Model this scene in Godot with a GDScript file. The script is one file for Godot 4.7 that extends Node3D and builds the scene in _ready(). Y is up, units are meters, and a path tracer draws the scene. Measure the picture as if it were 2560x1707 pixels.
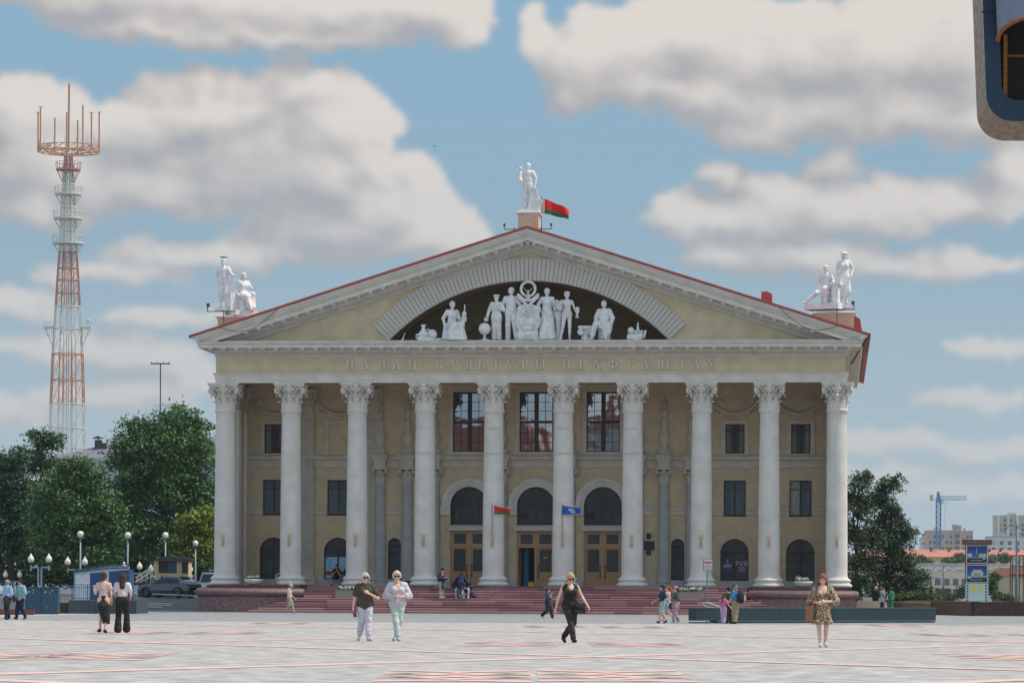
extends Node3D
# A columned palace of culture across a wide square, seen with a long lens.
const FOCAL := 8500.0     # focal length in pixels of the 2560 wide photograph
const ROLL := 0.0045
const EYE := 1.3
const PALACE_AT := Vector3(0.9755, 0, -207.3)
const PALACE_TURN := -0.0942478
var M := {}
var used := {}
var noises := {}
var P: Node3D             # the palace
var U := [2.14, 6.36, 10.55, 14.65, 18.74]

class B:                  # collects triangles; faces are given counterclockwise as seen from outside
	var st := SurfaceTool.new()
	var x := Transform3D()
	var col := Color.WHITE
	func _init() -> void:
		st.begin(Mesh.PRIMITIVE_TRIANGLES)
		flat()
	func flat() -> B:
		st.set_smooth_group(0xFFFFFFFF)
		return self
	func smooth() -> B:
		st.set_smooth_group(0)
		return self
	func tri(a: Vector3, b: Vector3, c: Vector3) -> void:
		st.set_color(col)
		st.add_vertex(x * a)
		st.add_vertex(x * c)
		st.add_vertex(x * b)
	func quad(a: Vector3, b: Vector3, c: Vector3, d: Vector3) -> void:
		tri(a, b, c)
		tri(a, c, d)
	func box(lo: Vector3, hi: Vector3) -> B:
		var p := []
		for i in 8:
			p.append(Vector3(hi.x if i & 1 else lo.x, hi.y if i & 2 else lo.y, hi.z if i & 4 else lo.z))
		quad(p[4], p[5], p[7], p[6])
		quad(p[1], p[0], p[2], p[3])
		quad(p[0], p[4], p[6], p[2])
		quad(p[5], p[1], p[3], p[7])
		quad(p[6], p[7], p[3], p[2])
		quad(p[0], p[1], p[5], p[4])
		return self
	func cbox(c: Vector3, s: Vector3) -> B:
		return box(c - s / 2, c + s / 2)
	func bar(a: Vector3, b: Vector3, s: float, s2 := -1.0) -> B:   # square rod
		var d := (b - a).normalized()
		var side := d.cross(Vector3.UP if absf(d.y) < 0.95 else Vector3.RIGHT).normalized() * s / 2
		var up := side.cross(d).normalized() * (s if s2 < 0 else s2) / 2
		var q := [-side - up, side - up, side + up, -side + up]
		for i in 4:
			var j := (i + 1) % 4
			quad(b + q[i], b + q[j], a + q[j], a + q[i]) if false else quad(a + q[i], a + q[j], b + q[j], b + q[i])
		quad(b + q[0], b + q[1], b + q[2], b + q[3])
		quad(a + q[3], a + q[2], a + q[1], a + q[0])
		return self
	func prism(poly: PackedVector2Array, z0: float, z1: float) -> B:
		if Geometry2D.is_polygon_clockwise(poly):
			poly = poly.duplicate()
			poly.reverse()
		var t := Geometry2D.triangulate_polygon(poly)
		for i in range(0, t.size(), 3):
			var a := poly[t[i]]
			var b := poly[t[i + 1]]
			var c := poly[t[i + 2]]
			if (b - a).cross(c - a) < 0:
				var k := b
				b = c
				c = k
			tri(Vector3(a.x, a.y, z1), Vector3(b.x, b.y, z1), Vector3(c.x, c.y, z1))
			tri(Vector3(a.x, a.y, z0), Vector3(c.x, c.y, z0), Vector3(b.x, b.y, z0))
		for i in poly.size():
			var a := poly[i]
			var b := poly[(i + 1) % poly.size()]
			quad(Vector3(a.x, a.y, z0), Vector3(b.x, b.y, z0), Vector3(b.x, b.y, z1), Vector3(a.x, a.y, z1))
		return self
	func arc_band(c: Vector2, r0: float, r1: float, a0: float, a1: float, n: int, z0: float, z1: float) -> B:
		for i in n:
			var a := a0 + (a1 - a0) * i / n
			var b := a0 + (a1 - a0) * (i + 1) / n
			var p := [c + Vector2(cos(a), sin(a)) * r0, c + Vector2(cos(a), sin(a)) * r1, c + Vector2(cos(b), sin(b)) * r1, c + Vector2(cos(b), sin(b)) * r0]
			var q := []
			for v in p:
				q.append(Vector3(v.x, v.y, z1))
			for v in p:
				q.append(Vector3(v.x, v.y, z0))
			quad(q[0], q[1], q[2], q[3])
			quad(q[7], q[6], q[5], q[4])
			quad(q[1], q[5], q[6], q[2])
			quad(q[4], q[0], q[3], q[7])
			if i == 0:
				quad(q[4], q[5], q[1], q[0])
			if i == n - 1:
				quad(q[3], q[2], q[6], q[7])
		return self
	func lathe(prof: Array, n := 24, a0 := 0.0, a1 := TAU, at := Vector3.ZERO) -> B:
		for j in prof.size() - 1:
			var p: Vector2 = prof[j]
			var q: Vector2 = prof[j + 1]
			for i in n:
				var a := a0 + (a1 - a0) * i / n
				var b := a0 + (a1 - a0) * (i + 1) / n
				var va := Vector3(sin(a), 0, cos(a))
				var vb := Vector3(sin(b), 0, cos(b))
				var k := [at + va * p.x + Vector3.UP * p.y, at + vb * p.x + Vector3.UP * p.y, at + vb * q.x + Vector3.UP * q.y, at + va * q.x + Vector3.UP * q.y]
				if p.x < 1e-5:
					tri(k[0], k[2], k[3])
				elif q.x < 1e-5:
					tri(k[0], k[1], k[2])
				else:
					quad(k[0], k[1], k[2], k[3])
		return self
	func tube(pts: Array, rad: Array, n := 6, squash := 1.0) -> B:
		var side := Vector3.ZERO
		var rings := []
		for i in pts.size():
			var d: Vector3 = (pts[mini(i + 1, pts.size() - 1)] - pts[maxi(i - 1, 0)]).normalized()
			if i == 0:
				side = d.cross(Vector3.UP if absf(d.y) < 0.9 else Vector3.RIGHT).normalized()
			else:
				side = (side - d * side.dot(d)).normalized()
			var up := side.cross(d)
			var ring := []
			var r: float = rad[mini(i, rad.size() - 1)]
			for k in n:
				var a := TAU * k / n
				ring.append(pts[i] + side * cos(a) * r + up * sin(a) * r * squash)
			rings.append(ring)
		for i in rings.size() - 1:
			for k in n:
				var l := (k + 1) % n
				quad(rings[i][l], rings[i][k], rings[i + 1][k], rings[i + 1][l])
		for k in n - 2:
			tri(rings[0][0], rings[0][k + 1], rings[0][k + 2])
			var e: Array = rings[-1]
			tri(e[0], e[k + 2], e[k + 1])
		return self
	func ball(c: Vector3, r: Vector3, n := 10) -> B:
		for j in n / 2:
			var t0 := PI * j / (n / 2)
			var t1 := PI * (j + 1) / (n / 2)
			for i in n:
				var a := TAU * i / n
				var b := TAU * (i + 1) / n
				var p0 := c + Vector3(sin(t0) * sin(a), cos(t0), sin(t0) * cos(a)) * r
				var p1 := c + Vector3(sin(t1) * sin(a), cos(t1), sin(t1) * cos(a)) * r
				var p2 := c + Vector3(sin(t1) * sin(b), cos(t1), sin(t1) * cos(b)) * r
				var p3 := c + Vector3(sin(t0) * sin(b), cos(t0), sin(t0) * cos(b)) * r
				if j == 0:
					tri(p0, p1, p2)
				elif j == n / 2 - 1:
					tri(p0, p1, p3)
				else:
					quad(p1, p2, p3, p0)
		return self
	func sweep(path: Array, prof: Array, closed := false) -> B:   # path of (x, z), profile of (outward, y) going upwards
		var n := path.size()
		var mit := []
		for i in n:
			var d0: Vector2 = (path[i] - path[(i - 1 + n) % n]).normalized()
			var d1: Vector2 = (path[(i + 1) % n] - path[i]).normalized()
			if not closed and i == 0:
				d0 = d1
			if not closed and i == n - 1:
				d1 = d0
			var n0 := Vector2(-d0.y, d0.x)
			var n1 := Vector2(-d1.y, d1.x)
			var m := (n0 + n1).normalized()
			mit.append(m / maxf(0.2, m.dot(n1)))
		for i in (n if closed else n - 1):
			var i2 := (i + 1) % n
			for j in prof.size() - 1:
				var q := []
				for e in [[i, j], [i2, j], [i2, j + 1], [i, j + 1]]:
					var v: Vector2 = path[e[0]] + mit[e[0]] * prof[e[1]].x
					q.append(Vector3(v.x, prof[e[1]].y, v.y))
				quad(q[0], q[1], q[2], q[3])
		if not closed:
			for e in [0, n - 1]:
				var poly := PackedVector2Array()
				for p in prof:
					poly.append(p)
				var t := Geometry2D.triangulate_polygon(poly)
				for k in range(0, t.size(), 3):
					var q := []
					for m in 3:
						var pr: Vector2 = poly[t[k + m]]
						var v: Vector2 = path[e] + mit[e] * pr.x
						q.append(Vector3(v.x, pr.y, v.y))
					tri(q[0], q[1], q[2])
		return self
	func mesh() -> ArrayMesh:
		st.generate_normals()
		return st.commit()

class Sdf:                # a distance field on a grid, meshed with surface nets
	var o: Vector3
	var h: float
	var nx: int
	var ny: int
	var nz: int
	var f := PackedFloat32Array()
	func _init(lo: Vector3, hi: Vector3, cell: float) -> void:
		o = lo
		h = cell
		nx = int((hi.x - lo.x) / h) + 2
		ny = int((hi.y - lo.y) / h) + 2
		nz = int((hi.z - lo.z) / h) + 2
		f.resize(nx * ny * nz)
		f.fill(1.0)
	func cap(a: Vector3, b: Vector3, ra: float, rb: float, k := 0.02, s := Vector3.ONE) -> void:   # s stretches the distance: 1.4 flattens to 1/1.4
		var m := Vector3.ONE * (maxf(ra, rb) + k + 2.5 * h) / s
		var lo := ((a.min(b) - m - o) / h).floor()
		var hi := ((a.max(b) + m - o) / h).ceil()
		var x0 := maxi(0, int(lo.x))
		var x1 := mini(nx - 1, int(hi.x))
		var y0 := maxi(0, int(lo.y))
		var y1 := mini(ny - 1, int(hi.y))
		var z0 := maxi(0, int(lo.z))
		var z1 := mini(nz - 1, int(hi.z))
		var ab := (b - a) * s
		var inv := 1.0 / maxf(ab.length_squared(), 1e-9)
		var dr := rb - ra
		var sk := 1.0 / minf(s.x, minf(s.y, s.z))
		for z in range(z0, z1 + 1):
			var pz := (o.z + z * h - a.z) * s.z
			for y in range(y0, y1 + 1):
				var py := (o.y + y * h - a.y) * s.y
				var i := (z * ny + y) * nx + x0
				var dyz := py * ab.y + pz * ab.z
				for x in range(x0, x1 + 1):
					var px := (o.x + x * h - a.x) * s.x
					var t := clampf((px * ab.x + dyz) * inv, 0.0, 1.0)
					var qx := px - ab.x * t
					var qy := py - ab.y * t
					var qz := pz - ab.z * t
					var d := sqrt(qx * qx + qy * qy + qz * qz) - ra - dr * t
					var c := f[i]
					var e := k - absf(c - d)
					if d > c:
						d = c
					if e > 0.0:
						d -= e * e * 0.25 / k
					f[i] = d
					i += 1
	func sub(a: Vector3, r: float, s := Vector3.ONE) -> void:
		for z in nz:
			for y in ny:
				for x in nx:
					var p := (o + Vector3(x, y, z) * h - a) * s
					var d := r - p.length()
					if d > -h * 3:
						var i := (z * ny + y) * nx + x
						f[i] = maxf(f[i], d)
	func cut(n: Vector3, d: float) -> void:    # keeps n.p < d
		for z in nz:
			for y in ny:
				var i := (z * ny + y) * nx
				var e := n.y * (o.y + y * h) + n.z * (o.z + z * h) - d + n.x * o.x
				for x in nx:
					if e > f[i]:
						f[i] = e
					e += n.x * h
					i += 1
	func face_tint(p: Vector3) -> Color:      # eyes, brows and lips of a head centred on the origin
		var ax := absf(p.x)
		if p.z > 0.05:
			if Vector2((ax - 0.033) / 1.5, p.y - 0.008).length() < 0.0085:
				return Color(0.10, 0.07, 0.06)
			if absf(p.y - 0.032 + ax * 0.08) < 0.006 and ax > 0.014 and ax < 0.052:
				return Color(0.35, 0.27, 0.22)
			if absf(p.y + 0.058) < 0.008 and ax < 0.024:
				return Color(0.80, 0.42, 0.40)
		return Color.WHITE
	func mesh(b: B, tint := false) -> void:
		var at := PackedInt32Array()
		at.resize(nx * ny * nz)
		var vs := PackedVector3Array()
		var cs := PackedColorArray()
		var lim := 4.0 * h
		var sy := nx
		var sz := nx * ny
		b.smooth()
		for z in nz - 1:
			for y in ny - 1:
				var i := (z * ny + y) * nx - 1
				for x in nx - 1:
					i += 1
					var v0 := f[i]
					if v0 > lim or v0 < -lim:
						continue
					var g := [v0, f[i + 1], f[i + sy], f[i + sy + 1], f[i + sz], f[i + sz + 1], f[i + sz + sy], f[i + sz + sy + 1]]
					var neg := 0
					for v in g:
						if v < 0.0:
							neg += 1
					if neg == 0 or neg == 8:
						continue
					var sum := Vector3.ZERO
					var n := 0
					for e in [[0, 1], [2, 3], [4, 5], [6, 7], [0, 2], [1, 3], [4, 6], [5, 7], [0, 4], [1, 5], [2, 6], [3, 7]]:
						var p: float = g[e[0]]
						var q: float = g[e[1]]
						if (p < 0.0) != (q < 0.0):
							var t := p / (p - q)
							var a: int = e[0]
							var c := Vector3(a & 1, (a >> 1) & 1, a >> 2)
							var k: int = e[1] - a
							c[0 if k == 1 else 1 if k == 2 else 2] += t
							sum += c
							n += 1
					at[i] = vs.size()
					var pos := o + (Vector3(x, y, z) + sum / n) * h
					vs.append(pos)
					if tint:
						cs.append(face_tint(pos))
					if x == 0 or y == 0 or z == 0:
						continue
					for ax in 3:
						var j := i + (1 if ax == 0 else sy if ax == 1 else sz)
						var w := f[j]
						if (v0 < 0.0) == (w < 0.0):
							continue
						var u1 := sy if ax == 0 else sz if ax == 1 else 1
						var u2 := sz if ax == 0 else 1 if ax == 1 else sy
						var q := [at[i - u1 - u2], at[i - u2], at[i], at[i - u1]]
						if v0 >= 0.0:
							q.reverse()
						for k in [[0, 1, 2], [0, 2, 3]]:
							for m in [k[0], k[2], k[1]]:
								b.st.set_color(cs[q[m]] if tint else b.col)
								b.st.add_vertex(b.x * vs[q[m]])

func numbered(called: String) -> String:
	used[called] = used.get(called, 0) + 1
	return called if used[called] == 1 else "%s_%03d" % [called, used[called] - 1]

func thing(called: String, label: String, category: String, at := Vector3.ZERO, turn := 0.0, group := "") -> Node3D:
	var o := Node3D.new()
	o.name = numbered(called)
	add_child(o)
	o.position = at
	o.rotation.y = turn
	tag(o, label, category, group)
	return o

func tag(o: Node, label: String, category: String, group := "") -> Node:
	o.set_meta("label", label)
	o.set_meta("category", category)
	if group:
		o.set_meta("group", group)
	return o

func part(called: String, b, m: Material, parent: Node = null) -> MeshInstance3D:
	var o := MeshInstance3D.new()
	o.name = called if parent else numbered(called)
	o.mesh = b.mesh() if b is B else b
	o.material_override = m
	(parent if parent else self).add_child(o, true)
	return o

func structure(called: String, b, m: Material) -> MeshInstance3D:
	var o := part(called, b, m)
	o.set_meta("kind", "structure")
	return o

func lin(r: float, g: float, b: float) -> Color:
	return Color(r, g, b).linear_to_srgb()

func noise_tex(called: String, freq: float, lo: float, hi: float, type := FastNoiseLite.TYPE_SIMPLEX_SMOOTH, oct := 4, tint_lo := Color.WHITE, tint_hi := Color.WHITE, size := 512) -> NoiseTexture2D:
	if noises.has(called):
		return noises[called]
	var n := FastNoiseLite.new()
	n.noise_type = type
	n.frequency = freq
	n.fractal_octaves = oct
	n.seed = called.length() * 7 + int(freq * 1000)
	var t := NoiseTexture2D.new()
	t.width = size
	t.height = size
	t.seamless = true
	t.noise = n
	var r := Gradient.new()
	r.set_color(0, Color(tint_lo.r * lo, tint_lo.g * lo, tint_lo.b * lo))
	r.set_color(1, Color(tint_hi.r * hi, tint_hi.g * hi, tint_hi.b * hi))
	t.color_ramp = r
	noises[called] = t
	return t

func mat(called: String, c: Color, rough := 0.85, tex: Texture2D = null, size := 2.0, tex2: Texture2D = null, size2 := 8.0) -> StandardMaterial3D:
	if M.has(called):
		return M[called]
	var m := StandardMaterial3D.new()
	m.resource_name = called
	m.albedo_color = c
	m.roughness = rough
	if tex:
		m.albedo_texture = tex
		m.uv1_triplanar = true
		m.uv1_world_triplanar = true
		m.uv1_scale = Vector3.ONE / size
	if tex2:
		m.detail_enabled = true
		m.detail_albedo = tex2
		m.detail_blend_mode = BaseMaterial3D.BLEND_MODE_MUL
		m.detail_uv_layer = BaseMaterial3D.DETAIL_UV_2
		m.uv2_triplanar = true
		m.uv2_world_triplanar = true
		m.uv2_scale = Vector3.ONE / size2
	M[called] = m
	return m

func unroll(x: float, y: float) -> Vector2:
	var d := Vector2(x - 1280, y - 1480)
	return Vector2(d.x + d.y * ROLL, d.y - d.x * ROLL)

func at(x: float, y: float, depth: float) -> Vector3:      # where a point of the photograph stands at that depth
	var d := unroll(x, y) / FOCAL * depth
	return Vector3(d.x, EYE - d.y, -depth)

func ground_at(x: float, y: float) -> Vector3:
	var d := unroll(x, y)
	var depth := EYE * FOCAL / d.y
	return Vector3(d.x / FOCAL * depth, 0, -depth)

func _ready() -> void:
	look_and_light()
	setting()
	palace()
	sculptures()
	left_side()
	right_side()
	trees()
	people()
	small_things()


func look_and_light() -> void:
	var cam := Camera3D.new()
	cam.name = "camera"
	cam.position = Vector3(0, EYE, 0)
	cam.rotation.z = ROLL
	cam.projection = Camera3D.PROJECTION_FRUSTUM
	cam.near = 1.0
	cam.far = 12000.0
	cam.size = 1707.0 / FOCAL
	cam.frustum_offset = Vector2(0, (1480.0 - 853.5) / FOCAL)
	add_child(cam)
	cam.current = true
	var sun := DirectionalLight3D.new()
	sun.name = "sun"
	sun.light_energy = 0.62
	sun.light_color = Color(1.0, 0.955, 0.88)
	sun.light_angular_distance = 0.6
	sun.shadow_enabled = true
	var el := deg_to_rad(57.0)
	var az := deg_to_rad(4.0)      # towards the camera from straight right
	var to_sun := Vector3(cos(el) * cos(az), sin(el), cos(el) * sin(az))
	add_child(sun)
	sun.look_at_from_position(to_sun * 100, Vector3.ZERO)
	var env := Environment.new()
	env.background_mode = Environment.BG_SKY
	env.tonemap_mode = Environment.TONE_MAPPER_LINEAR
	env.tonemap_exposure = 1.75
	env.sdfgi_enabled = true
	env.ssao_enabled = true
	env.ssil_enabled = true
	env.fog_enabled = true
	env.fog_density = 0.00008
	env.fog_light_color = Color(0.80, 0.86, 0.92)
	var sky := Sky.new()
	var sm := PanoramaSkyMaterial.new()
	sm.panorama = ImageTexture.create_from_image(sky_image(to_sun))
	sky.sky_material = sm
	env.sky = sky
	var we := WorldEnvironment.new()
	we.name = "world"
	we.environment = env
	add_child(we)

# ---- the sky: air and clouds, by direction; x and y are degrees * 148.35 right of straight ahead and below the horizon + 1480, so that the part in view reads like the photograph
var fbm := FastNoiseLite.new()
var fine := FastNoiseLite.new()
var puffs := FastNoiseLite.new()
const CLOUDS := [   # cx, cy, rx, ry
	[200, -10, 430, 120], [620, 20, 380, 125], [920, 30, 300, 115], [1120, 40, 130, 100], [420, 105, 300, 45], [720, 120, 260, 35],
	[40, 290, 130, 100], [160, 300, 90, 85], [330, 330, 130, 110], [470, 290, 170, 105], [620, 270, 170, 90], [760, 230, 90, 85], [860, 310, 120, 105], [700, 400, 300, 130], [960, 325, 46, 50], [950, 410, 60, 60], [330, 480, 380, 110], [90, 430, 150, 110], [820, 470, 180, 80],
	[1050, 455, 60, 70], [1020, 535, 170, 80], [1150, 570, 70, 62], [1060, 620, 190, 55], [800, 575, 260, 70], [560, 650, 380, 50], [70, 560, 140, 55],
	[50, 780, 110, 55], [250, 700, 230, 38], [420, 800, 210, 34], [120, 880, 150, 45], [330, 900, 190, 60], [60, 1030, 150, 50], [300, 1000, 210, 55], [480, 940, 110, 50],
	[1330, 100, 40, 70], [1430, 160, 90, 140], [1420, 265, 60, 55], [1560, 150, 170, 140], [1700, 90, 180, 110], [1900, 160, 290, 170], [2180, 130, 260, 170], [2440, 140, 180, 190], [1580, 235, 150, 50], [1760, 265, 150, 70], [1980, 310, 220, 75], [2230, 300, 250, 95], [2480, 320, 200, 75],
	[1900, 350, 110, 45], [1795, 440, 50, 40], [1950, 480, 130, 60], [2080, 425, 75, 50], [1690, 555, 105, 55], [1840, 545, 190, 80], [2100, 530, 240, 90], [2360, 520, 250, 90], [2520, 430, 90, 90], [1800, 640, 130, 45], [2020, 655, 280, 62], [2340, 670, 280, 45],
	[2470, 870, 110, 38], [2420, 1005, 150, 48], [2230, 1110, 190, 36], [2490, 1130, 160, 38], [2200, 1180, 220, 28], [2430, 1230, 260, 36]]

func shape_in_view(x: float, y: float) -> float:
	var wx := x + 46.0 * fbm.get_noise_2d(x + 300, y * 1.2)
	var wy := y + 36.0 * fbm.get_noise_2d(x - 500, y * 1.2 + 700)
	var sum := 0.0
	for c in CLOUDS:
		var ex: float = (wx - c[0]) / c[2]
		if ex > 1.7 or ex < -1.7:
			continue
		var ey: float = (wy - c[1]) / c[3]
		if ey > 0:
			ey *= 1.2
		var e := ex * ex + ey * ey
		if e < 3.0:
			sum += exp(-e * 2.2)
	return clampf(1.5 * (pow(sum, 0.45) - 0.46), -0.9, 1.0)

func cloud_in_view(x: float, y: float) -> float:
	var s := shape_in_view(x, y)
	var n := fbm.get_noise_2d(x * 1.1, y * 1.5)
	var f := 0.30 - absf(fine.get_noise_2d(x, y * 1.25))        # billows
	return s + (1.0 - smoothstep(0.3, 0.9, s) * 0.5) * (0.34 * n + 0.20 * f)

func air(el: float, toward_sun: float) -> Color:      # linear
	var t := clampf(el / 0.9, 0.0, 1.0)
	var low := Color(0.430, 0.520, 0.560)
	var mid := Color(0.170, 0.335, 0.475)
	var top := Color(0.100, 0.230, 0.420)
	var c := low.lerp(mid, smoothstep(-0.02, 0.20, el)).lerp(top, smoothstep(0.2, 1.2, el))
	var halo := pow(maxf(toward_sun, 0.0), 24.0) * 0.9 + pow(maxf(toward_sun, 0.0), 4.0) * 0.12
	return c + Color(halo, halo * 0.95, halo * 0.85)

func sky_image(to_sun: Vector3) -> Image:
	fbm.seed = 11
	fbm.noise_type = FastNoiseLite.TYPE_SIMPLEX_SMOOTH
	fbm.frequency = 0.0052
	fbm.fractal_octaves = 5
	fbm.fractal_gain = 0.5
	fine.seed = 5
	fine.noise_type = FastNoiseLite.TYPE_SIMPLEX_SMOOTH
	fine.frequency = 0.013
	fine.fractal_octaves = 4
	puffs.seed = 3
	puffs.noise_type = FastNoiseLite.TYPE_SIMPLEX_SMOOTH
	puffs.frequency = 1.1
	puffs.fractal_octaves = 5
	var W := 512
	var H := 256
	var img := Image.create_empty(W, H, false, Image.FORMAT_RGB8)
	for j in H:
		var el := PI * (0.5 - (j + 0.5) / H)
		for i in W:
			var a := TAU * ((i + 0.5) / W - 0.5)
			var dir := Vector3(sin(a) * cos(el), sin(el), -cos(a) * cos(el))
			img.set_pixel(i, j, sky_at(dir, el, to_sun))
	img.resize(4096, 2048, Image.INTERPOLATE_CUBIC)
	# the part of the sky round the view in full detail
	var x0 := 2048 - 190
	var x1 := 2048 + 190
	var y0 := 1024 - 190
	var y1 := 1024 + 8
	var w := x1 - x0
	var h := y1 - y0
	var px := 360.0 / 4096 * PI / 180 * FOCAL      # photograph pixels per texel
	var den := PackedFloat32Array()
	den.resize(w * h)
	for j in h:
		for i in w:
			den[j * w + i] = cloud_in_view(1280 + (x0 + i + 0.5 - 2048) * px, 1480 + (y0 + j + 0.5 - 1024) * px)
	for j in h:
		for i in w:
			var x := 1280 + (x0 + i + 0.5 - 2048) * px
			var y := 1480 + (y0 + j + 0.5 - 1024) * px
			var d := den[j * w + i]
			var el := -(y0 + j + 0.5 - 1024) / 2048.0 * PI
			var up := den[maxi(0, j - 1) * w + mini(w - 1, i + 1)]
			var up2 := den[maxi(0, j - 4) * w + mini(w - 1, i + 3)]
			var up3 := den[maxi(0, j - 11) * w + mini(w - 1, i + 6)]
			var lit := clampf(0.47 + (d - up) * 0.5 + (d - up2) * 0.5 + (d - up3) * 0.42 + 0.16 * fbm.get_noise_2d(x * 0.45 + 900, y * 1.0), 0.0, 1.0)
			var haze := smoothstep(0.16, 0.02, el)
			var cl := Color(0.335, 0.345, 0.368).lerp(Color(0.715, 0.665, 0.625), lit)
			cl = cl.lerp(Color(0.52, 0.52, 0.52), haze * 0.45)
			var alpha := smoothstep(-0.06, 0.17, d) * (1.0 - 0.35 * haze)
			var c := air(el, 0.3).lerp(cl, alpha)
			var edge := minf(minf(i, w - 1 - i) / 24.0, j / 20.0)
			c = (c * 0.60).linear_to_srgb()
			if edge < 1.0:
				c = img.get_pixel(x0 + i, y0 + j).lerp(c, smoothstep(0.0, 1.0, edge))
			img.set_pixel(x0 + i, y0 + j, c)
	var out := Image.create_empty(4096, 2048, false, Image.FORMAT_RGB8)      # straight ahead is the first column of a panorama
	out.blit_rect(img, Rect2i(2048, 0, 2048, 2048), Vector2i(0, 0))
	out.blit_rect(img, Rect2i(0, 0, 2048, 2048), Vector2i(2048, 0))
	return out

func sky_at(dir: Vector3, el: float, to_sun: Vector3) -> Color:
	var c := air(el, dir.dot(to_sun))
	if el > 0.0:
		var k := 1.0 / (maxf(dir.y, 0.0) + 0.12)
		var p := Vector2(dir.x, dir.z) * k
		var d := puffs.get_noise_2d(p.x * 0.9, p.y * 0.9) + 0.10
		var d2 := puffs.get_noise_2d(p.x * 0.9 + 0.12, p.y * 0.9)
		var lit := clampf(0.55 + (d - d2) * 1.4 - maxf(d, 0.0) * 0.4, 0.0, 1.0)
		var cl := Color(0.36, 0.37, 0.39).lerp(Color(0.80, 0.76, 0.72), lit)
		c = c.lerp(cl, smoothstep(-0.02, 0.25, d) * 0.95)
	else:
		c = Color(0.30, 0.30, 0.29)
	return (c * 0.95).linear_to_srgb()  # sky out of view is scaled brighter, added fill for the shaded facade

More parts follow.
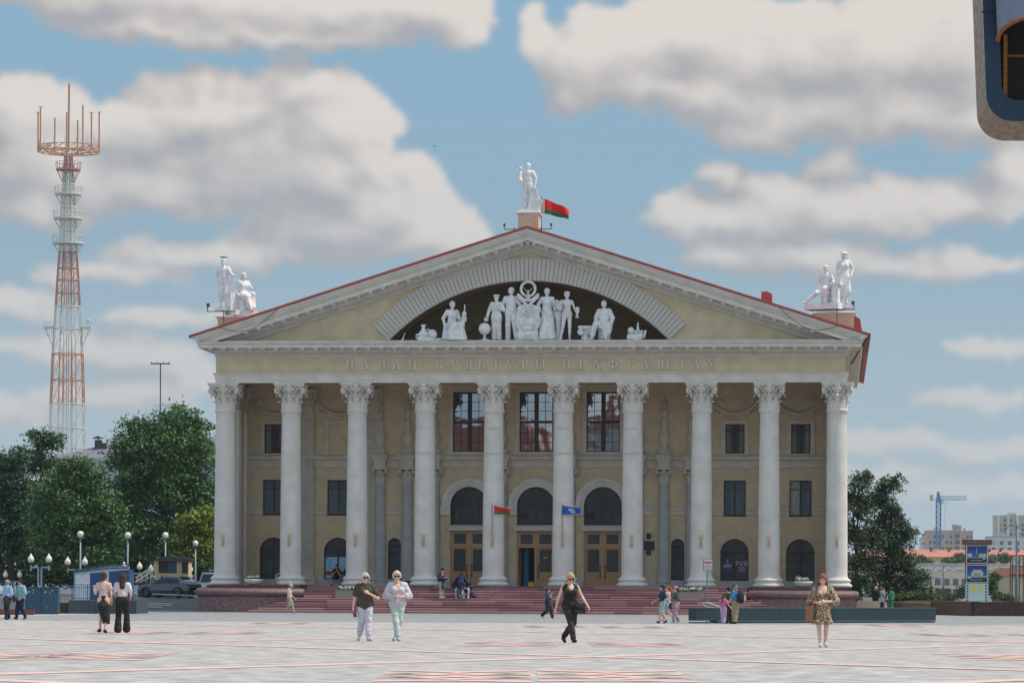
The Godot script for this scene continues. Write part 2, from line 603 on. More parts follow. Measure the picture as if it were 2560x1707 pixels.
func setting() -> void:
	noise_tex("grain", 0.11, 0.80, 1.06, FastNoiseLite.TYPE_SIMPLEX_SMOOTH, 3)
	noise_tex("rough", 0.25, 0.62, 1.12, FastNoiseLite.TYPE_SIMPLEX, 2)
	noise_tex("stain", 0.012, 0.84, 1.06, FastNoiseLite.TYPE_SIMPLEX_SMOOTH, 5)
	noise_tex("soft", 0.012, 0.90, 1.03, FastNoiseLite.TYPE_SIMPLEX_SMOOTH, 5)
	noise_tex("patch", 0.02, 0.66, 1.10, FastNoiseLite.TYPE_SIMPLEX_SMOOTH, 5)
	noise_tex("speck", 0.3, 0.55, 1.25, FastNoiseLite.TYPE_SIMPLEX, 2, Color(1, 0.9, 0.9), Color(1, 1, 1))
	mat("skin_fair", lin(0.66, 0.43, 0.34), 0.6)
	mat("skin_tan", lin(0.52, 0.31, 0.22), 0.6)
	mat("land", lin(0.20, 0.20, 0.17), 0.95, noises.stain, 30.0)
	var pl := mat("plaza_stone", lin(0.56, 0.53, 0.51), 0.8, noise_tex("tiles", 0.05, 0.84, 1.05, FastNoiseLite.TYPE_CELLULAR, 1), 9.0, noise_tex("worn", 0.03, 0.74, 1.06, FastNoiseLite.TYPE_SIMPLEX_SMOOTH, 5), 14.0)
	pl.roughness = 0.75
	mat("apron_stone", lin(0.36, 0.36, 0.37), 0.85, noises.tiles, 5.0, noises.worn, 12.0)
	mat("pink_stone", lin(0.70, 0.47, 0.42), 0.85, noises.soft, 3.0)
	mat("asphalt", lin(0.085, 0.10, 0.12), 0.9, noises.grain, 2.0, noises.patch, 9.0)
	mat("white_paint", lin(0.70, 0.70, 0.70), 0.7, noises.patch, 2.0)
	structure("ground", B.new().box(Vector3(-4000, -0.5, -8000), Vector3(4000, 0, 400)), M.land)
	structure("plaza", B.new().box(Vector3(-46, -0.3, -203), Vector3(46, 0.004, 45)), M.plaza_stone)
	var apron := structure("pavement", B.new().box(Vector3(-21, -0.2, -4), Vector3(46, 0.009, 64)), M.apron_stone)
	apron.position = PALACE_AT
	apron.rotation.y = PALACE_TURN
	var lines := [[0, 1686, 2560, 1611], [0, 1595.7, 2560, 1677], [0, 1614, 2560, 1562], [330, 1558.5, 2560, 1608], [-400, 1684, 146, 1708], [2395, 1708, 2900, 1686], [-300, 1577, 700, 1563]]
	for l in lines:
		var a := ground_at(l[0], l[1])
		var b := ground_at(l[2], l[3])
		var d := (b - a).normalized()
		a -= d * 6
		b += d * 10
		var s := d.cross(Vector3.UP) * 0.31
		var m := B.new()
		var y := Vector3.UP * (0.011 + 0.003 * (lines.find(l) % 2))
		m.quad(a - s + y, a + s + y, b + s + y, b - s + y)
		m.quad(b - s + y, b + s + y, a + s + y, a - s + y) if false else null
		structure("paving_band", m, M.pink_stone)
	for o in [[1139, 1691], [1530, 1691], [-40, 1642], [250, 1642], [330, 1583], [560, 1583], [1275, 1611], [1590, 1612], [1385, 1567], [1580, 1568.5], [2385, 1588], [2610, 1588], [2530, 1644], [700, 1558.5], [2230, 1564]]:
		var c := ground_at(o[0], o[1])
		var m := B.new()
		for k in 3:
			for e in [-1.0, 1.0]:
				for q in [-1.0, 1.0]:
					var p := c + Vector3(0, 0.0125, (k - 1) * 2.1 + q * 0.4)
					var tip := p + Vector3(e * 1.15, 0, q * 0.95)
					var w := Vector3(0, 0, 0.62)
					m.quad(p - w * 0.6, p + w * 0.6, tip + w * 0.3, tip - w)
		structure("paving_ornament", m, M.pink_stone)
	# the car park left of the palace climbs away from the square
	var pk := B.new()
	pk.quad(Vector3(-46, 0.0, -203), Vector3(-17.5, 0.0, -203), Vector3(-20, 0.76, -250), Vector3(-54, 0.76, -250))
	pk.quad(Vector3(-54, 0.76, -250), Vector3(-20, 0.76, -250), Vector3(-24, 0.95, -312), Vector3(-64, 0.95, -312))
	structure("parking_lot", pk, M.asphalt)
	for l in [[336, 1511, 428, 1514], [330, 1515, 405, 1518.5], [350, 1507, 432, 1509.5]]:
		var q := []
		for e in [[l[0], l[1]], [l[2], l[3]], [l[2], l[3] - 1.1], [l[0], l[1] - 1.1]]:
			var d := unroll(e[0], e[1])
			var slope := 0.76 / 47.0
			var depth: float = (EYE + 0.0 + slope * 203.0 - 0.012) / (d.y / FOCAL + slope)      # where the sight line meets the rising ground
			q.append(Vector3(d.x / FOCAL * depth, slope * (depth - 203.0) + 0.014, -depth))
		var m := B.new()
		m.quad(q[0], q[1], q[2], q[3])
		structure("parking_line", m, M.white_paint)

func palace_materials() -> void:
	mat("stucco_white", lin(0.87, 0.84, 0.79), 0.9, noises.rough, 5.0, noises.soft, 9.0)
	mat("trim", lin(0.66, 0.60, 0.50), 0.9, noises.grain, 1.4, noises.soft, 6.0)
	mat("trim_light", lin(0.76, 0.725, 0.66), 0.9, noises.grain, 1.5, noises.soft, 7.0)
	mat("frieze_yellow", lin(0.78, 0.66, 0.44), 0.92, noises.rough, 5.0, noises.soft, 8.0)
	mat("wall_ochre", lin(0.78, 0.63, 0.42), 0.92, noises.rough, 5.0, noises.soft, 7.0)
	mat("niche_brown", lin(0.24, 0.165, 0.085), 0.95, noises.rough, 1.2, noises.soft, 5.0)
	mat("voussoir_grey", lin(0.74, 0.71, 0.65), 0.95, noise_tex("roughcast", 0.22, 0.5, 1.15, FastNoiseLite.TYPE_SIMPLEX, 2), 6.0)
	mat("base_pale", lin(0.52, 0.54, 0.53), 0.9, noises.grain, 1.4, noises.soft, 5.0)
	mat("statue_white", lin(0.76, 0.765, 0.77), 0.75, noises.stain, 2.5)
	mat("letter_grey", lin(0.62, 0.60, 0.57), 0.7)
	mat("granite_slab_a", lin(0.33, 0.175, 0.18), 0.6, noises.speck, 0.7)
	mat("granite_slab_b", lin(0.23, 0.105, 0.12), 0.6, noises.speck, 0.8)
	mat("granite_slab_c", lin(0.42, 0.25, 0.245), 0.65, noises.speck, 0.9)
	mat("granite_dark", lin(0.115, 0.045, 0.05), 0.55, noises.speck, 0.9)
	mat("granite_purple", lin(0.30, 0.19, 0.20), 0.6, noises.speck, 0.8, noises.patch, 3.0)
	mat("roof_red", lin(0.45, 0.075, 0.075), 0.55, noises.stain, 4.0)
	mat("wood_door", lin(0.50, 0.30, 0.155), 0.6, noise_tex("woodgrain", 0.05, 0.72, 1.1, FastNoiseLite.TYPE_SIMPLEX_SMOOTH, 4), 0.6)
	mat("wood_dark", lin(0.22, 0.11, 0.05), 0.6, noises.woodgrain, 0.6)
	mat("frame_black", lin(0.018, 0.016, 0.016), 0.55)
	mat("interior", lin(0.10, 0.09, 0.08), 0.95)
	mat("curtain_teal", lin(0.13, 0.21, 0.26), 0.9)
	mat("curtain_pale", lin(0.33, 0.36, 0.36), 0.9)
	mat("gilt", lin(0.50, 0.36, 0.18), 0.5)
	mat("brass_dark", lin(0.06, 0.045, 0.03), 0.4).metallic = 0.6
	var g := mat("pane_glass", Color(0.36, 0.40, 0.42, 0.30), 0.03)  # grey diffuse share stands in for the reflection on the panes
	g.transparency = BaseMaterial3D.TRANSPARENCY_ALPHA
	var w := FastNoiseLite.new()
	w.frequency = 0.006
	w.fractal_octaves = 2
	w.seed = 4
	var wn := NoiseTexture2D.new()
	wn.width = 256
	wn.height = 256
	wn.seamless = true
	wn.as_normal_map = true
	wn.bump_strength = 3.0
	wn.noise = w
	var mi := mat("mirror_glass", lin(0.24, 0.27, 0.30), 0.02)
	mi.metallic = 0.96
	mi.normal_enabled = true
	mi.normal_texture = wn
	mi.normal_scale = 0.10
	mi.uv1_triplanar = true
	mi.uv1_world_triplanar = true
	mi.uv1_scale = Vector3.ONE / 2.2

func palace() -> void:
	palace_materials()
	P = thing("palace", "pale yellow palace with a row of ten white columns under a sculpted pediment", "building", PALACE_AT, PALACE_TURN)
	palace_base()
	palace_columns()
	palace_entablature()
	palace_pediment()
	palace_wall()

func palace_base() -> void:
	part("porch_floor", B.new().box(Vector3(-19.65, 1.46, -5.3), Vector3(19.65, 1.66, 1.22)), M.granite_dark, P)
	part("step_core", B.new().box(Vector3(-13.42, 0, -5.3), Vector3(13.42, 1.455, 1.0)), M.granite_dark, P)
	for s in [-1.0, 1.0]:
		var b := B.new().box(Vector3(minf(s * 13.6, s * 19.9), 0, -20), Vector3(maxf(s * 13.6, s * 19.9), 1.0, 2.62))
		var ped := part("pedestal", b, M.granite_purple, P)
		var pr := []
		for k in 13:
			var a := -PI / 2 + PI * k / 12
			pr.append(Vector2(0.20 * cos(a) - 0.02, 1.205 + 0.255 * sin(a)))
		pr.push_front(Vector2(-0.3, 0.95))
		pr.append(Vector2(-1.5, 1.462))
		var t := B.new().smooth()
		var l := minf(s * 13.6, s * 19.9)
		var r := maxf(s * 13.6, s * 19.9)
		t.sweep([Vector2(l, -20), Vector2(l, 2.62), Vector2(r, 2.62), Vector2(r, -20)], pr)
		t.flat().box(Vector3(l + 0.1, 1.0, -20), Vector3(r - 0.1, 1.448, 2.52))
		part("torus_moulding", t, M.granite_purple, ped)
		part("top_course", B.new().box(Vector3(l + 0.45 if s < 0 else l + 0.16, 1.464, 1.23), Vector3(r - 0.16 if s < 0 else r - 0.45, 1.655, 2.3)), M.granite_dark, ped)
	var rg := RandomNumberGenerator.new()
	rg.seed = 5
	var slabs := {}
	for i in 11:
		var top := (i + 1) * 0.1509
		var half := 16.3 - i * 0.5 if i < 6 else 13.4
		var front := 5.6 - i * 0.34 if i < 6 else 2.84 - (i - 6) * 0.33
		var back := -1.2 if i == 5 else -0.42
		var x := -half
		while x < half - 0.01:
			var w := rg.randf_range(1.35, 2.6)
			if half - x - w < 0.9:
				w = half - x
			var b := B.new()
			b.box(Vector3(0.006, -0.1509, back), Vector3(w - 0.006, -0.045, 0))
			b.x = Transform3D(Basis(Vector3.UP, PI / 2), Vector3(0, 0, 0))      # the nosing, its upper edge worn to a slope
			b.prism(PackedVector2Array([Vector2(-0.03, -0.044), Vector2(-back, -0.044), Vector2(-back, 0), Vector2(0.02, 0), Vector2(-0.03, -0.034)]), 0.004, w - 0.004)
			var o := part("step_slab", b, [M.granite_slab_a, M.granite_slab_b, M.granite_slab_c][rg.randi() % 3], P)
			o.position = Vector3(x, top, front)
			x += w

func leaf(b: B, h: float, r0: float, r1: float, w: float) -> void:    # one acanthus leaf standing on the bell at +z
	var pts := [[0.0, 0.0], [0.3, 0.015], [0.6, 0.03], [0.82, 0.10], [0.96, 0.24], [1.0, 0.42], [0.92, 0.56], [0.80, 0.60]]
	var rows := []
	for k in pts.size():
		var p: Array = pts[k]
		var y: float = p[0] * h
		var z: float = r0 + (r1 - r0) * p[1] / 0.60
		var ww: float = w * [0.55, 0.8, 1.0, 0.95, 0.85, 0.7, 0.5, 0.15][k] * (1.0 if k % 2 else 0.88)
		rows.append([Vector3(-ww / 2, y, z - 0.035), Vector3(-ww / 4, y, z + 0.012), Vector3(0, y, z + 0.035), Vector3(ww / 4, y, z + 0.012), Vector3(ww / 2, y, z - 0.035)])
	for k in rows.size() - 1:
		for m in 4:
			b.quad(rows[k][m], rows[k][m + 1], rows[k + 1][m + 1], rows[k + 1][m])

func capital_mesh() -> ArrayMesh:     # bell, two rows of leaves, corner volutes, a mask on each side, a hollow-sided abacus; 1.54 m high
	var b := B.new().smooth()
	b.lathe([Vector2(0.57, 0), Vector2(0.56, 0.5), Vector2(0.60, 0.95), Vector2(0.74, 1.28), Vector2(0.78, 1.30)], 24)
	for k in 8:
		b.x = Transform3D(Basis(Vector3.UP, TAU * (k + 0.5) / 8), Vector3.ZERO)
		leaf(b, 0.46, 0.575, 0.80, 0.40)
		b.x = Transform3D(Basis(Vector3.UP, TAU * k / 8), Vector3.ZERO)
		leaf(b, 0.86, 0.585, 0.94, 0.42)
	for k in 4:
		b.x = Transform3D(Basis(Vector3.UP, TAU * (k + 0.5) / 4), Vector3.ZERO)
		for s in [-1.0, 1.0]:
			var stem := []
			var rad := []
			for i in 9:
				var t := i / 8.0
				stem.append(Vector3(s * 0.30 * (1 - t) * (1 - t * 0.4) + s * 0.05 * t, 0.62 + 0.60 * sin(t * 1.75), 0.56 + 0.52 * t * t))
				rad.append(0.055 + 0.02 * t)
			b.tube(stem, rad, 6)
		var spiral := []
		var sr := []
		for i in 22:
			var a := PI * 0.5 - i * 0.42
			var r := 0.20 * (1 - i / 26.0)
			spiral.append(Vector3(0, 1.03 + r * sin(a), 1.06 + r * cos(a)))
			sr.append(0.075 - i * 0.0018)
		b.tube(spiral, sr, 6)
		b.ball(Vector3(0, 1.03, 1.06), Vector3(0.11, 0.06, 0.06), 8)
		leaf(b, 0.0, 0.0, 0.0, 0.0) if false else null
		b.x = Transform3D(Basis(Vector3.UP, TAU * k / 4), Vector3.ZERO)
		for s in [-1.0, 1.0]:
			var hel := []
			for i in 10:
				var t := i / 9.0
				hel.append(Vector3(s * (0.36 - 0.24 * sin(t * 2.2)), 0.66 + 0.50 * t, 0.60 + 0.20 * t))
			b.tube(hel, [0.05, 0.05, 0.045, 0.045, 0.045, 0.05, 0.06, 0.07, 0.075, 0.07], 6)
			b.ball(Vector3(s * 0.22, 1.16, 0.80), Vector3(0.10, 0.10, 0.06), 8)
		b.ball(Vector3(0, 1.18, 0.82), Vector3(0.125, 0.20, 0.13), 10)      # mask
		b.ball(Vector3(0, 1.37, 0.86), Vector3(0.17, 0.12, 0.12), 10)
		b.ball(Vector3(0, 1.16, 0.93), Vector3(0.03, 0.06, 0.05), 6)
		b.ball(Vector3(0, 0.98, 0.82), Vector3(0.09, 0.14, 0.09), 8)
		b.ball(Vector3(-0.12, 1.24, 0.82), Vector3(0.06, 0.16, 0.09), 6)
		b.ball(Vector3(0.12, 1.24, 0.82), Vector3(0.06, 0.16, 0.09), 6)
	b.x = Transform3D()
	b.flat()
	for lay in [[1.30, 1.40, 0.90], [1.40, 1.46, 0.955], [1.46, 1.54, 0.99]]:
		var poly := PackedVector2Array()
		for k in 4:
			for i in 9:
				var t := -1.0 + i / 4.0
				var bow := (1 - t * t) * 0.20
				var v := Vector2(lay[2] * t * 0.93, lay[2] - bow) if absf(t) < 1 else Vector2(lay[2] * t * 0.93, lay[2])
				poly.append(v.rotated(-TAU * k / 4))
		var hull := B.new()
		var tb := Transform3D(Basis(Vector3.RIGHT, PI / 2), Vector3.ZERO)
		b.x = tb
		b.prism(poly, -lay[1], -lay[0])
		b.x = Transform3D()
	return b.mesh()

func palace_columns() -> void:
	var shaft := B.new().smooth()
	var pr := [Vector2(0.70, 2.24), Vector2(0.675, 2.32), Vector2(0.662, 2.42)]
	for k in range(1, 11):
		var t := k / 10.0
		pr.append(Vector2(0.662 - 0.087 * pow(t, 1.7), 2.42 + (12.16 - 2.42) * t))
	pr.append_array([Vector2(0.59, 12.20), Vector2(0.63, 12.24), Vector2(0.63, 12.30), Vector2(0.655, 12.34), Vector2(0.655, 12.42), Vector2(0.62, 12.46), Vector2(0.57, 12.49), Vector2(0.57, 12.52)])
	shaft.lathe(pr, 40)
	var sm := shaft.mesh()
	var base := B.new().smooth()
	base.lathe([Vector2(0.0, 1.661), Vector2(0.90, 1.661), Vector2(0.955, 1.72), Vector2(0.955, 1.80), Vector2(0.90, 1.865), Vector2(0.84, 1.875), Vector2(0.83, 1.91), Vector2(0.80, 1.95), Vector2(0.83, 1.99), Vector2(0.875, 2.04), Vector2(0.875, 2.10), Vector2(0.83, 2.155), Vector2(0.77, 2.165), Vector2(0.765, 2.20), Vector2(0.70, 2.245)], 40)
	var bm := base.mesh()
	var cm := capital_mesh()
	var hold := B.new()
	for k in 3:
		hold.tube([Vector3(0, -0.12, 0.06), Vector3((k - 1) * 0.05, 0.1, 0.10), Vector3((k - 1) * 0.16, 0.42, 0.12)], [0.022, 0.022, 0.016], 5)
	hold.cbox(Vector3(0, -0.02, 0.05), Vector3(0.14, 0.10, 0.10))
	hold.tube([Vector3(-0.07, -0.1, 0.08), Vector3(-0.065, -0.34, 0.10), Vector3(0, -0.40, 0.11), Vector3(0.065, -0.34, 0.10), Vector3(0.07, -0.1, 0.08)], [0.028], 5)
	hold.cbox(Vector3(0, -0.2, 0.04), Vector3(0.07, 0.24, 0.06))
	var hm := hold.mesh()
	var tie := B.new()
	for k in 12:
		var a := -0.85 + 1.7 * k / 12
		var c := -0.85 + 1.7 * (k + 1) / 12
		tie.bar(Vector3(sin(a) * 0.645, 0, cos(a) * 0.645), Vector3(sin(c) * 0.645, 0, cos(c) * 0.645), 0.035)
	tie.bar(Vector3(-0.34, 0.03, 0.66), Vector3(0.34, 0.02, 0.66), 0.05)
	var tm := tie.mesh()
	for i in 10:
		var u: float = -U[4 - i] if i < 5 else U[i - 5]
		var c := part("column", sm, M.stucco_white, P)
		c.position = Vector3(u, 0, 0)
		c.rotation.y = i * 0.7
		var x := Transform3D(Basis(Vector3.UP, -i * 0.7), Vector3.ZERO)
		part("base", bm, M.stucco_white, c).transform = x
		var cap := part("capital", cm, M.trim_light, c)
		cap.transform = x
		cap.position.y = 12.49
		var h := part("flag_holder", hm, M.gilt, c)
		h.transform = x * Transform3D(Basis(), Vector3(0, 4.42, 0.655))
		if i >= 3 and i <= 6:
			for y in [11.28, 9.76]:
				var t := part("tie_band", tm, M.trim_light, c)
				t.transform = x * Transform3D(Basis().scaled(Vector3(0.965, 1, 0.965) if y > 10 else Vector3.ONE), Vector3(0, y, -0.03 if y > 10 else 0.0))

func palace_entablature() -> void:
	var path := [Vector2(-19.26, -40), Vector2(-19.26, 0.66), Vector2(19.26, 0.66), Vector2(19.26, -40)]
	part("architrave_beam", B.new().box(Vector3(-19.25, 14.06, -0.66), Vector3(19.25, 14.62, 0.65)), M.trim_light, P)
	var a := B.new()
	a.sweep(path, [Vector2(-0.02, 14.045), Vector2(0.0, 14.05), Vector2(0.0, 14.22), Vector2(0.035, 14.23), Vector2(0.035, 14.40), Vector2(0.07, 14.41), Vector2(0.07, 14.52), Vector2(0.11, 14.56), Vector2(0.17, 14.60), Vector2(0.17, 14.645), Vector2(0, 14.66)])
	part("architrave", a, M.trim_light, P)
	var f := B.new().box(Vector3(-19.24, 14.63, -0.60), Vector3(19.24, 15.70, 0.645))
	for s in [-1.0, 1.0]:
		f.box(Vector3(minf(s * 19.24, s * 18.6), 14.06, -40), Vector3(maxf(s * 19.24, s * 18.6), 16.3, -0.7))
	part("frieze", f, M.frieze_yellow, P)
	# letters
	var font := SystemFont.new()
	font.font_names = PackedStringArray(["Droid Serif"])
	var text := "ПАЛАЦКУЛЬТУРЫПРАФСАЮЗАЎ"
	var xs := [873, 911, 954, 991, 1031, 1099, 1136, 1172, 1204, 1240.7, 1276, 1312, 1352, 1417.5, 1456.5, 1491, 1532, 1577, 1612, 1657, 1700, 1738.5, 1777.6]
	for i in text.length():
		var t := TextMesh.new()
		t.text = text[i]
		t.font = font
		t.font_size = 64
		t.pixel_size = 0.0118
		t.depth = 0.07
		t.curve_step = 2.0
		var o := part("letter", t, M.letter_grey, P)
		o.position = Vector3((xs[i] - 1320.5) / 40.95, 15.13, 0.70)
		if text[i] == "Ў":
			o.position.y = 15.20
		elif text[i] == "Ц":
			o.position.y = 15.09
	# main cornice: bed mouldings, dentils, modillions, corona, cyma
	var c := B.new()
	c.sweep(path, [Vector2(0, 15.62), Vector2(0.05, 15.64), Vector2(0.05, 15.69), Vector2(0.03, 15.70), Vector2(0.03, 15.865), Vector2(0.14, 15.88), Vector2(0.17, 15.92), Vector2(0.24, 15.94), Vector2(0.24, 16.13), Vector2(0.93, 16.13), Vector2(0.93, 16.33), Vector2(0.96, 16.345), Vector2(0.99, 16.39), Vector2(1.0, 16.40), Vector2(1.02, 16.46), Vector2(1.05, 16.50), Vector2(-0.5, 16.54)])
	part("cornice", c, M.trim_light, P)
	var d := B.new()
	var n := 315
	for i in n:
		var u := -19.26 + 38.52 * (i + 0.5) / n
		d.box(Vector3(u - 0.037, 15.71, 0.685), Vector3(u + 0.037, 15.86, 0.79))
	for i in 150:
		var w := 0.6 - i * 0.1225
		d.box(Vector3(19.285, 15.71, w - 0.037), Vector3(19.39, 15.86, w + 0.037))
	part("dentils", d, M.trim_light, P).set_meta("kind", "stuff")
	var bead := B.new()
	for i in 460:
		var u := -20.2 + 40.4 * (i + 0.5) / 460
		bead.box(Vector3(u - 0.028, 16.345, 1.60), Vector3(u + 0.028, 16.40, 1.675))
	part("bead_moulding", bead, M.trim_light, P).set_meta("kind", "stuff")
	var mo := modillion()
	for i in 49:
		part("modillion", mo, M.trim_light, P).position = Vector3(-19.44 + 38.88 * i / 48, 16.13, 0.90)
	for i in 16:
		var o := part("modillion", mo, M.trim_light, P)
		o.position = Vector3(19.5, 16.13, 0.1 - i * 0.81)
		o.rotation.y = PI / 2

func modillion() -> ArrayMesh:      # a scrolled bracket hanging from y = 0, running from z = 0 forward
	var m := B.new()
	var poly := PackedVector2Array([Vector2(0, 0), Vector2(0, -0.19), Vector2(0.07, -0.195), Vector2(0.16, -0.17), Vector2(0.26, -0.12), Vector2(0.40, -0.10), Vector2(0.50, -0.13), Vector2(0.57, -0.12), Vector2(0.60, -0.06), Vector2(0.60, 0)])
	m.x = Transform3D(Basis(Vector3.UP, -PI / 2), Vector3.ZERO)
	m.prism(poly, -0.11, 0.11)
	m.x = Transform3D()
	m.box(Vector3(-0.15, -0.055, 0), Vector3(0.15, -0.002, 0.635))
	return m.mesh()

func rake(u: float) -> float:     # underside of the raking cornice on the tympanum
	return 22.03 - 0.3175 * absf(u)

func palace_pediment() -> void:
	var R := 11.95
	var cy := 8.29
	var arc := []
	for k in 41:
		var a := PI / 2 + 0.80 - 1.60 * k / 40
		arc.append(Vector2(cos(a) * R, cy + sin(a) * R))
	var lo := 16.52
	var poly := PackedVector2Array([Vector2(0, 22.35), Vector2(-18.3, 16.52)])
	var first := true
	for v in arc:
		if v.y > lo:
			if first:
				poly.append(Vector2(-sqrt(R * R - (lo - cy) * (lo - cy)), lo))
				first = false
			poly.append(v)
	poly.append(Vector2(sqrt(R * R - (lo - cy) * (lo - cy)), lo))
	poly.append(Vector2(18.3, lo))
	part("tympanum", B.new().prism(poly, 0.0, 0.42), M.frieze_yellow, P)
	# voussoirs
	var tri := PackedVector2Array([Vector2(-18.2, 16.53), Vector2(18.2, 16.53), Vector2(0, rake(0) - 0.0)])
	var n := 78
	for i in n:
		var a0 := PI / 2 + 0.80 - 1.60 * i / n - 0.0011
		var a1 := PI / 2 + 0.80 - 1.60 * (i + 1) / n + 0.0011
		var w := PackedVector2Array([Vector2(cos(a0), sin(a0)) * R + Vector2(0, cy), Vector2(cos(a1), sin(a1)) * R + Vector2(0, cy), Vector2(cos(a1), sin(a1)) * 13.32 + Vector2(0, cy), Vector2(cos(a0), sin(a0)) * 13.32 + Vector2(0, cy)])
		for q in Geometry2D.intersect_polygons(w, tri):
			if q.size() > 2:
				part("voussoir", B.new().prism(q, 0.3, 0.56), M.voussoir_grey, P)
	# the niche behind the arch, its vault ribbed and set with round medallions
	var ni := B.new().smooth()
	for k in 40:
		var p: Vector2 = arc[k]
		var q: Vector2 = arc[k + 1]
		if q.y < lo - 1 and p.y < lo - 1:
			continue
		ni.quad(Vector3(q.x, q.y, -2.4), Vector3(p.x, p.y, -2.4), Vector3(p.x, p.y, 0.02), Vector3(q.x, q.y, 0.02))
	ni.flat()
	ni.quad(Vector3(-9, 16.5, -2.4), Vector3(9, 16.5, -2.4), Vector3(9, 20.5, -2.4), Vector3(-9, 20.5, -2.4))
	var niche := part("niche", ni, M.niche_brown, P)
	var rib := B.new()
	var th := 0.785
	for rr in [[11.90, 12.1, 0.05, 0.5], [10.9, 11.02, -2.4, -2.33], [9.6, 9.7, -2.4, -2.33], [11.82, 11.96, -1.0, -0.85]]:
		rib.arc_band(Vector2(0, cy), rr[0], rr[1], PI / 2 + th, PI / 2 - th, 36, rr[2], rr[3])
	part("rib", rib, M.niche_brown, niche)
	for a in [-0.62, -0.40, -0.2, 0.2, 0.40, 0.62]:
		var md := B.new().smooth()
		md.x = Transform3D(Basis(Vector3.RIGHT, PI / 2), Vector3(sin(a) * 10.2, cy + cos(a) * 10.2, -2.39))
		md.lathe([Vector2(0.44, 0), Vector2(0.42, 0.08), Vector2(0.34, 0.09), Vector2(0.30, 0.03), Vector2(0.18, 0.05), Vector2(0, 0.10)], 20)
		part("medallion", md, M.niche_brown, niche)
	part("cornice_shelf", B.new().box(Vector3(-18.6, 16.50, -2.4), Vector3(18.6, 16.565, 1.50)), M.trim_light, P)
	# raking cornice; heights are measured straight up from the tympanum edge
	var prof := [Vector2(0.42, 0), Vector2(0.58, 0.0), Vector2(0.66, 0.02), Vector2(0.66, 0.07), Vector2(0.62, 0.08), Vector2(0.62, 0.27), Vector2(0.74, 0.29), Vector2(0.77, 0.33), Vector2(0.86, 0.36), Vector2(0.86, 0.56), Vector2(1.56, 0.56), Vector2(1.56, 0.82), Vector2(1.60, 0.85), Vector2(1.60, 0.93), Vector2(1.63, 0.95), Vector2(1.66, 1.02), Vector2(1.74, 1.12), Vector2(1.80, 1.22), Vector2(1.80, 1.26), Vector2(0.2, 1.30)]
	for s in [-1.0, 1.0]:
		var b := B.new()
		for j in prof.size() - 1:
			var p: Vector2 = prof[j]
			var q: Vector2 = prof[j + 1]
			# each layer stops where it meets the horizontal cornice
			var e0 := minf(20.25, (22.03 + p.y - 16.53) / 0.3175)
			var e1 := minf(20.25, (22.03 + q.y - 16.53) / 0.3175)
			if p.y > 0.9:
				e0 = 20.25 + (p.x - 1.6) * 1.6
				e1 = 20.25 + (q.x - 1.6) * 1.6 if q.x > 1.0 else e0
			var a0 := Vector3(s * e0, rake(e0) + p.y, p.x)
			var a1 := Vector3(s * e1, rake(e1) + q.y, q.x)
			var c0 := Vector3(0, rake(0) + p.y, p.x)
			var c1 := Vector3(0, rake(0) + q.y, q.x)
			if s < 0:
				b.quad(a0, c0, c1, a1)
			else:
				b.quad(c0, a0, a1, c1)
		# the blunt end of the gutter moulding
		b.prism(PackedVector2Array([Vector2(s * 20.24, 16.50), Vector2(s * 20.24, rake(20.24) + 1.24), Vector2(s * 19.0, rake(19.0) + 1.24), Vector2(s * 19.0, 16.50)]), -0.5, 1.55)
		b.prism(PackedVector2Array([Vector2(s * 20.1, 16.46), Vector2(s * 20.52, rake(20.52) + 1.22), Vector2(s * 20.1, rake(20.1) + 1.22)]), -0.5, 1.74)
		part("raking_cornice", b, M.trim_light, P)
		var d := B.new()
		var bd := B.new()
		for i in 150:
			var u: float = s * (0.12 + i * 0.1225)
			if rake(u) + 0.08 < 16.55:
				break
			var y := rake(u)
			d.box(Vector3(u - 0.037, y + 0.09, 0.60), Vector3(u + 0.037, y + 0.265, 0.72))
		for i in 230:
			var u: float = s * (0.06 + i * 0.088)
			bd.box(Vector3(u - 0.028, rake(u) + 0.845, 1.58), Vector3(u + 0.028, rake(u) + 0.925, 1.655))
		part("dentils", d, M.trim_light, P).set_meta("kind", "stuff")
		part("bead_moulding", bd, M.trim_light, P).set_meta("kind", "stuff")
		var mo := modillion()
		for i in 23:
			var u: float = s * (0.41 + i * 0.765)
			if rake(u) + 0.36 < 16.55:
				break
			var o := part("modillion", mo, M.trim_light, P)
			o.position = Vector3(u, rake(u) + 0.555, 0.86)
			o.rotation.z = -s * 0.3075
		# a short cable sagging over the cornice
	var mo0 := part("modillion", modillion(), M.trim_light, P)
	mo0.position = Vector3(0, rake(0) + 0.50, 0.86)
	# roof
	var roof := B.new()
	for s in [-1.0, 1.0]:
		var e := 20.72
		for z in [[-45.0, 1.86]]:
			var a := Vector3(0, 22.03 + 1.42, z[0])
			var b2 := Vector3(0, 22.03 + 1.42, z[1])
			var c := Vector3(s * e, rake(e) + 1.42, z[1])
			var d := Vector3(s * e, rake(e) + 1.42, z[0])
			var dn := Vector3(0, -0.13, 0)
			if s > 0:
				roof.quad(b2, c, d, a)
				roof.quad(a + dn, d + dn, c + dn, b2 + dn)
				roof.quad(b2 + dn, c + dn, c, b2)
				roof.quad(c + dn, d + dn, d, c)
			else:
				roof.quad(c, b2, a, d)
				roof.quad(d + dn, a + dn, b2 + dn, c + dn)
				roof.quad(c + dn, b2 + dn, b2, c)
				roof.quad(d + dn, c + dn, c, d)
	part("roof", roof, M.roof_red, P)
	var g := B.new().prism(PackedVector2Array([Vector2(-19.2, 0), Vector2(19.2, 0), Vector2(19.2, 17.2), Vector2(0, 23.2), Vector2(-19.2, 17.2)]), -44.0, -43.6)
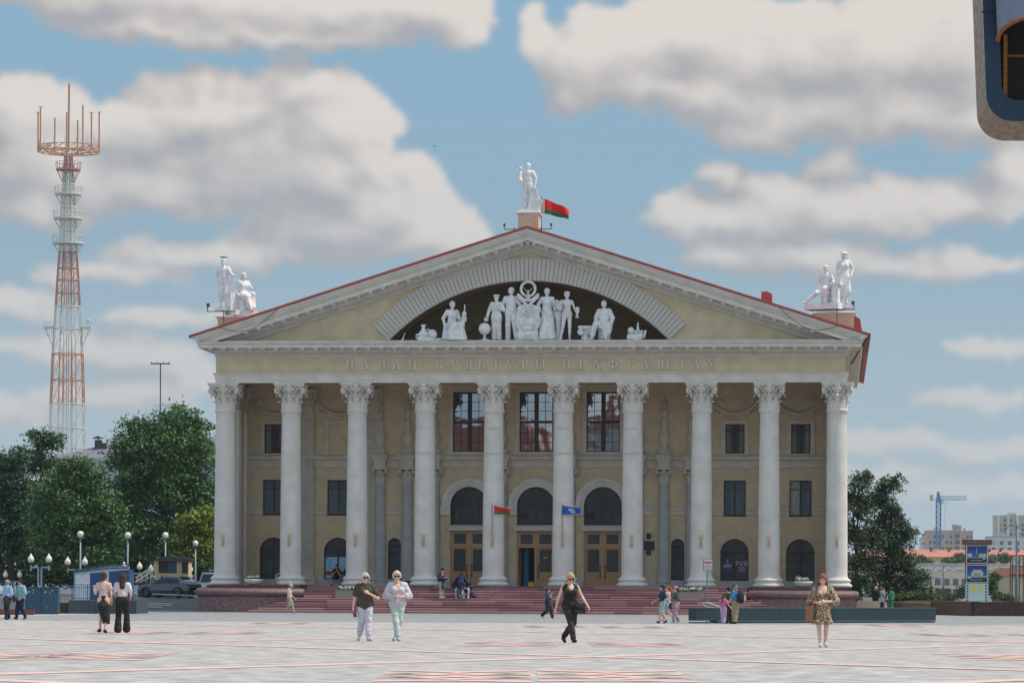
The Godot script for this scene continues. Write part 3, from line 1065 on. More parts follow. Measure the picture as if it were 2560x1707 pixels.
	for s in [-1.0, 1.0]:
		g.box(Vector3(minf(s * 18.7, s * 19.22), 0, -43.6), Vector3(maxf(s * 18.7, s * 19.22), 15.5, -5.32))
	part("outer_wall", g, M.wall_ochre, P)
	var gut := B.new()
	gut.tube([Vector3(20.6, 16.78, 1.7), Vector3(20.4, 16.5, 1.2), Vector3(19.6, 15.4, -3.0)], [0.06], 6)
	gut.bar(Vector3(20.62, 16.80, 1.8), Vector3(20.62, 16.78, -12), 0.12)
	part("gutter", gut, M.granite_dark, P)
	for s in [-1.0, 1.0]:
		var cb := B.new()
		var pts := []
		for k in 15:
			var t := k / 14.0
			pts.append(Vector3(s * (15.2 + t * 3.6 - 5.0 * (1 - t) * 0), rake(15.2 + t * 3.6) + 1.28 - 0.9 * sin(PI * t) * 0.8, 1.86))
		cb.tube(pts, [0.018], 4)
		part("cable", cb, M.frame_black, P)
		var lamp := B.new()
		lamp.bar(Vector3(s * 18.7, rake(18.7) + 1.42, 1.0), Vector3(s * 18.7, rake(18.7) + 2.35, 1.0), 0.05)
		lamp.bar(Vector3(s * 18.0, rake(18.7) + 2.30, 1.0), Vector3(s * 19.75, rake(18.7) + 2.30, 1.0), 0.05)
		lamp.bar(Vector3(s * 19.7, rake(18.7) + 2.28, 1.0), Vector3(s * 19.72, rake(18.7) + 2.6, 1.0), 0.05)
		lamp.cbox(Vector3(s * 19.66, rake(18.7) + 2.68, 1.05), Vector3(0.18, 0.22, 0.18))
		part("floodlight", lamp, M.granite_dark, P)
		var l2 := B.new()
		l2.bar(Vector3(s * 0.8, rake(0.8) + 1.42, 1.2), Vector3(s * 0.8, 23.42, 1.2), 0.04)
		l2.bar(Vector3(s * 0.5, 23.30, 1.2), Vector3(s * 1.42, 23.30, 1.2), 0.045)
		l2.bar(Vector3(s * 1.42, 23.28, 1.2), Vector3(s * 1.45, 23.5, 1.2), 0.04)
		l2.cbox(Vector3(s * 1.42, 23.56, 1.25), Vector3(0.13, 0.15, 0.13))
		part("floodlight", l2, M.granite_dark, P)
	# pedestals on the roof
	pedestal(-0.02, 0.62, 22.9, 24.35, 0.0, 0.75)
	pedestal(-17.95, 1.22, 16.9, 18.10, -0.4, 0.9)
	pedestal(18.55, 1.16, 16.9, 18.22, -0.4, 0.9)
	for s in [-1.0, 1.0]:
		part("attic_wall", B.new().box(Vector3(minf(s * 16.0, s * 17.5), 16.9, -1.4), Vector3(maxf(s * 16.0, s * 17.5), 18.16, -0.75)), M.frieze_yellow, P)
		part("wall_coping", B.new().box(Vector3(minf(s * 14.2, s * 17.5), 18.165, -1.45), Vector3(maxf(s * 14.2, s * 17.5), 18.22, -0.7)), M.roof_red, P)
	var hatch := B.new().prism(PackedVector2Array([Vector2(14.05, 18.3), Vector2(14.75, 18.0), Vector2(14.75, 19.55), Vector2(14.45, 19.72), Vector2(14.1, 19.68)]), -2.6, -1.4)
	part("roof_hatch", hatch, M.roof_red, P)
	var hood := B.new().prism(PackedVector2Array([Vector2(19.72, 17.1), Vector2(20.28, 16.95), Vector2(20.1, 18.0), Vector2(19.74, 18.2)]), -2.0, -1.2)
	part("roof_hood", hood, M.roof_red, P)
	part("name_strip", B.new().box(Vector3(-0.28, 24.0, 0.752), Vector3(0.24, 24.07, 0.79)), M.letter_grey, P)

func pedestal(u: float, half: float, y0: float, y1: float, z: float, depth: float) -> void:
	var o := part("roof_pedestal", B.new().box(Vector3(u - half, y0, z - depth), Vector3(u + half, y1, z + depth)), M.frieze_yellow, P)
	var c := B.new()
	c.sweep([Vector2(u - half, z - depth), Vector2(u - half, z + depth), Vector2(u + half, z + depth), Vector2(u + half, z - depth)], [Vector2(0, y1 - 0.16), Vector2(0.03, y1 - 0.1), Vector2(0.12, y1 - 0.04), Vector2(0.12, y1 + 0.04), Vector2(0.05, y1 + 0.08), Vector2(-half, y1 + 0.09)], true)
	part("cap_moulding", c, M.trim_light, o)

const WALL := -5.3
func palace_wall() -> void:
	# openings: [centre u, half width, bottom, top of the straight part, arched]
	var doors := [-4.2, 0.0, 4.2]
	var holes := []
	for u in doors:
		holes.append([u, 1.05, 10.07, 13.82, false])
		holes.append([u, 1.185, 5.54, 6.70, true])
		holes.append([u, 1.19, 1.66, 5.11, false])
	for u in [-12.5, 12.42, -16.6, 16.5]:
		if u != -12.5:
			holes.append([u, 0.60, 9.97, 11.80, false])
		holes.append([u, 0.69, 6.11, 8.30, false])
		holes.append([u, 0.88, 2.05, 3.79, true])
	for u in [-8.92, 8.88]:
		holes.append([u, 0.41, 2.08, 4.26, true])
	wall_sheet(holes)
	for h in holes:
		var w: float = h[1]
		if w == 1.05:
			big_window(h)
		elif w == 1.185:
			lunette(h)
		elif w == 1.19:
			door(h)
		elif h[4]:
			arched_window(h)
		else:
			plain_window(h)
	# inside
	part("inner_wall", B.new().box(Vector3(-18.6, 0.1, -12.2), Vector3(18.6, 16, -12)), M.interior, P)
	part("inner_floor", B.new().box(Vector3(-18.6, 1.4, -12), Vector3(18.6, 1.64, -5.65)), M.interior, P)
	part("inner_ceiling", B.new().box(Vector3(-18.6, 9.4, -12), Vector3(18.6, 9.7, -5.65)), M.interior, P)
	part("porch_ceiling", B.new().box(Vector3(-19.2, 14.38, -5.6), Vector3(19.2, 14.6, -0.66)), M.wall_ochre, P)
	var cr := B.new()
	cr.sweep([Vector2(-18.2, WALL), Vector2(18.2, WALL)], [Vector2(0, 13.98), Vector2(0.08, 14.0), Vector2(0.10, 14.12), Vector2(0.22, 14.2), Vector2(0.24, 14.3), Vector2(0, 14.38)])
	part("crown_moulding", cr, M.wall_ochre, P)
	part("wall_plinth", plinth(holes), M.base_pale, P)
	# string courses
	var b1 := [Vector2(0, 9.06), Vector2(0.07, 9.08), Vector2(0.07, 9.42), Vector2(0.11, 9.44), Vector2(0.11, 9.5), Vector2(0.13, 9.52), Vector2(0.24, 9.60), Vector2(0.26, 9.62), Vector2(0.26, 9.80), Vector2(0, 9.84)]
	var s1 := B.new()
	s1.sweep([Vector2(-18.2, WALL), Vector2(18.2, WALL)], b1)
	part("string_course", s1, M.trim, P)
	var b2 := [Vector2(0, 6.14), Vector2(0.07, 6.15), Vector2(0.07, 6.30), Vector2(0.03, 6.32), Vector2(0.03, 6.42), Vector2(0.09, 6.44), Vector2(0.09, 6.58), Vector2(0.14, 6.62), Vector2(0.14, 6.68), Vector2(0, 6.70)]
	for seg in [[-18.2, -17.29], [-15.91, -13.19], [-11.81, -5.42], [-2.98, -1.22], [1.22, 2.98], [5.42, 11.73], [13.11, 15.81], [17.19, 18.2]]:
		var s2 := B.new()
		s2.sweep([Vector2(seg[0], WALL), Vector2(seg[1], WALL)], b2)
		part("string_course", s2, M.trim, P)
	# pilasters with flutes, the end piers and their capitals
	var cm: Mesh = P.get_node("column/capital").mesh
	for u in [-14.44, -10.28, 10.28, 14.44]:
		var pl := B.new()
		pl.box(Vector3(-0.42, 2.3, 0), Vector3(0.42, 12.45, 0.20))
		for k in 6:
			var x := -0.42 + 0.84 * k / 5
			pl.box(Vector3(maxf(-0.42, x - 0.045), 2.6, 0.2), Vector3(minf(0.42, x + 0.045), 12.2, 0.27))
		pl.box(Vector3(-0.42, 12.2, 0.2), Vector3(0.42, 12.45, 0.27))
		pl.box(Vector3(-0.42, 2.3, 0.2), Vector3(0.42, 2.6, 0.27))
		var pr := [Vector2(0.0, 1.662), Vector2(0.16, 1.70), Vector2(0.16, 1.86), Vector2(0.09, 1.9), Vector2(0.09, 1.96), Vector2(0.13, 2.02), Vector2(0.13, 2.12), Vector2(0.06, 2.16), Vector2(0.04, 2.26), Vector2(-0.05, 2.32)]
		pl.sweep([Vector2(-0.42, 0), Vector2(-0.42, 0.27), Vector2(0.42, 0.27), Vector2(0.42, 0)], pr)
		var o := part("pilaster", pl, M.trim, P)
		o.position = Vector3(u, 0, WALL)
		var c := part("capital", cm, M.trim, o)
		c.transform = Transform3D(Basis().scaled(Vector3(0.63, 1, 0.42)), Vector3(0, 12.47, 0.04))
	for s in [-1.0, 1.0]:
		var side := B.new().box(Vector3(minf(s * 18.25, s * 19.1), 1.661, WALL), Vector3(maxf(s * 18.25, s * 19.1), 14.4, -1.0))
		var sp := part("end_wall", side, M.wall_ochre, P)
		for w in [-1.5, -4.3]:
			var pb := B.new().box(Vector3(minf(s * 18.10, s * 19.2), 1.67, w - 0.5), Vector3(maxf(s * 18.10, s * 19.2), 12.48, w + 0.42))
			pb.box(Vector3(minf(s * 18.02, s * 19.2), 1.665, w - 0.58), Vector3(maxf(s * 18.02, s * 19.2), 2.2, w + 0.5))
			part("pier", pb, M.stucco_white, sp)
			var c := part("pier_capital", cm, M.trim, sp)
			c.transform = Transform3D(Basis().scaled(Vector3(0.72, 1, 0.62)), Vector3(s * 18.62, 12.48, w))
	# the small engaged columns, the blocks over them and their tall vases
	var sc := B.new().smooth()
	sc.lathe([Vector2(0.50, 1.662), Vector2(0.50, 1.80), Vector2(0.44, 1.84), Vector2(0.42, 1.90), Vector2(0.46, 1.95), Vector2(0.46, 2.05), Vector2(0.39, 2.1), Vector2(0.375, 2.2), Vector2(0.37, 4.5), Vector2(0.33, 8.0), Vector2(0.36, 8.06), Vector2(0.36, 8.12), Vector2(0.32, 8.15)], 24)
	var scm := sc.mesh()
	var scap := B.new().smooth()
	scap.lathe([Vector2(0.32, 8.14), Vector2(0.33, 8.6), Vector2(0.42, 8.85)], 16)
	for k in 8:
		scap.x = Transform3D(Basis(Vector3.UP, TAU * k / 8), Vector3(0, 8.16, 0))
		leaf(scap, 0.42, 0.32, 0.52, 0.26)
	for k in 4:
		scap.x = Transform3D(Basis(Vector3.UP, TAU * (k + 0.5) / 4), Vector3(0, 0, 0))
		scap.ball(Vector3(0, 8.80, 0.56), Vector3(0.10, 0.15, 0.15), 8)
		scap.ball(Vector3(0, 8.80, 0.60), Vector3(0.13, 0.07, 0.07), 8)
		scap.x = Transform3D(Basis(Vector3.UP, TAU * k / 4), Vector3(0, 0, 0))
		scap.ball(Vector3(0, 8.86, 0.42), Vector3(0.12, 0.16, 0.08), 8)
	scap.x = Transform3D()
	scap.flat().box(Vector3(-0.50, 8.95, -0.5), Vector3(0.50, 9.07, 0.50))
	var scapm := scap.mesh()
	var bl := B.new()
	bl.box(Vector3(-0.36, 9.075, -0.1), Vector3(0.36, 9.45, 0.42))
	bl.sweep([Vector2(-0.36, 0), Vector2(-0.36, 0.42), Vector2(0.36, 0.42), Vector2(0.36, 0)], [Vector2(0, 9.44), Vector2(0.04, 9.48), Vector2(0.05, 9.56), Vector2(0.16, 9.76), Vector2(0.18, 9.80), Vector2(0.18, 9.85), Vector2(-0.3, 9.86)])
	var blm := bl.mesh()
	var vase := B.new().smooth()
	vase.lathe([Vector2(0, 9.86), Vector2(0.40, 9.87), Vector2(0.40, 9.96), Vector2(0.34, 10.0), Vector2(0.38, 10.1), Vector2(0.30, 10.28), Vector2(0.19, 10.40), Vector2(0.20, 10.48), Vector2(0.30, 10.58), Vector2(0.36, 10.80), Vector2(0.38, 10.98), Vector2(0.37, 11.06), Vector2(0.31, 11.10), Vector2(0.25, 11.35), Vector2(0.21, 11.75), Vector2(0.22, 11.90), Vector2(0.26, 11.96), Vector2(0.23, 12.02), Vector2(0.13, 12.14), Vector2(0.12, 12.30), Vector2(0.20, 12.40), Vector2(0.22, 12.6), Vector2(0.10, 12.7)], 20)
	for k in 3:
		for a in 6:
			var f := TAU * (a + k * 0.5) / 6
			vase.ball(Vector3(sin(f) * (0.17 - k * 0.05), 12.68 + k * 0.24, cos(f) * (0.17 - k * 0.05)), Vector3(0.10, 0.15, 0.10), 6)
	vase.ball(Vector3(0, 13.28, 0), Vector3(0.09, 0.16, 0.09), 6)
	for a in 6:
		vase.ball(Vector3(sin(a * 1.05) * 0.33, 10.10, cos(a * 1.05) * 0.33), Vector3(0.13, 0.16, 0.13), 6)
		vase.ball(Vector3(sin(a * 1.05 + 0.5) * 0.33, 10.85, cos(a * 1.05 + 0.5) * 0.33), Vector3(0.10, 0.12, 0.10), 6)
	var vm := vase.mesh()
	for u in [-9.82, -8.1, -6.4, -2.13, 2.13, 6.4, 8.02, 9.74]:
		var o := part("half_column", scm, M.base_pale, P)
		o.position = Vector3(u, 0, WALL + 0.05)
		part("capital", scapm, M.trim, o)
		part("entablature_block", blm, M.trim, o)
		part("vase", vm, M.trim, o)
	# window surrounds
	for h in [[-4.2, 1.05, 10.07, 13.82], [0.0, 1.05, 10.07, 13.82], [4.2, 1.05, 10.07, 13.82], [-16.6, 0.60, 9.97, 11.80], [-12.5, 0.60, 9.97, 11.80], [12.42, 0.60, 9.97, 11.80], [16.5, 0.60, 9.97, 11.80]]:
		var b := B.new()
		var t := 0.25
		var w: float = h[1]
		b.box(Vector3(-w - t, 9.85, 0), Vector3(-w + 0.002, h[3] + t, 0.09))
		b.box(Vector3(w - 0.002, 9.85, 0), Vector3(w + t, h[3] + t, 0.09))
		b.box(Vector3(-w, h[3], 0), Vector3(w, h[3] + t, 0.088))
		b.box(Vector3(-w, 9.85, 0), Vector3(w, h[2], 0.087))
		for s in [-1.0, 1.0]:
			b.box(Vector3(s * (w + t + 0.035) - 0.035, 9.85, 0), Vector3(s * (w + t + 0.035) + 0.035, 10.3, 0.085))
		part("window_surround", b, M.trim, P).position = Vector3(h[0], 0, WALL)
	# archivolts over the doors with their imposts, door lintels
	for u in doors:
		var b := B.new()
		for r in [[1.19, 1.34, 0.08], [1.34, 1.5, 0.14], [1.5, 1.72, 0.20]]:
			b.arc_band(Vector2(0, 6.70), r[0], r[1], 0, PI, 24, -0.01, r[2])
		part("archivolt", b, M.trim_light, P).position = Vector3(u, 0, WALL)
		var im := B.new()
		for s in [-1.0, 1.0]:
			im.box(Vector3(s * 1.5 - 0.32, 6.42, 0), Vector3(s * 1.5 + 0.32, 6.70, 0.24))
			im.box(Vector3(s * 1.5 - 0.30, 6.12, 0), Vector3(s * 1.5 + 0.30, 6.42, 0.18))
		part("impost", im, M.trim_light, P).position = Vector3(u, 0, WALL)
		var li := B.new()
		li.sweep([Vector2(-1.28, 0), Vector2(-1.28, 0.14), Vector2(1.28, 0.14), Vector2(1.28, 0)], [Vector2(0, 5.14), Vector2(0.02, 5.15), Vector2(0.02, 5.24), Vector2(0.07, 5.27), Vector2(0.07, 5.34), Vector2(0.13, 5.42), Vector2(0.14, 5.46), Vector2(-0.14, 5.50)])
		part("door_lintel", li, M.trim_light, P).position = Vector3(u, 0, WALL)
	for u in [-12.5, 12.42, -16.6, 16.5]:
		var b := B.new()
		b.arc_band(Vector2(0, 3.79), 0.88, 1.13, 0, PI, 20, 0, 0.06)
		b.box(Vector3(-1.13, 2.31, 0), Vector3(-0.88, 3.79, 0.06))
		b.box(Vector3(0.88, 2.31, 0), Vector3(1.13, 3.79, 0.06))
		part("window_surround", b, M.wall_ochre, P).position = Vector3(u, 0, WALL)
	# garlands high on the end bays
	for u in [-16.5, -12.4, 12.4, 16.4]:
		var g := B.new().smooth()
		var pts := []
		var rad := []
		for k in 25:
			var t := -1.0 + k / 12.0
			pts.append(Vector3(t * 1.55, 12.42 + 0.85 * t * t, 0.10))
			rad.append((0.15 - 0.07 * absf(t)) * (1.15 if k % 2 else 0.85))
		g.tube(pts, rad, 7)
		for s in [-1.0, 1.0]:
			for q in [[1.5, 13.3], [1.32, 12.55]]:
				var rb := []
				for k in 9:
					rb.append(Vector3(s * (q[0] - 0.10 * k), q[1] + 0.10 * sin(k * 1.5), 0.05))
				g.tube(rb, [0.05], 5)
		part("garland", g, M.trim, P).position = Vector3(u, 0, WALL)
	# dark plaques beside the right-hand door
	var pq := B.new()
	pq.box(Vector3(6.68, 3.95, WALL), Vector3(7.45, 4.52, WALL + 0.05))
	pq.box(Vector3(6.92, 3.65, WALL), Vector3(7.22, 3.95, WALL + 0.045))
	pq.prism(PackedVector2Array([Vector2(6.92, 5.0), Vector2(7.22, 5.0), Vector2(7.22, 4.68), Vector2(7.07, 4.6), Vector2(6.92, 4.68)]), WALL, WALL + 0.05)
	mat("plaque_black", lin(0.012, 0.014, 0.02), 0.4)
	part("wall_plaque", pq, M.plaque_black, P)
	# the pub's signs in one window, posters in another
	mat("lilac_paint", lin(0.42, 0.28, 0.55), 0.7)
	var tx := TextMesh.new()
	tx.text = "PUB\n25"
	var font := SystemFont.new()
	font.font_names = PackedStringArray(["Droid Sans"])
	font.font_weight = 700
	tx.font = font
	tx.font_size = 48
	tx.pixel_size = 0.0085
	tx.depth = 0.01
	tx.line_spacing = -14
	tx.horizontal_alignment = HORIZONTAL_ALIGNMENT_CENTER
	part("window_lettering", tx, M.lilac_paint, P).position = Vector3(12.86, 2.96, WALL - 0.10)
	var lg := B.new()
	lg.box(Vector3(-0.24, -0.09, 0), Vector3(0.24, 0.05, 0.01))
	lg.bar(Vector3(-0.25, 0.05, 0), Vector3(0, 0.24, 0), 0.025)
	lg.bar(Vector3(0.25, 0.05, 0), Vector3(0, 0.24, 0), 0.025)
	lg.bar(Vector3(-0.25, -0.09, 0), Vector3(0, -0.2, 0), 0.02)
	lg.bar(Vector3(0.25, -0.09, 0), Vector3(0, -0.2, 0), 0.02)
	for k in 3:
		lg.bar(Vector3(0, 0.22, 0), Vector3((k - 1) * 0.1, 0.42, 0), 0.03)
	lg.box(Vector3(-0.05, 0.08, 0), Vector3(0.05, 0.16, 0.012))
	part("window_emblem", lg, M.lilac_paint, P).position = Vector3(11.98, 3.0, WALL - 0.10)
	for s in [-1.0, 1.0]:
		var q := QuadMesh.new()
		q.size = Vector2(0.72, 1.32)
		part("poster", q, poster_mat(), P).position = Vector3(-12.5 + s * 0.42, 2.78, WALL - 0.11)
	mat("yellow_plastic", lin(0.55, 0.40, 0.02), 0.5)

func poster_mat() -> StandardMaterial3D:
	if M.has("poster_print"):
		return M.poster_print
	var im := Image.create_empty(72, 132, false, Image.FORMAT_RGB8)
	im.fill(Color(0.56, 0.76, 0.88))
	im.fill_rect(Rect2i(5, 6, 7, 8), Color(0.1, 0.35, 0.6))
	for k in 9:
		im.fill_rect(Rect2i(16 if k < 2 else 8, 12 + k * 7, 40 - (k * 13) % 17, 2), Color(0.25, 0.45, 0.65))
	im.fill_rect(Rect2i(0, 84, 72, 30), Color(0.75, 0.38, 0.28))
	im.fill_rect(Rect2i(10, 92, 20, 16), Color(0.25, 0.2, 0.3))
	im.fill_rect(Rect2i(40, 90, 24, 22), Color(0.2, 0.25, 0.35))
	var m := mat("poster_print", Color.WHITE, 0.6)
	m.albedo_texture = ImageTexture.create_from_image(im)
	return m

func wall_sheet(holes: Array) -> void:
	var us := [-18.3, 18.3]
	var vs := [1.6, 14.4]
	for h in holes:
		var top: float = h[3] + (h[1] if h[4] else 0.0)
		us.append_array([h[0] - h[1], h[0] + h[1]])
		vs.append_array([h[2], top])
	us.sort()
	vs.sort()
	var b := B.new()
	for i in us.size() - 1:
		if us[i + 1] - us[i] < 1e-4:
			continue
		var run := -1.0
		for j in vs.size() - 1:
			var c := Vector2((us[i] + us[i + 1]) / 2, (vs[j] + vs[j + 1]) / 2)
			var open := false
			for h in holes:
				var top: float = h[3] + (h[1] if h[4] else 0.0)
				if absf(c.x - h[0]) < h[1] and c.y > h[2] and c.y < top:
					open = true
			if not open and run < 0:
				run = vs[j]
			if run >= 0 and (open or j == vs.size() - 2):
				var e: float = vs[j] if open else vs[j + 1]
				b.quad(Vector3(us[i], run, WALL), Vector3(us[i + 1], run, WALL), Vector3(us[i + 1], e, WALL), Vector3(us[i], e, WALL))
				run = -1.0
	for h in holes:
		var u: float = h[0]
		var w: float = h[1]
		var t: float = h[3]
		var back := WALL - 0.34
		b.quad(Vector3(u - w, h[2], WALL), Vector3(u - w, t, WALL), Vector3(u - w, t, back), Vector3(u - w, h[2], back))
		b.quad(Vector3(u + w, t, WALL), Vector3(u + w, h[2], WALL), Vector3(u + w, h[2], back), Vector3(u + w, t, back))
		b.quad(Vector3(u - w, h[2], WALL), Vector3(u - w, h[2], back), Vector3(u + w, h[2], back), Vector3(u + w, h[2], WALL))
		if h[4]:
			for k in 20:
				var a := PI * k / 20
				var c := PI * (k + 1) / 20
				var p := Vector2(u + cos(a) * w, t + sin(a) * w)
				var q := Vector2(u + cos(c) * w, t + sin(c) * w)
				b.quad(Vector3(p.x, p.y, back), Vector3(q.x, q.y, back), Vector3(q.x, q.y, WALL), Vector3(p.x, p.y, WALL))
				b.quad(Vector3(p.x, p.y, WALL), Vector3(p.x, t + w, WALL), Vector3(q.x, t + w, WALL), Vector3(q.x, q.y, WALL))
		else:
			b.quad(Vector3(u - w, t, WALL), Vector3(u + w, t, WALL), Vector3(u + w, t, back), Vector3(u - w, t, back))
	# the back of the wall keeps the light out
	part("wall", b, M.wall_ochre, P)

func plinth(holes: Array) -> B:
	var b := B.new()
	var cuts := []
	for h in holes:
		if h[2] < 2.2 and h[2] < 1.7:
			cuts.append([h[0] - h[1], h[0] + h[1]])
	cuts.sort_custom(func(p, q): return p[0] < q[0])
	var x := -18.24
	for c in cuts + [[18.24, 18.24]]:
		b.box(Vector3(x, 1.661, WALL), Vector3(c[0], 2.05, WALL + 0.12))
		x = c[1]
	# between the low windows the plinth rises to their sills
	return b

func window_frame(h: Array, bars: Array) -> MeshInstance3D:
	var b := B.new()
	for r in bars:
		b.box(Vector3(r[0], r[1], -0.06), Vector3(r[2], r[3], 0.0))
	var o := part("window", b, M.frame_black, P)
	o.position = Vector3(h[0], 0, WALL - 0.16)
	return o

func pane(x0: float, y0: float, x1: float, y1: float, parent: Node, m: Material) -> void:
	part("pane", B.new().box(Vector3(x0, y0, -0.034), Vector3(x1, y1, -0.026)) if m != M.pane_glass else sheet(x0, y0, x1, y1), m, parent)

func sheet(x0: float, y0: float, x1: float, y1: float) -> B:
	var b := B.new()
	b.quad(Vector3(x0, y0, -0.03), Vector3(x1, y0, -0.03), Vector3(x1, y1, -0.03), Vector3(x0, y1, -0.03))
	return b

func curtain(parent: Node, w: float, y0: float, y1: float, m: Material, gap := 0.0) -> void:
	var b := B.new().smooth()
	var n := 40
	for k in n:
		var x0 := -w + 2 * w * k / n
		var x1 := -w + 2 * w * (k + 1) / n
		if gap > 0 and absf((x0 + x1) / 2) < gap:
			continue
		var z0 := -0.42 + 0.05 * sin(k * 1.3) + 0.02 * sin(k * 3.1)
		var z1 := -0.42 + 0.05 * sin((k + 1) * 1.3) + 0.02 * sin((k + 1) * 3.1)
		b.quad(Vector3(x0, y0, z0), Vector3(x1, y0, z1), Vector3(x1, y1, z1), Vector3(x0, y1, z0))
	part("curtain", b, m, parent)

func plain_window(h: Array) -> void:
	var w: float = h[1]
	var y0: float = h[2]
	var y1: float = h[3]
	var up: bool = y0 > 9
	var t := y1 - (y1 - y0) * (0.20 if up else 0.25)
	var f := 0.06
	var o := window_frame(h, [[-w, y0, -w + f, y1], [w - f, y0, w, y1], [-w + f, y1 - f, w - f, y1], [-w + f, y0, w - f, y0 + f], [-0.05, y0 + f, 0.05, y1 - f], [-w + f, t - 0.025, -0.05, t + 0.025], [0.05, t - 0.025, w - f, t + 0.025]])
	for s in [0, 1]:
		var x0 := -w + f if s == 0 else 0.05
		var x1 := -0.05 if s == 0 else w - f
		pane(x0, y0 + f, x1, t - 0.025, o, M.pane_glass)
		pane(x0, t + 0.025, x1, y1 - f, o, M.pane_glass)
	part("window_sill", B.new().box(Vector3(-w - 0.02, y0 - 0.05, -0.1), Vector3(w + 0.02, y0 + 0.002, 0.19)), M.frame_black, o)
	if up:
		curtain(o, w, y0, y1, M.curtain_pale, 0.28)
	elif absf(h[0] - 16.5) < 0.01:
		part("blind", B.new().box(Vector3(-w + 0.05, y0, -0.16), Vector3(-0.03, y1, -0.15)), M.white_paint, o)
		curtain(o, w, y0, y1, M.curtain_teal)
	else:
		curtain(o, w, y0, y1, M.curtain_teal)

func big_window(h: Array) -> void:
	var w := 1.05
	var y0: float = h[2]
	var y1: float = h[3]
	var mid := 11.95
	var bars := [[-w, y0, -w + 0.07, y1], [w - 0.07, y0, w, y1], [-w + 0.07, y1 - 0.08, w - 0.07, y1], [-w + 0.07, y0, w - 0.07, y0 + 0.07], [-0.14, y0 + 0.07, 0.14, y1 - 0.08], [-w + 0.07, mid - 0.08, -0.14, mid + 0.08], [0.14, mid - 0.08, w - 0.07, mid + 0.08]]
	var cells := []
	for s in [-1.0, 1.0]:
		var a := -w + 0.07 if s < 0 else 0.14
		var e := -0.14 if s < 0 else w - 0.07
		var m := (a + e) / 2
		bars.append([m - 0.018, y0 + 0.07, m + 0.018, mid - 0.08])
		bars.append([m - 0.018, mid + 0.08, m + 0.018, y1 - 0.08])
		var rows := [y0 + 0.07, y0 + 0.62, y0 + 1.20, mid - 0.08, mid + 0.08, mid + 0.68, mid + 1.24, y1 - 0.08]
		for k in 7:
			if k == 3:
				continue
			if k != 0 and k != 4:
				for q in [[a, m - 0.018], [m + 0.018, e]]:
					bars.append([q[0], rows[k] - 0.016, q[1], rows[k] + 0.016])
			for q in [[a, m - 0.018], [m + 0.018, e]]:
				cells.append([q[0], rows[k], q[1], rows[k + 1]])
	var o := window_frame(h, bars)
	for c in cells:
		pane(c[0] - 0.005, c[1], c[2] + 0.005, c[3], o, M.mirror_glass)

func arc_pts(r: float, a0: float, a1: float, n: int) -> Array:
	var o := []
	for k in n + 1:
		var a := a0 + (a1 - a0) * k / n
		o.append(Vector2(cos(a), sin(a)) * r)
	return o

func poly_pane(pts: Array, y: float, parent: Node) -> void:
	var p := PackedVector2Array()
	for v in pts:
		p.append(v + Vector2(0, y))
	var b := B.new()
	var t := Geometry2D.triangulate_polygon(p)
	for k in range(0, t.size(), 3):
		b.tri(Vector3(p[t[k]].x, p[t[k]].y, -0.03), Vector3(p[t[k + 1]].x, p[t[k + 1]].y, -0.03), Vector3(p[t[k + 2]].x, p[t[k + 2]].y, -0.03))
	part("pane", b, M.pane_glass, parent)

func lunette(h: Array) -> void:
	var w: float = h[1]
	var y0: float = h[2]
	var t: float = h[3]
	var b := B.new()
	b.arc_band(Vector2(0, t), w - 0.07, w, 0, PI, 24, -0.06, 0)
	b.arc_band(Vector2(0, t), 0.55, 0.62, 0, PI, 16, -0.06, 0)
	b.box(Vector3(-w, t - 0.04, -0.06), Vector3(w, t + 0.04, 0.002))
	b.box(Vector3(-w, y0, -0.06), Vector3(w, y0 + 0.07, 0))
	for x in [-w + 0.035, -0.585, 0.0, 0.585, w - 0.035]:
		b.box(Vector3(x - 0.038, y0, -0.06), Vector3(x + 0.038, t, 0.001))
	b.box(Vector3(-0.03, t, -0.06), Vector3(0.03, t + 0.56, 0.001))
	for k in range(1, 5):
		var a := PI * k / 5
		b.bar(Vector3(cos(a) * 0.6, t + sin(a) * 0.6, -0.03), Vector3(cos(a) * (w - 0.03), t + sin(a) * (w - 0.03), -0.03), 0.06)
	var o := part("window", b, M.frame_black, P)
	o.position = Vector3(h[0], 0, WALL - 0.16)
	for k in 5:
		var pts := arc_pts(w - 0.05, PI * k / 5 + 0.02, PI * (k + 1) / 5 - 0.02, 5)
		var q := arc_pts(0.60, PI * (k + 1) / 5 - 0.02, PI * k / 5 + 0.02, 4)
		poly_pane(pts + q, t, o)
	poly_pane(arc_pts(0.56, 0, PI / 2, 6) + [Vector2(0, 0)], t, o)
	poly_pane(arc_pts(0.56, PI / 2, PI, 6) + [Vector2(0, 0)], t, o)
	var xs := [-w, -0.585, 0.0, 0.585, w]
	for k in 4:
		pane(xs[k] + 0.03, y0 + 0.05, xs[k + 1] - 0.03, t - 0.03, o, M.pane_glass)
	part("window_sill", B.new().box(Vector3(-w - 0.02, y0 - 0.035, -0.1), Vector3(w + 0.02, y0 + 0.002, 0.2)), M.frame_black, o)

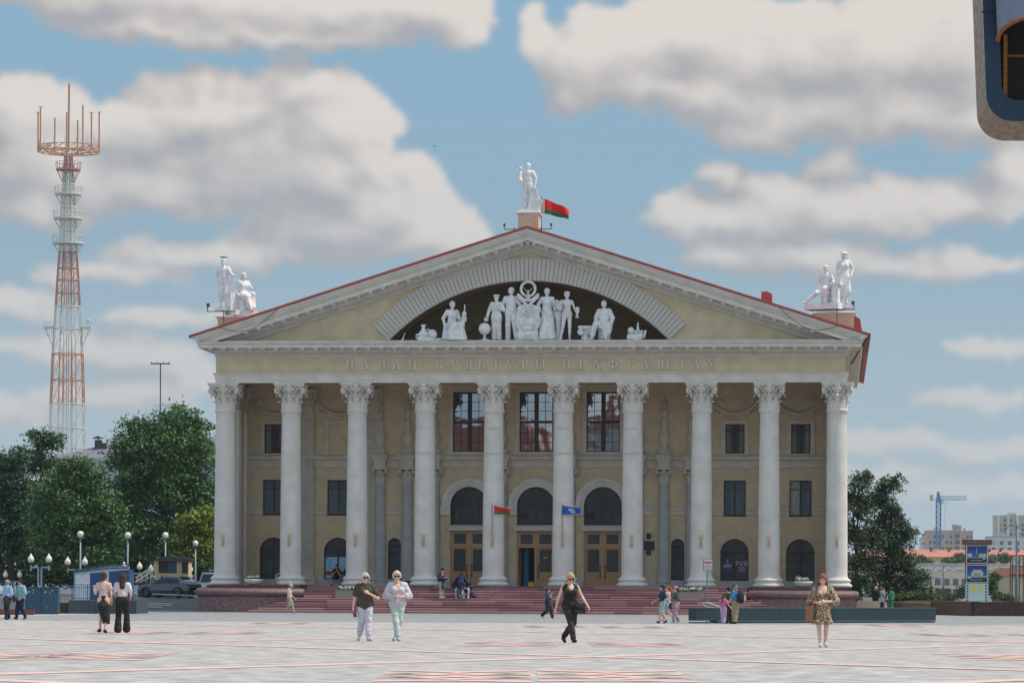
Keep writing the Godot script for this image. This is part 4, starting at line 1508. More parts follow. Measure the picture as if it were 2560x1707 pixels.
func arched_window(h: Array) -> void:
	var w: float = h[1]
	var y0: float = h[2]
	var t: float = h[3]
	var wide := w > 0.6
	var b := B.new()
	b.arc_band(Vector2(0, t), w - 0.06, w, 0, PI, 20, -0.06, 0)
	b.box(Vector3(-w, y0, -0.06), Vector3(-w + 0.06, t, 0))
	b.box(Vector3(w - 0.06, y0, -0.06), Vector3(w, t, 0))
	b.box(Vector3(-w, y0, -0.062), Vector3(w, y0 + 0.06, 0.001))
	var bar := t + 0.02 if wide else t - 0.12
	b.box(Vector3(-w, bar - 0.07, -0.061), Vector3(w, bar + 0.07, 0.002))
	var low := bar - 0.45
	b.box(Vector3(-w, low - 0.025, -0.061), Vector3(w, low + 0.025, 0.002))
	if wide:
		b.box(Vector3(-0.05, y0, -0.063), Vector3(0.05, bar, 0.003))
		b.box(Vector3(-0.025, bar, -0.063), Vector3(0.025, t + w - 0.03, 0.003))
	var o := part("window", b, M.frame_black, P)
	o.position = Vector3(h[0], 0, WALL - 0.16)
	var sides := [[-w + 0.05, -0.04], [0.04, w - 0.05]] if wide else [[-w + 0.05, w - 0.05]]
	for s in sides:
		pane(s[0], y0 + 0.05, s[1], low - 0.02, o, M.pane_glass)
		pane(s[0], low + 0.02, s[1], bar - 0.06, o, M.pane_glass)
	if wide:
		for q in [[0.0, PI / 2], [PI / 2, PI]]:
			poly_pane(arc_pts(w - 0.04, q[0], q[1], 8) + [Vector2(0, 0.0)], bar + 0.02, o)
	else:
		poly_pane(arc_pts(w - 0.04, 0, PI, 12), t - 0.04, o)

func door(h: Array) -> void:
	var u: float = h[0]
	var mid := u == 0.0
	var b := B.new()
	b.box(Vector3(-1.19, 1.66, -0.16), Vector3(-1.09, 5.11, 0))
	b.box(Vector3(1.09, 1.66, -0.16), Vector3(1.19, 5.11, 0))
	b.box(Vector3(-1.09, 5.02, -0.16), Vector3(1.09, 5.11, 0))
	b.box(Vector3(-0.09, 1.66, -0.16), Vector3(0.09, 5.02, 0.01))
	b.box(Vector3(-1.09, 4.08, -0.16), Vector3(-0.09, 4.22, 0.005))
	b.box(Vector3(0.09, 4.08, -0.16), Vector3(1.09, 4.22, 0.005))
	for s in [-1.0, 1.0]:
		for q in [[4.22, 4.32], [4.93, 5.02]]:
			b.box(Vector3(minf(s * 0.09, s * 1.09), q[0], -0.12), Vector3(maxf(s * 0.09, s * 1.09), q[1], -0.02))
		for x in [0.15, 1.03]:
			b.box(Vector3(s * x - 0.06, 4.32, -0.12), Vector3(s * x + 0.06, 4.93, -0.02))
	var o := part("doorway", b, M.wood_door, P)
	o.position = Vector3(u, 0, WALL - 0.10)
	for s in [-1.0, 1.0]:
		pane(minf(s * 0.2, s * 0.98), 4.3, maxf(s * 0.2, s * 0.98), 4.95, o, M.pane_glass)
		var open: bool = mid and s < 0
		var lf := B.new()
		lf.box(Vector3(0, 1.68, -0.06), Vector3(0.12, 4.08, 0))
		lf.box(Vector3(0.86, 1.68, -0.06), Vector3(0.99, 4.08, 0))
		lf.box(Vector3(0.12, 3.98, -0.06), Vector3(0.86, 4.08, 0))
		lf.box(Vector3(0.12, 2.45, -0.06), Vector3(0.86, 2.58, 0))
		lf.box(Vector3(0.12, 1.68, -0.06), Vector3(0.86, 1.98, 0))
		for k in 7:
			lf.box(Vector3(0.12 + 0.1057 * k + 0.004, 1.98, -0.045), Vector3(0.12 + 0.1057 * (k + 1) - 0.004, 2.45, -0.02))
		var d := part("door_leaf", lf, M.wood_door, o)
		var basis := Basis() if s < 0 else Basis(Vector3.UP, PI)
		d.transform = Transform3D(basis, Vector3(s * 1.09, 0, -0.05 if s < 0 else -0.11))
		if open:
			d.transform = Transform3D(Basis(Vector3.UP, 1.5), Vector3(s * 1.07, 0, -0.05))
		pane(0.11, 2.57, 0.87, 3.99, d, M.pane_glass)
		var hd := B.new()
		var hz := 0.06 if s < 0 else -0.12
		hd.bar(Vector3(0.93, 2.3, hz), Vector3(0.93, 2.95, hz), 0.035)
		for y in [2.3, 2.95]:
			hd.cbox(Vector3(0.92, y, hz / 2), Vector3(0.10, 0.10, absf(hz) + 0.02))
		part("door_handle", hd, M.brass_dark, d)
	if mid:
		mat("curtain_blue", lin(0.06, 0.20, 0.38), 0.8)
		part("blue_curtain", B.new().box(Vector3(-0.85, 1.7, -1.2), Vector3(-0.55, 4.1, -1.15)), M.curtain_blue, P).position = Vector3(u, 0, WALL)
		part("floor_sign", B.new().prism(PackedVector2Array([Vector2(-0.48, 1.67), Vector2(-0.12, 1.67), Vector2(-0.14, 1.95), Vector2(-0.46, 1.95)]), -0.3, -0.1), mat("yellow_plastic", lin(0.55, 0.40, 0.02), 0.5), P).position = Vector3(u, 0, WALL)
		part("notice", B.new().box(Vector3(0.48, 3.42, 0), Vector3(0.70, 3.50, 0.006)), M.yellow_plastic, P).position = Vector3(u, 0, WALL - 0.12)

# ---- people and statues: a skeleton of joints in a frame 1.70 m tall, facing +z, its left hand at +x
var protos := {}

func head_mesh(stone: bool, child := false) -> Mesh:
	var key := "head%s" % stone
	if protos.has(key):
		return protos[key]
	var d := Sdf.new(Vector3(-0.12, -0.15, -0.14), Vector3(0.12, 0.15, 0.15), 0.0085)
	d.cap(Vector3(0, 0.035, -0.015), Vector3(0, 0.03, 0.0), 0.092, 0.088, 0.02, Vector3(1.17, 1.0, 0.95))
	d.cap(Vector3(0, -0.02, 0.025), Vector3(0, -0.085, 0.045), 0.066, 0.036, 0.03, Vector3(1.08, 1, 1))
	d.cap(Vector3(-0.035, 0.032, 0.075), Vector3(0.035, 0.032, 0.075), 0.014, 0.014, 0.015)
	d.cap(Vector3(0, 0.012, 0.088), Vector3(0, -0.022, 0.108), 0.010, 0.017, 0.012)
	d.cap(Vector3(-0.014, -0.057, 0.084), Vector3(0.014, -0.057, 0.084), 0.012, 0.012, 0.01)
	d.cap(Vector3(0, -0.092, 0.066), Vector3(0, -0.092, 0.070), 0.018, 0.018, 0.015)
	for s in [-1.0, 1.0]:
		d.cap(Vector3(s * 0.05, -0.01, 0.062), Vector3(s * 0.045, -0.02, 0.062), 0.022, 0.022, 0.02)
		d.cap(Vector3(s * 0.079, 0.012, -0.008), Vector3(s * 0.080, -0.018, -0.002), 0.016, 0.010, 0.006)
		d.sub(Vector3(s * 0.033, 0.010, 0.104), 0.017)
	d.cap(Vector3(0, -0.06, -0.01), Vector3(0, -0.16, -0.015), 0.052, 0.052, 0.02)
	var b := B.new()
	d.mesh(b, not stone)
	protos[key] = b.mesh()
	return protos[key]

func hand_mesh(grip: bool) -> Mesh:      # a left hand hanging along -y, thumb forward (+z), palm towards -x
	var key := "hand%s" % grip
	if protos.has(key):
		return protos[key]
	var d := Sdf.new(Vector3(-0.075, -0.21, -0.065), Vector3(0.04, 0.03, 0.085), 0.0065)
	d.cap(Vector3(0, 0.01, 0), Vector3(0, -0.03, 0), 0.026, 0.03, 0.01, Vector3(1.5, 1, 1))
	d.cap(Vector3(0, -0.035, 0.004), Vector3(0, -0.085, 0.002), 0.036, 0.040, 0.012, Vector3(2.3, 1, 1))
	for k in 4:
		var z := 0.031 - k * 0.0205
		var l: float = [0.075, 0.084, 0.078, 0.060][k]
		var c := 1.0 if grip else 0.35 + k * 0.08
		var a := Vector3(0, -0.094, z)
		var p1 := a + Vector3(-l * 0.42 * sin(c * 1.0), -l * 0.42 * cos(c * 1.0), 0)
		var p2 := p1 + Vector3(-l * 0.33 * sin(c * 2.0), -l * 0.33 * cos(c * 2.0), 0)
		var p3 := p2 + Vector3(-l * 0.25 * sin(c * 2.8), -l * 0.25 * cos(c * 2.8), 0)
		d.cap(a, p1, 0.0100, 0.0092, 0.004)
		d.cap(p1, p2, 0.0092, 0.0086, 0.003)
		d.cap(p2, p3, 0.0086, 0.0074, 0.003)
	var t0 := Vector3(-0.004, -0.035, 0.028)
	var t1 := Vector3(-0.016, -0.066, 0.050)
	var t2 := Vector3(-0.034, -0.092, 0.046) if grip else Vector3(-0.022, -0.094, 0.058)
	d.cap(t0, t1, 0.016, 0.011, 0.008)
	d.cap(t1, t2, 0.011, 0.009, 0.004)
	var b := B.new()
	d.mesh(b)
	protos[key] = b.mesh()
	return protos[key]

func joints(over: Dictionary) -> Dictionary:
	var j := {"hd": Vector3(0, 1.585, 0.02), "nk": Vector3(0, 1.44, -0.012), "ch": Vector3(0, 1.28, 0), "ws": Vector3(0, 1.09, 0.0), "pv": Vector3(0, 0.95, 0)}
	for s in [["l", 1.0], ["r", -1.0]]:
		var n: String = s[0]
		var x: float = s[1]
		j["s" + n] = Vector3(x * 0.172, 1.385, -0.01)
		j["e" + n] = Vector3(x * 0.225, 1.12, -0.03)
		j["w" + n] = Vector3(x * 0.24, 0.885, 0.05)
		j["h" + n] = Vector3(x * 0.088, 0.92, 0)
		j["k" + n] = Vector3(x * 0.096, 0.50, 0.02)
		j["a" + n] = Vector3(x * 0.096, 0.085, -0.025)
		j["t" + n] = Vector3(x * 0.118, 0.032, 0.125)
	for k in over:
		j[k] = over[k]
	return j

func bones(J: Dictionary, fat: float, male: bool) -> Array:    # [tag, a, b, ra, rb, blend, squash]
	var o := []
	var fl := Vector3(1, 1, 1.38)
	var cw := 0.142 if male else 0.128
	o.append(["pelvis", J.hr + Vector3(0, 0.02, -0.01), J.hl + Vector3(0, 0.02, -0.01), 0.098 * fat, 0.098 * fat, 0.04, Vector3(1, 1, 1.1)])
	o.append(["belly", J.pv, J.ws, 0.150 * fat, (0.138 if male else 0.122) * fat, 0.05, Vector3(1, 1, 1.35 / sqrt(fat))])
	o.append(["chest", J.ws, J.ch + Vector3(0, 0.02, 0), (0.138 if male else 0.122) * fat, cw * sqrt(fat) * 1.05, 0.05, fl])
	o.append(["yoke", J.sr.lerp(J.sl, 0.12) + Vector3(0, -0.035, 0), J.sl.lerp(J.sr, 0.12) + Vector3(0, -0.035, 0), 0.072, 0.072, 0.05, Vector3.ONE])
	if not male:
		var f: Vector3 = (J.sl - J.sr).cross(J.nk - J.ws).normalized()
		var sd: Vector3 = (J.sl - J.sr).normalized()
		for s in [-1.0, 1.0]:
			var c: Vector3 = J.ch + sd * s * 0.068 * fat + f * 0.075 + Vector3(0, -0.012, 0)
			o.append(["bust", c, c + Vector3(0, -0.02, 0), 0.058 * fat, 0.06 * fat, 0.035, Vector3.ONE])
	o.append(["neck", J.nk + Vector3(0, -0.03, -0.005), J.hd + Vector3(0, -0.06, -0.015), 0.056 if male else 0.048, 0.052 if male else 0.044, 0.03, Vector3.ONE])
	o.append(["trap", J.nk + Vector3(0, -0.01, -0.01), J.sl.lerp(J.nk, 0.35) + Vector3(0, -0.02, 0), 0.045, 0.05, 0.03, Vector3.ONE])
	o.append(["trap", J.nk + Vector3(0, -0.01, -0.01), J.sr.lerp(J.nk, 0.35) + Vector3(0, -0.02, 0), 0.045, 0.05, 0.03, Vector3.ONE])
	var m := 1.1 if male else 0.98
	var ff := lerpf(1.0, fat, 0.8)
	for n in ["l", "r"]:
		o.append(["upper_arm", J["s" + n], J["e" + n], 0.050 * m * ff, 0.038 * m * ff, 0.03, Vector3.ONE])
		o.append(["fore_arm", J["e" + n], J["w" + n], 0.039 * m * ff, 0.027 * m, 0.02, Vector3.ONE])
		o.append(["thigh", J["h" + n] + Vector3(0, -0.02, 0), J["k" + n], 0.088 * ff, 0.055 * ff, 0.03, Vector3.ONE])
		o.append(["shin", J["k" + n], J["a" + n], 0.054 * ff, 0.035, 0.03, Vector3.ONE])
		var calf: Vector3 = J["k" + n].lerp(J["a" + n], 0.3) + (Vector3(0, 0, -0.018) if absf(J["k" + n].y - J["a" + n].y) > 0.2 else Vector3.ZERO)
		o.append(["shin", calf, calf.lerp(J["a" + n], 0.3), 0.05 * ff, 0.042, 0.03, Vector3.ONE])
		o.append(["foot", J["a" + n] + Vector3(0, -0.035, 0), J["t" + n], 0.040, 0.030, 0.02, Vector3.ONE])
	return o

func field_of(caps: Array, cell: float) -> Sdf:
	var lo := Vector3.ONE * 99
	var hi := -lo
	for c in caps:
		var r: Vector3 = Vector3.ONE * (maxf(c[3], c[4]) + cell * 2.5) / c[6]
		lo = lo.min(c[1] - r).min(c[2] - r)
		hi = hi.max(c[1] + r).max(c[2] + r)
	var d := Sdf.new(lo, hi, cell)
	for c in caps:
		d.cap(c[1], c[2], c[3], c[4], c[5], c[6])
	return d

func capsule(tag_: String, a: Vector3, b: Vector3, ra: float, rb: float, k := 0.02, s := Vector3.ONE) -> Array:
	return [tag_, a, b, ra, rb, k, s]

func put_hand(b: B, J: Dictionary, n: String, grip: bool, fwd: Vector3) -> void:
	var s := 1.0 if n == "l" else -1.0
	var d: Vector3 = (J["w" + n] - J["e" + n]).normalized()
	if J.has("hand_" + n):
		d = J["hand_" + n].normalized()
	var y := -d
	var z := (fwd - y * fwd.dot(y)).normalized()
	if z.length() < 0.5:
		z = (Vector3.UP - y * y.y).normalized()
	var x := y.cross(z)
	var t := Transform3D(Basis(x, y, z), J["w" + n])
	if s < 0:
		t = t * Transform3D(Basis().scaled(Vector3(-1, 1, 1)), Vector3.ZERO)
	b.st.append_from(hand_mesh(grip), 0, t)

func head_turn(s: Dictionary) -> Basis:
	return Basis(Vector3.UP, deg_to_rad(s.get("hy", 0.0))) * Basis(Vector3.RIGHT, deg_to_rad(s.get("hp", 0.0))) * Basis(Vector3.BACK, deg_to_rad(s.get("hz", 0.0)))

func hair_caps(kind: String) -> Array:      # around a head centred on the origin
	var o := []
	match kind:
		"short", "curly":
			var r := 0.104 if kind == "short" else 0.112
			o.append(capsule("h", Vector3(0, 0.052, -0.028), Vector3(0, 0.050, 0.01), r, 0.098, 0.02, Vector3(1.12, 1, 1)))
			o.append(capsule("h", Vector3(0, 0.0, -0.05), Vector3(0, -0.04, -0.05), 0.082, 0.06, 0.02, Vector3(1.05, 1, 1)))
			if kind == "curly":
				for k in 14:
					var a := k * 2.4
					var p := Vector3(sin(a) * 0.08, 0.06 + 0.05 * cos(k * 1.7), -0.02 + cos(a) * 0.075)
					o.append(capsule("h", p, p, 0.034, 0.034, 0.01))
		"bob", "pixie":
			o.append(capsule("h", Vector3(0, 0.055, -0.025), Vector3(0, 0.055, 0.02), 0.112, 0.102, 0.02, Vector3(1.08, 1, 1)))
			o.append(capsule("h", Vector3(0, 0.01, -0.05), Vector3(0, -0.06 if kind == "bob" else -0.03, -0.045), 0.095, 0.07, 0.02, Vector3(1.0, 1, 1)))
			for s in [-1.0, 1.0]:
				o.append(capsule("h", Vector3(s * 0.075, 0.06, 0.01), Vector3(s * 0.085, -0.055 if kind == "bob" else 0.0, 0.0), 0.038, 0.03, 0.02))
			o.append(capsule("h", Vector3(-0.05, 0.088, 0.062), Vector3(0.06, 0.075, 0.066), 0.034, 0.03, 0.02))
		"long", "pony", "bun", "wild":
			o.append(capsule("h", Vector3(0, 0.048, -0.025), Vector3(0, 0.048, 0.012), 0.107, 0.098, 0.02, Vector3(1.1, 1, 1)))
			o.append(capsule("h", Vector3(0, 0.0, -0.05), Vector3(0, -0.05, -0.05), 0.085, 0.06, 0.02, Vector3(1.05, 1, 1)))
			if kind == "bun":
				o.append(capsule("h", Vector3(0, -0.05, -0.12), Vector3(0, -0.075, -0.115), 0.045, 0.038, 0.015))
			elif kind == "pony":
				o.append(capsule("h", Vector3(0, 0.06, -0.13), Vector3(0, -0.10, -0.16), 0.032, 0.04, 0.02))
				o.append(capsule("h", Vector3(0, -0.10, -0.16), Vector3(0.01, -0.36, -0.14), 0.04, 0.022, 0.02))
			elif kind == "wild":
				o.append(capsule("h", Vector3(0, 0.03, -0.10), Vector3(0.03, -0.16, -0.17), 0.10, 0.12, 0.04))
				o.append(capsule("h", Vector3(0.03, -0.16, -0.17), Vector3(0.06, -0.32, -0.19), 0.12, 0.07, 0.04))
			else:
				o.append(capsule("h", Vector3(0, 0.0, -0.085), Vector3(0, -0.26, -0.115), 0.085, 0.075, 0.03, Vector3(0.9, 1, 1.4)))
				for s in [-1.0, 1.0]:
					o.append(capsule("h", Vector3(s * 0.07, 0.05, -0.01), Vector3(s * 0.088, -0.15, -0.03), 0.042, 0.035, 0.03))
					o.append(capsule("h", Vector3(s * 0.088, -0.15, -0.03), Vector3(s * 0.075, -0.27, -0.06), 0.035, 0.028, 0.03))
		"cap":
			o.append(capsule("h", Vector3(0, 0.068, -0.015), Vector3(0, 0.068, 0.0), 0.108, 0.104, 0.02, Vector3(1.1, 1, 0.98)))
	return o

func cloth(called: String, caps: Array, cell: float, m: Material, parent: Node, cuts := []) -> void:
	if caps.is_empty():
		return
	var d := field_of(caps, cell)
	for c in cuts:
		d.cut(c[0], c[1])
	var b := B.new()
	d.mesh(b)
	part(called, b, m, parent)

func grown(caps: Array, tags: Array, by: float) -> Array:
	var o := []
	for c in caps:
		if c[0] in tags:
			o.append([c[0], c[1], c[2], c[3] + by, c[4] + by, c[5], c[6]])
	return o

func up_to(c: Array, f: float, r_end: float) -> Array:      # the first part of a bone, ending in a given radius
	return [c[0], c[1], c[1].lerp(c[2], f), c[3], r_end, c[5], c[6]]

func dye(called: String, r: float, g: float, b: float, rough := 0.85) -> StandardMaterial3D:
	var m := mat(called, lin(r, g, b), rough, noises.grain, 0.5)
	m.uv1_world_triplanar = false
	m.heightmap_enabled = true
	m.heightmap_texture = noise_tex("folds", 0.012, 0.0, 1.0, FastNoiseLite.TYPE_SIMPLEX_SMOOTH, 3, Color.WHITE, Color.WHITE, 256)
	m.heightmap_scale = 5.0
	return m

func figure(s: Dictionary) -> Node3D:
	var J := joints(s.get("j", {}))
	var male: bool = s.get("male", false)
	var fat: float = s.get("fat", 1.0)
	var cell: float = s.get("cell", 0.026)
	var bs := bones(J, fat, male)
	var t := thing("person", s.label, "person", s.at, deg_to_rad(s.get("yaw", 0.0)), s.get("group", ""))
	t.scale = Vector3.ONE * (s.h / 1.70)
	var skin: StandardMaterial3D = s.get("skin", M.skin_fair)
	skin.vertex_color_use_as_albedo = true
	var turn := head_turn(s)
	var fwd: Vector3 = (J.sl - J.sr).cross(J.nk - J.pv).normalized()
	# body
	var b := B.new()
	field_of(bs, cell).mesh(b)
	b.st.append_from(head_mesh(false), 0, Transform3D(turn, J.hd))
	for n in ["l", "r"]:
		put_hand(b, J, n, s.get("grip_" + n, false), s.get("thumb_" + n, fwd))
	part("body", b, skin, t)
	# top
	if s.has("top"):
		var loose: float = s.get("loose", 0.016)
		var caps := grown(bs, ["belly", "chest", "yoke", "bust", "trap", "pelvis"], loose) if s.get("straps", false) == false else grown(bs, ["chest", "bust"], 0.010)
		var sleeve: float = s.get("sleeve", 0.5)
		for c in bs:
			if c[0] == "upper_arm" and sleeve > 0.0:
				caps.append(up_to([c[0], c[1], c[2], c[3] + loose + 0.004, c[4], c[5], c[6]], minf(1.0, sleeve), c[4] + loose + s.get("flare", 0.012)))
			if c[0] == "fore_arm" and sleeve > 1.0:
				caps.append(up_to([c[0], c[1], c[2], c[3] + loose, c[4], c[5], c[6]], minf(0.98, sleeve - 1.0), c[4] + loose + s.get("flare", 0.004)))
		for c in s.get("top_extra", []):
			caps.append(c)
		var d := field_of(caps, cell)
		if s.has("hem"):
			d.cut(Vector3.DOWN, -s.hem)
		if s.has("top_above"):
			d.cut(Vector3.UP, s.top_above)
		if s.has("vneck"):
			d.sub(J.nk + fwd * 0.09 + Vector3(0, -0.03, 0), s.vneck, Vector3(1.1, 0.62, 1))
		var tb := B.new()
		d.mesh(tb)
		var top := part(s.get("top_name", "shirt"), tb, s.top, t)
		if s.get("straps", false):
			var st := B.new()
			for x in [-1.0, 1.0]:
				st.tube([J.ch + Vector3(x * 0.10, 0.02, -0.10), J.ch + Vector3(x * 0.10, 0.12, -0.075), J.ch + Vector3(x * 0.11, 0.155, 0.0), J.ch + Vector3(x * 0.10, 0.10, 0.09)], [0.009], 5)
			part("strap", st, s.top, top)
	# legs
	if s.has("legs"):
		var lo: float = s.get("leg_loose", 0.016)
		var caps := grown(bs, ["pelvis"], lo) + grown(bs, ["belly"], lo * 0.6)
		var down: float = s.get("leg_end", 1.9)      # 1 knee, 2 ankle
		for c in bs:
			if c[0] == "thigh":
				caps.append(up_to([c[0], c[1], c[2], c[3] + lo, c[4] + lo, c[5], c[6]], minf(1.0, down), lerpf(c[3], c[4], minf(1.0, down)) + lo + s.get("leg_flare", 0.0) * (0.0 if down > 1 else 1.0)))
			elif c[0] == "shin" and down > 1.0 and c[3] > 0.052:
				caps.append(up_to([c[0], c[1], c[2], c[3] + lo, c[4], c[5], c[6]], down - 1.0, c[4] + lo + 0.008 + s.get("leg_flare", 0.0)))
		cloth(s.get("legs_name", "trousers"), caps, cell, s.legs, t, [[Vector3.UP, s.get("waist", 1.06)]])
	if s.has("skirt"):
		cloth(s.get("skirt_name", "skirt"), s.skirt_caps, cell, s.skirt, t, s.get("skirt_cuts", []))
	# feet
	if s.has("shoes"):
		for c in bs:
			if c[0] == "foot":
				cloth("shoe", [[c[0], c[1] + Vector3(0, 0.004, -0.01), c[2] + Vector3(0, 0.006, 0.015), c[3] + 0.012, c[4] + 0.010, 0.02, c[6]]], cell * 0.8, s.shoes, t)
	# hair and hats
	if s.has("hair"):
		var hc := hair_caps(s.get("hair_kind", "short"))
		if not hc.is_empty():
			var d := field_of(hc, cell * 0.62)
			d.sub(Vector3(0, -0.045, 0.085), 0.095, Vector3(1.12, 0.80, 1))
			var hb := B.new()
			d.mesh(hb)
			part("hair", hb, s.hair, t).transform = Transform3D(turn, J.hd)
	if s.has("hat"):
		var d := field_of(hair_caps("cap"), cell * 0.6)
		d.cut(Vector3(0, -1, 0.12), -0.055)
		var hb := B.new()
		d.mesh(hb)
		hb.st.set_smooth_group(0xFFFFFFFF)
		var br := PackedVector2Array()
		for k in 13:
			var a := PI * k / 12
			br.append(Vector2(cos(a) * 0.085, 0.07 + sin(a) * 0.115))
		hb.x = Transform3D(Basis(Vector3.RIGHT, PI / 2 + 0.15), Vector3(0, 0.072, 0))
		hb.prism(br, -0.006, 0.006)
		part("hat", hb, s.hat, t).transform = Transform3D(turn * Basis(Vector3.UP, deg_to_rad(s.get("hat_turn", 0.0))), J.hd)
	if s.get("shades", false):
		var gl := B.new()
		for x in [-1.0, 1.0]:
			gl.cbox(Vector3(x * 0.034, 0.012, 0.098), Vector3(0.056, 0.042, 0.014))
			gl.bar(Vector3(x * 0.06, 0.02, 0.095), Vector3(x * 0.085, 0.018, 0.0), 0.008)
		gl.bar(Vector3(-0.01, 0.022, 0.102), Vector3(0.01, 0.022, 0.102), 0.008)
		part("sunglasses", gl, M.plaque_black, t).transform = Transform3D(turn, J.hd)
	return t

# ---- statues: one continuous white figure with its clothes
func statue(label: String, at_: Vector3, turn: float, high: float, s: Dictionary, group := "") -> Node3D:
	var J := joints(s.get("j", {}))
	var male: bool = s.get("male", false)
	var bs := bones(J, s.get("fat", 1.0), male)
	var caps := bs.duplicate()
	var lo: float = s.get("loose", 0.014)
	if lo > 0:
		caps.append_array(grown(bs, ["belly", "chest", "yoke", "bust"], lo))
		for c in bs:
			if c[0] == "upper_arm":
				caps.append(up_to([c[0], c[1], c[2], c[3] + lo + 0.008, c[4], c[5], c[6]], minf(1.0, s.get("sleeve", 0.6)), c[4] + lo + 0.012))
			if c[0] == "fore_arm" and s.get("sleeve", 0.6) > 1.0:
				caps.append(up_to([c[0], c[1], c[2], c[3] + lo, c[4], c[5], c[6]], 0.9, c[4] + lo + 0.010))
			if s.get("trousers", true):
				if c[0] == "thigh":
					caps.append([c[0], c[1], c[2], c[3] + 0.020, c[4] + 0.034, c[5], c[6]])
				if c[0] == "shin" and c[3] > 0.052:
					caps.append(up_to([c[0], c[1], c[2], c[3] + 0.034, c[4], c[5], c[6]], s.get("leg_end", 0.86), c[4] + s.get("leg_flare", 0.05)))
	for c in s.get("extra", []):
		caps.append(c)
	var cell := 0.021
	var d := field_of(caps, cell)
	for c in s.get("cuts", []):
		d.cut(c[0], c[1])
	var b := B.new()
	d.mesh(b)
	var tr := head_turn(s)
	b.st.append_from(head_mesh(true), 0, Transform3D(tr, J.hd))
	var hc := hair_caps(s.get("hair", "short"))
	if not hc.is_empty():
		var hd := field_of(hc, 0.016)
		hd.sub(Vector3(0, -0.045, 0.085), 0.095, Vector3(1.12, 0.80, 1))
		b.x = Transform3D(tr, J.hd)
		hd.mesh(b)
		b.x = Transform3D()
	if s.get("peak", false):
		b.flat()
		b.x = Transform3D(tr, J.hd + tr * Vector3(0, 0.06, 0))
		b.lathe([Vector2(0.095, 0), Vector2(0.10, 0.03), Vector2(0.125, 0.06), Vector2(0.10, 0.085), Vector2(0, 0.09)], 16)
		b.cbox(Vector3(0, 0.0, 0.10), Vector3(0.13, 0.012, 0.07))
		b.x = Transform3D()
	var fwd: Vector3 = (J.sl - J.sr).cross(J.nk - J.pv).normalized()
	for n in ["l", "r"]:
		put_hand(b, J, n, s.get("grip_" + n, false), s.get("thumb_" + n, fwd))
	var o := thing("statue", label, "statue", P.transform * at_, PALACE_TURN + deg_to_rad(turn), group)
	o.scale = Vector3.ONE * (high / 1.70)
	part("figure", b, M.statue_white, o)
	return o

func seated(over: Dictionary) -> Dictionary:
	var j := {"pv": Vector3(0, 0.54, 0), "ws": Vector3(0, 0.68, 0.0), "ch": Vector3(0, 0.87, 0.01), "nk": Vector3(0, 1.03, 0.0), "hd": Vector3(0, 1.175, 0.03), "sl": Vector3(0.172, 0.975, 0), "sr": Vector3(-0.172, 0.975, 0),
		"hl": Vector3(0.09, 0.52, 0.02), "hr": Vector3(-0.09, 0.52, 0.02), "kl": Vector3(0.13, 0.53, 0.42), "kr": Vector3(-0.13, 0.53, 0.42), "al": Vector3(0.13, 0.085, 0.40), "ar": Vector3(-0.13, 0.085, 0.40), "tl": Vector3(0.14, 0.03, 0.56), "tr": Vector3(-0.14, 0.03, 0.56),
		"el": Vector3(0.24, 0.74, 0.05), "er": Vector3(-0.24, 0.74, 0.05), "wl": Vector3(0.16, 0.62, 0.28), "wr": Vector3(-0.16, 0.62, 0.28)}
	for k in over:
		j[k] = over[k]
	return j

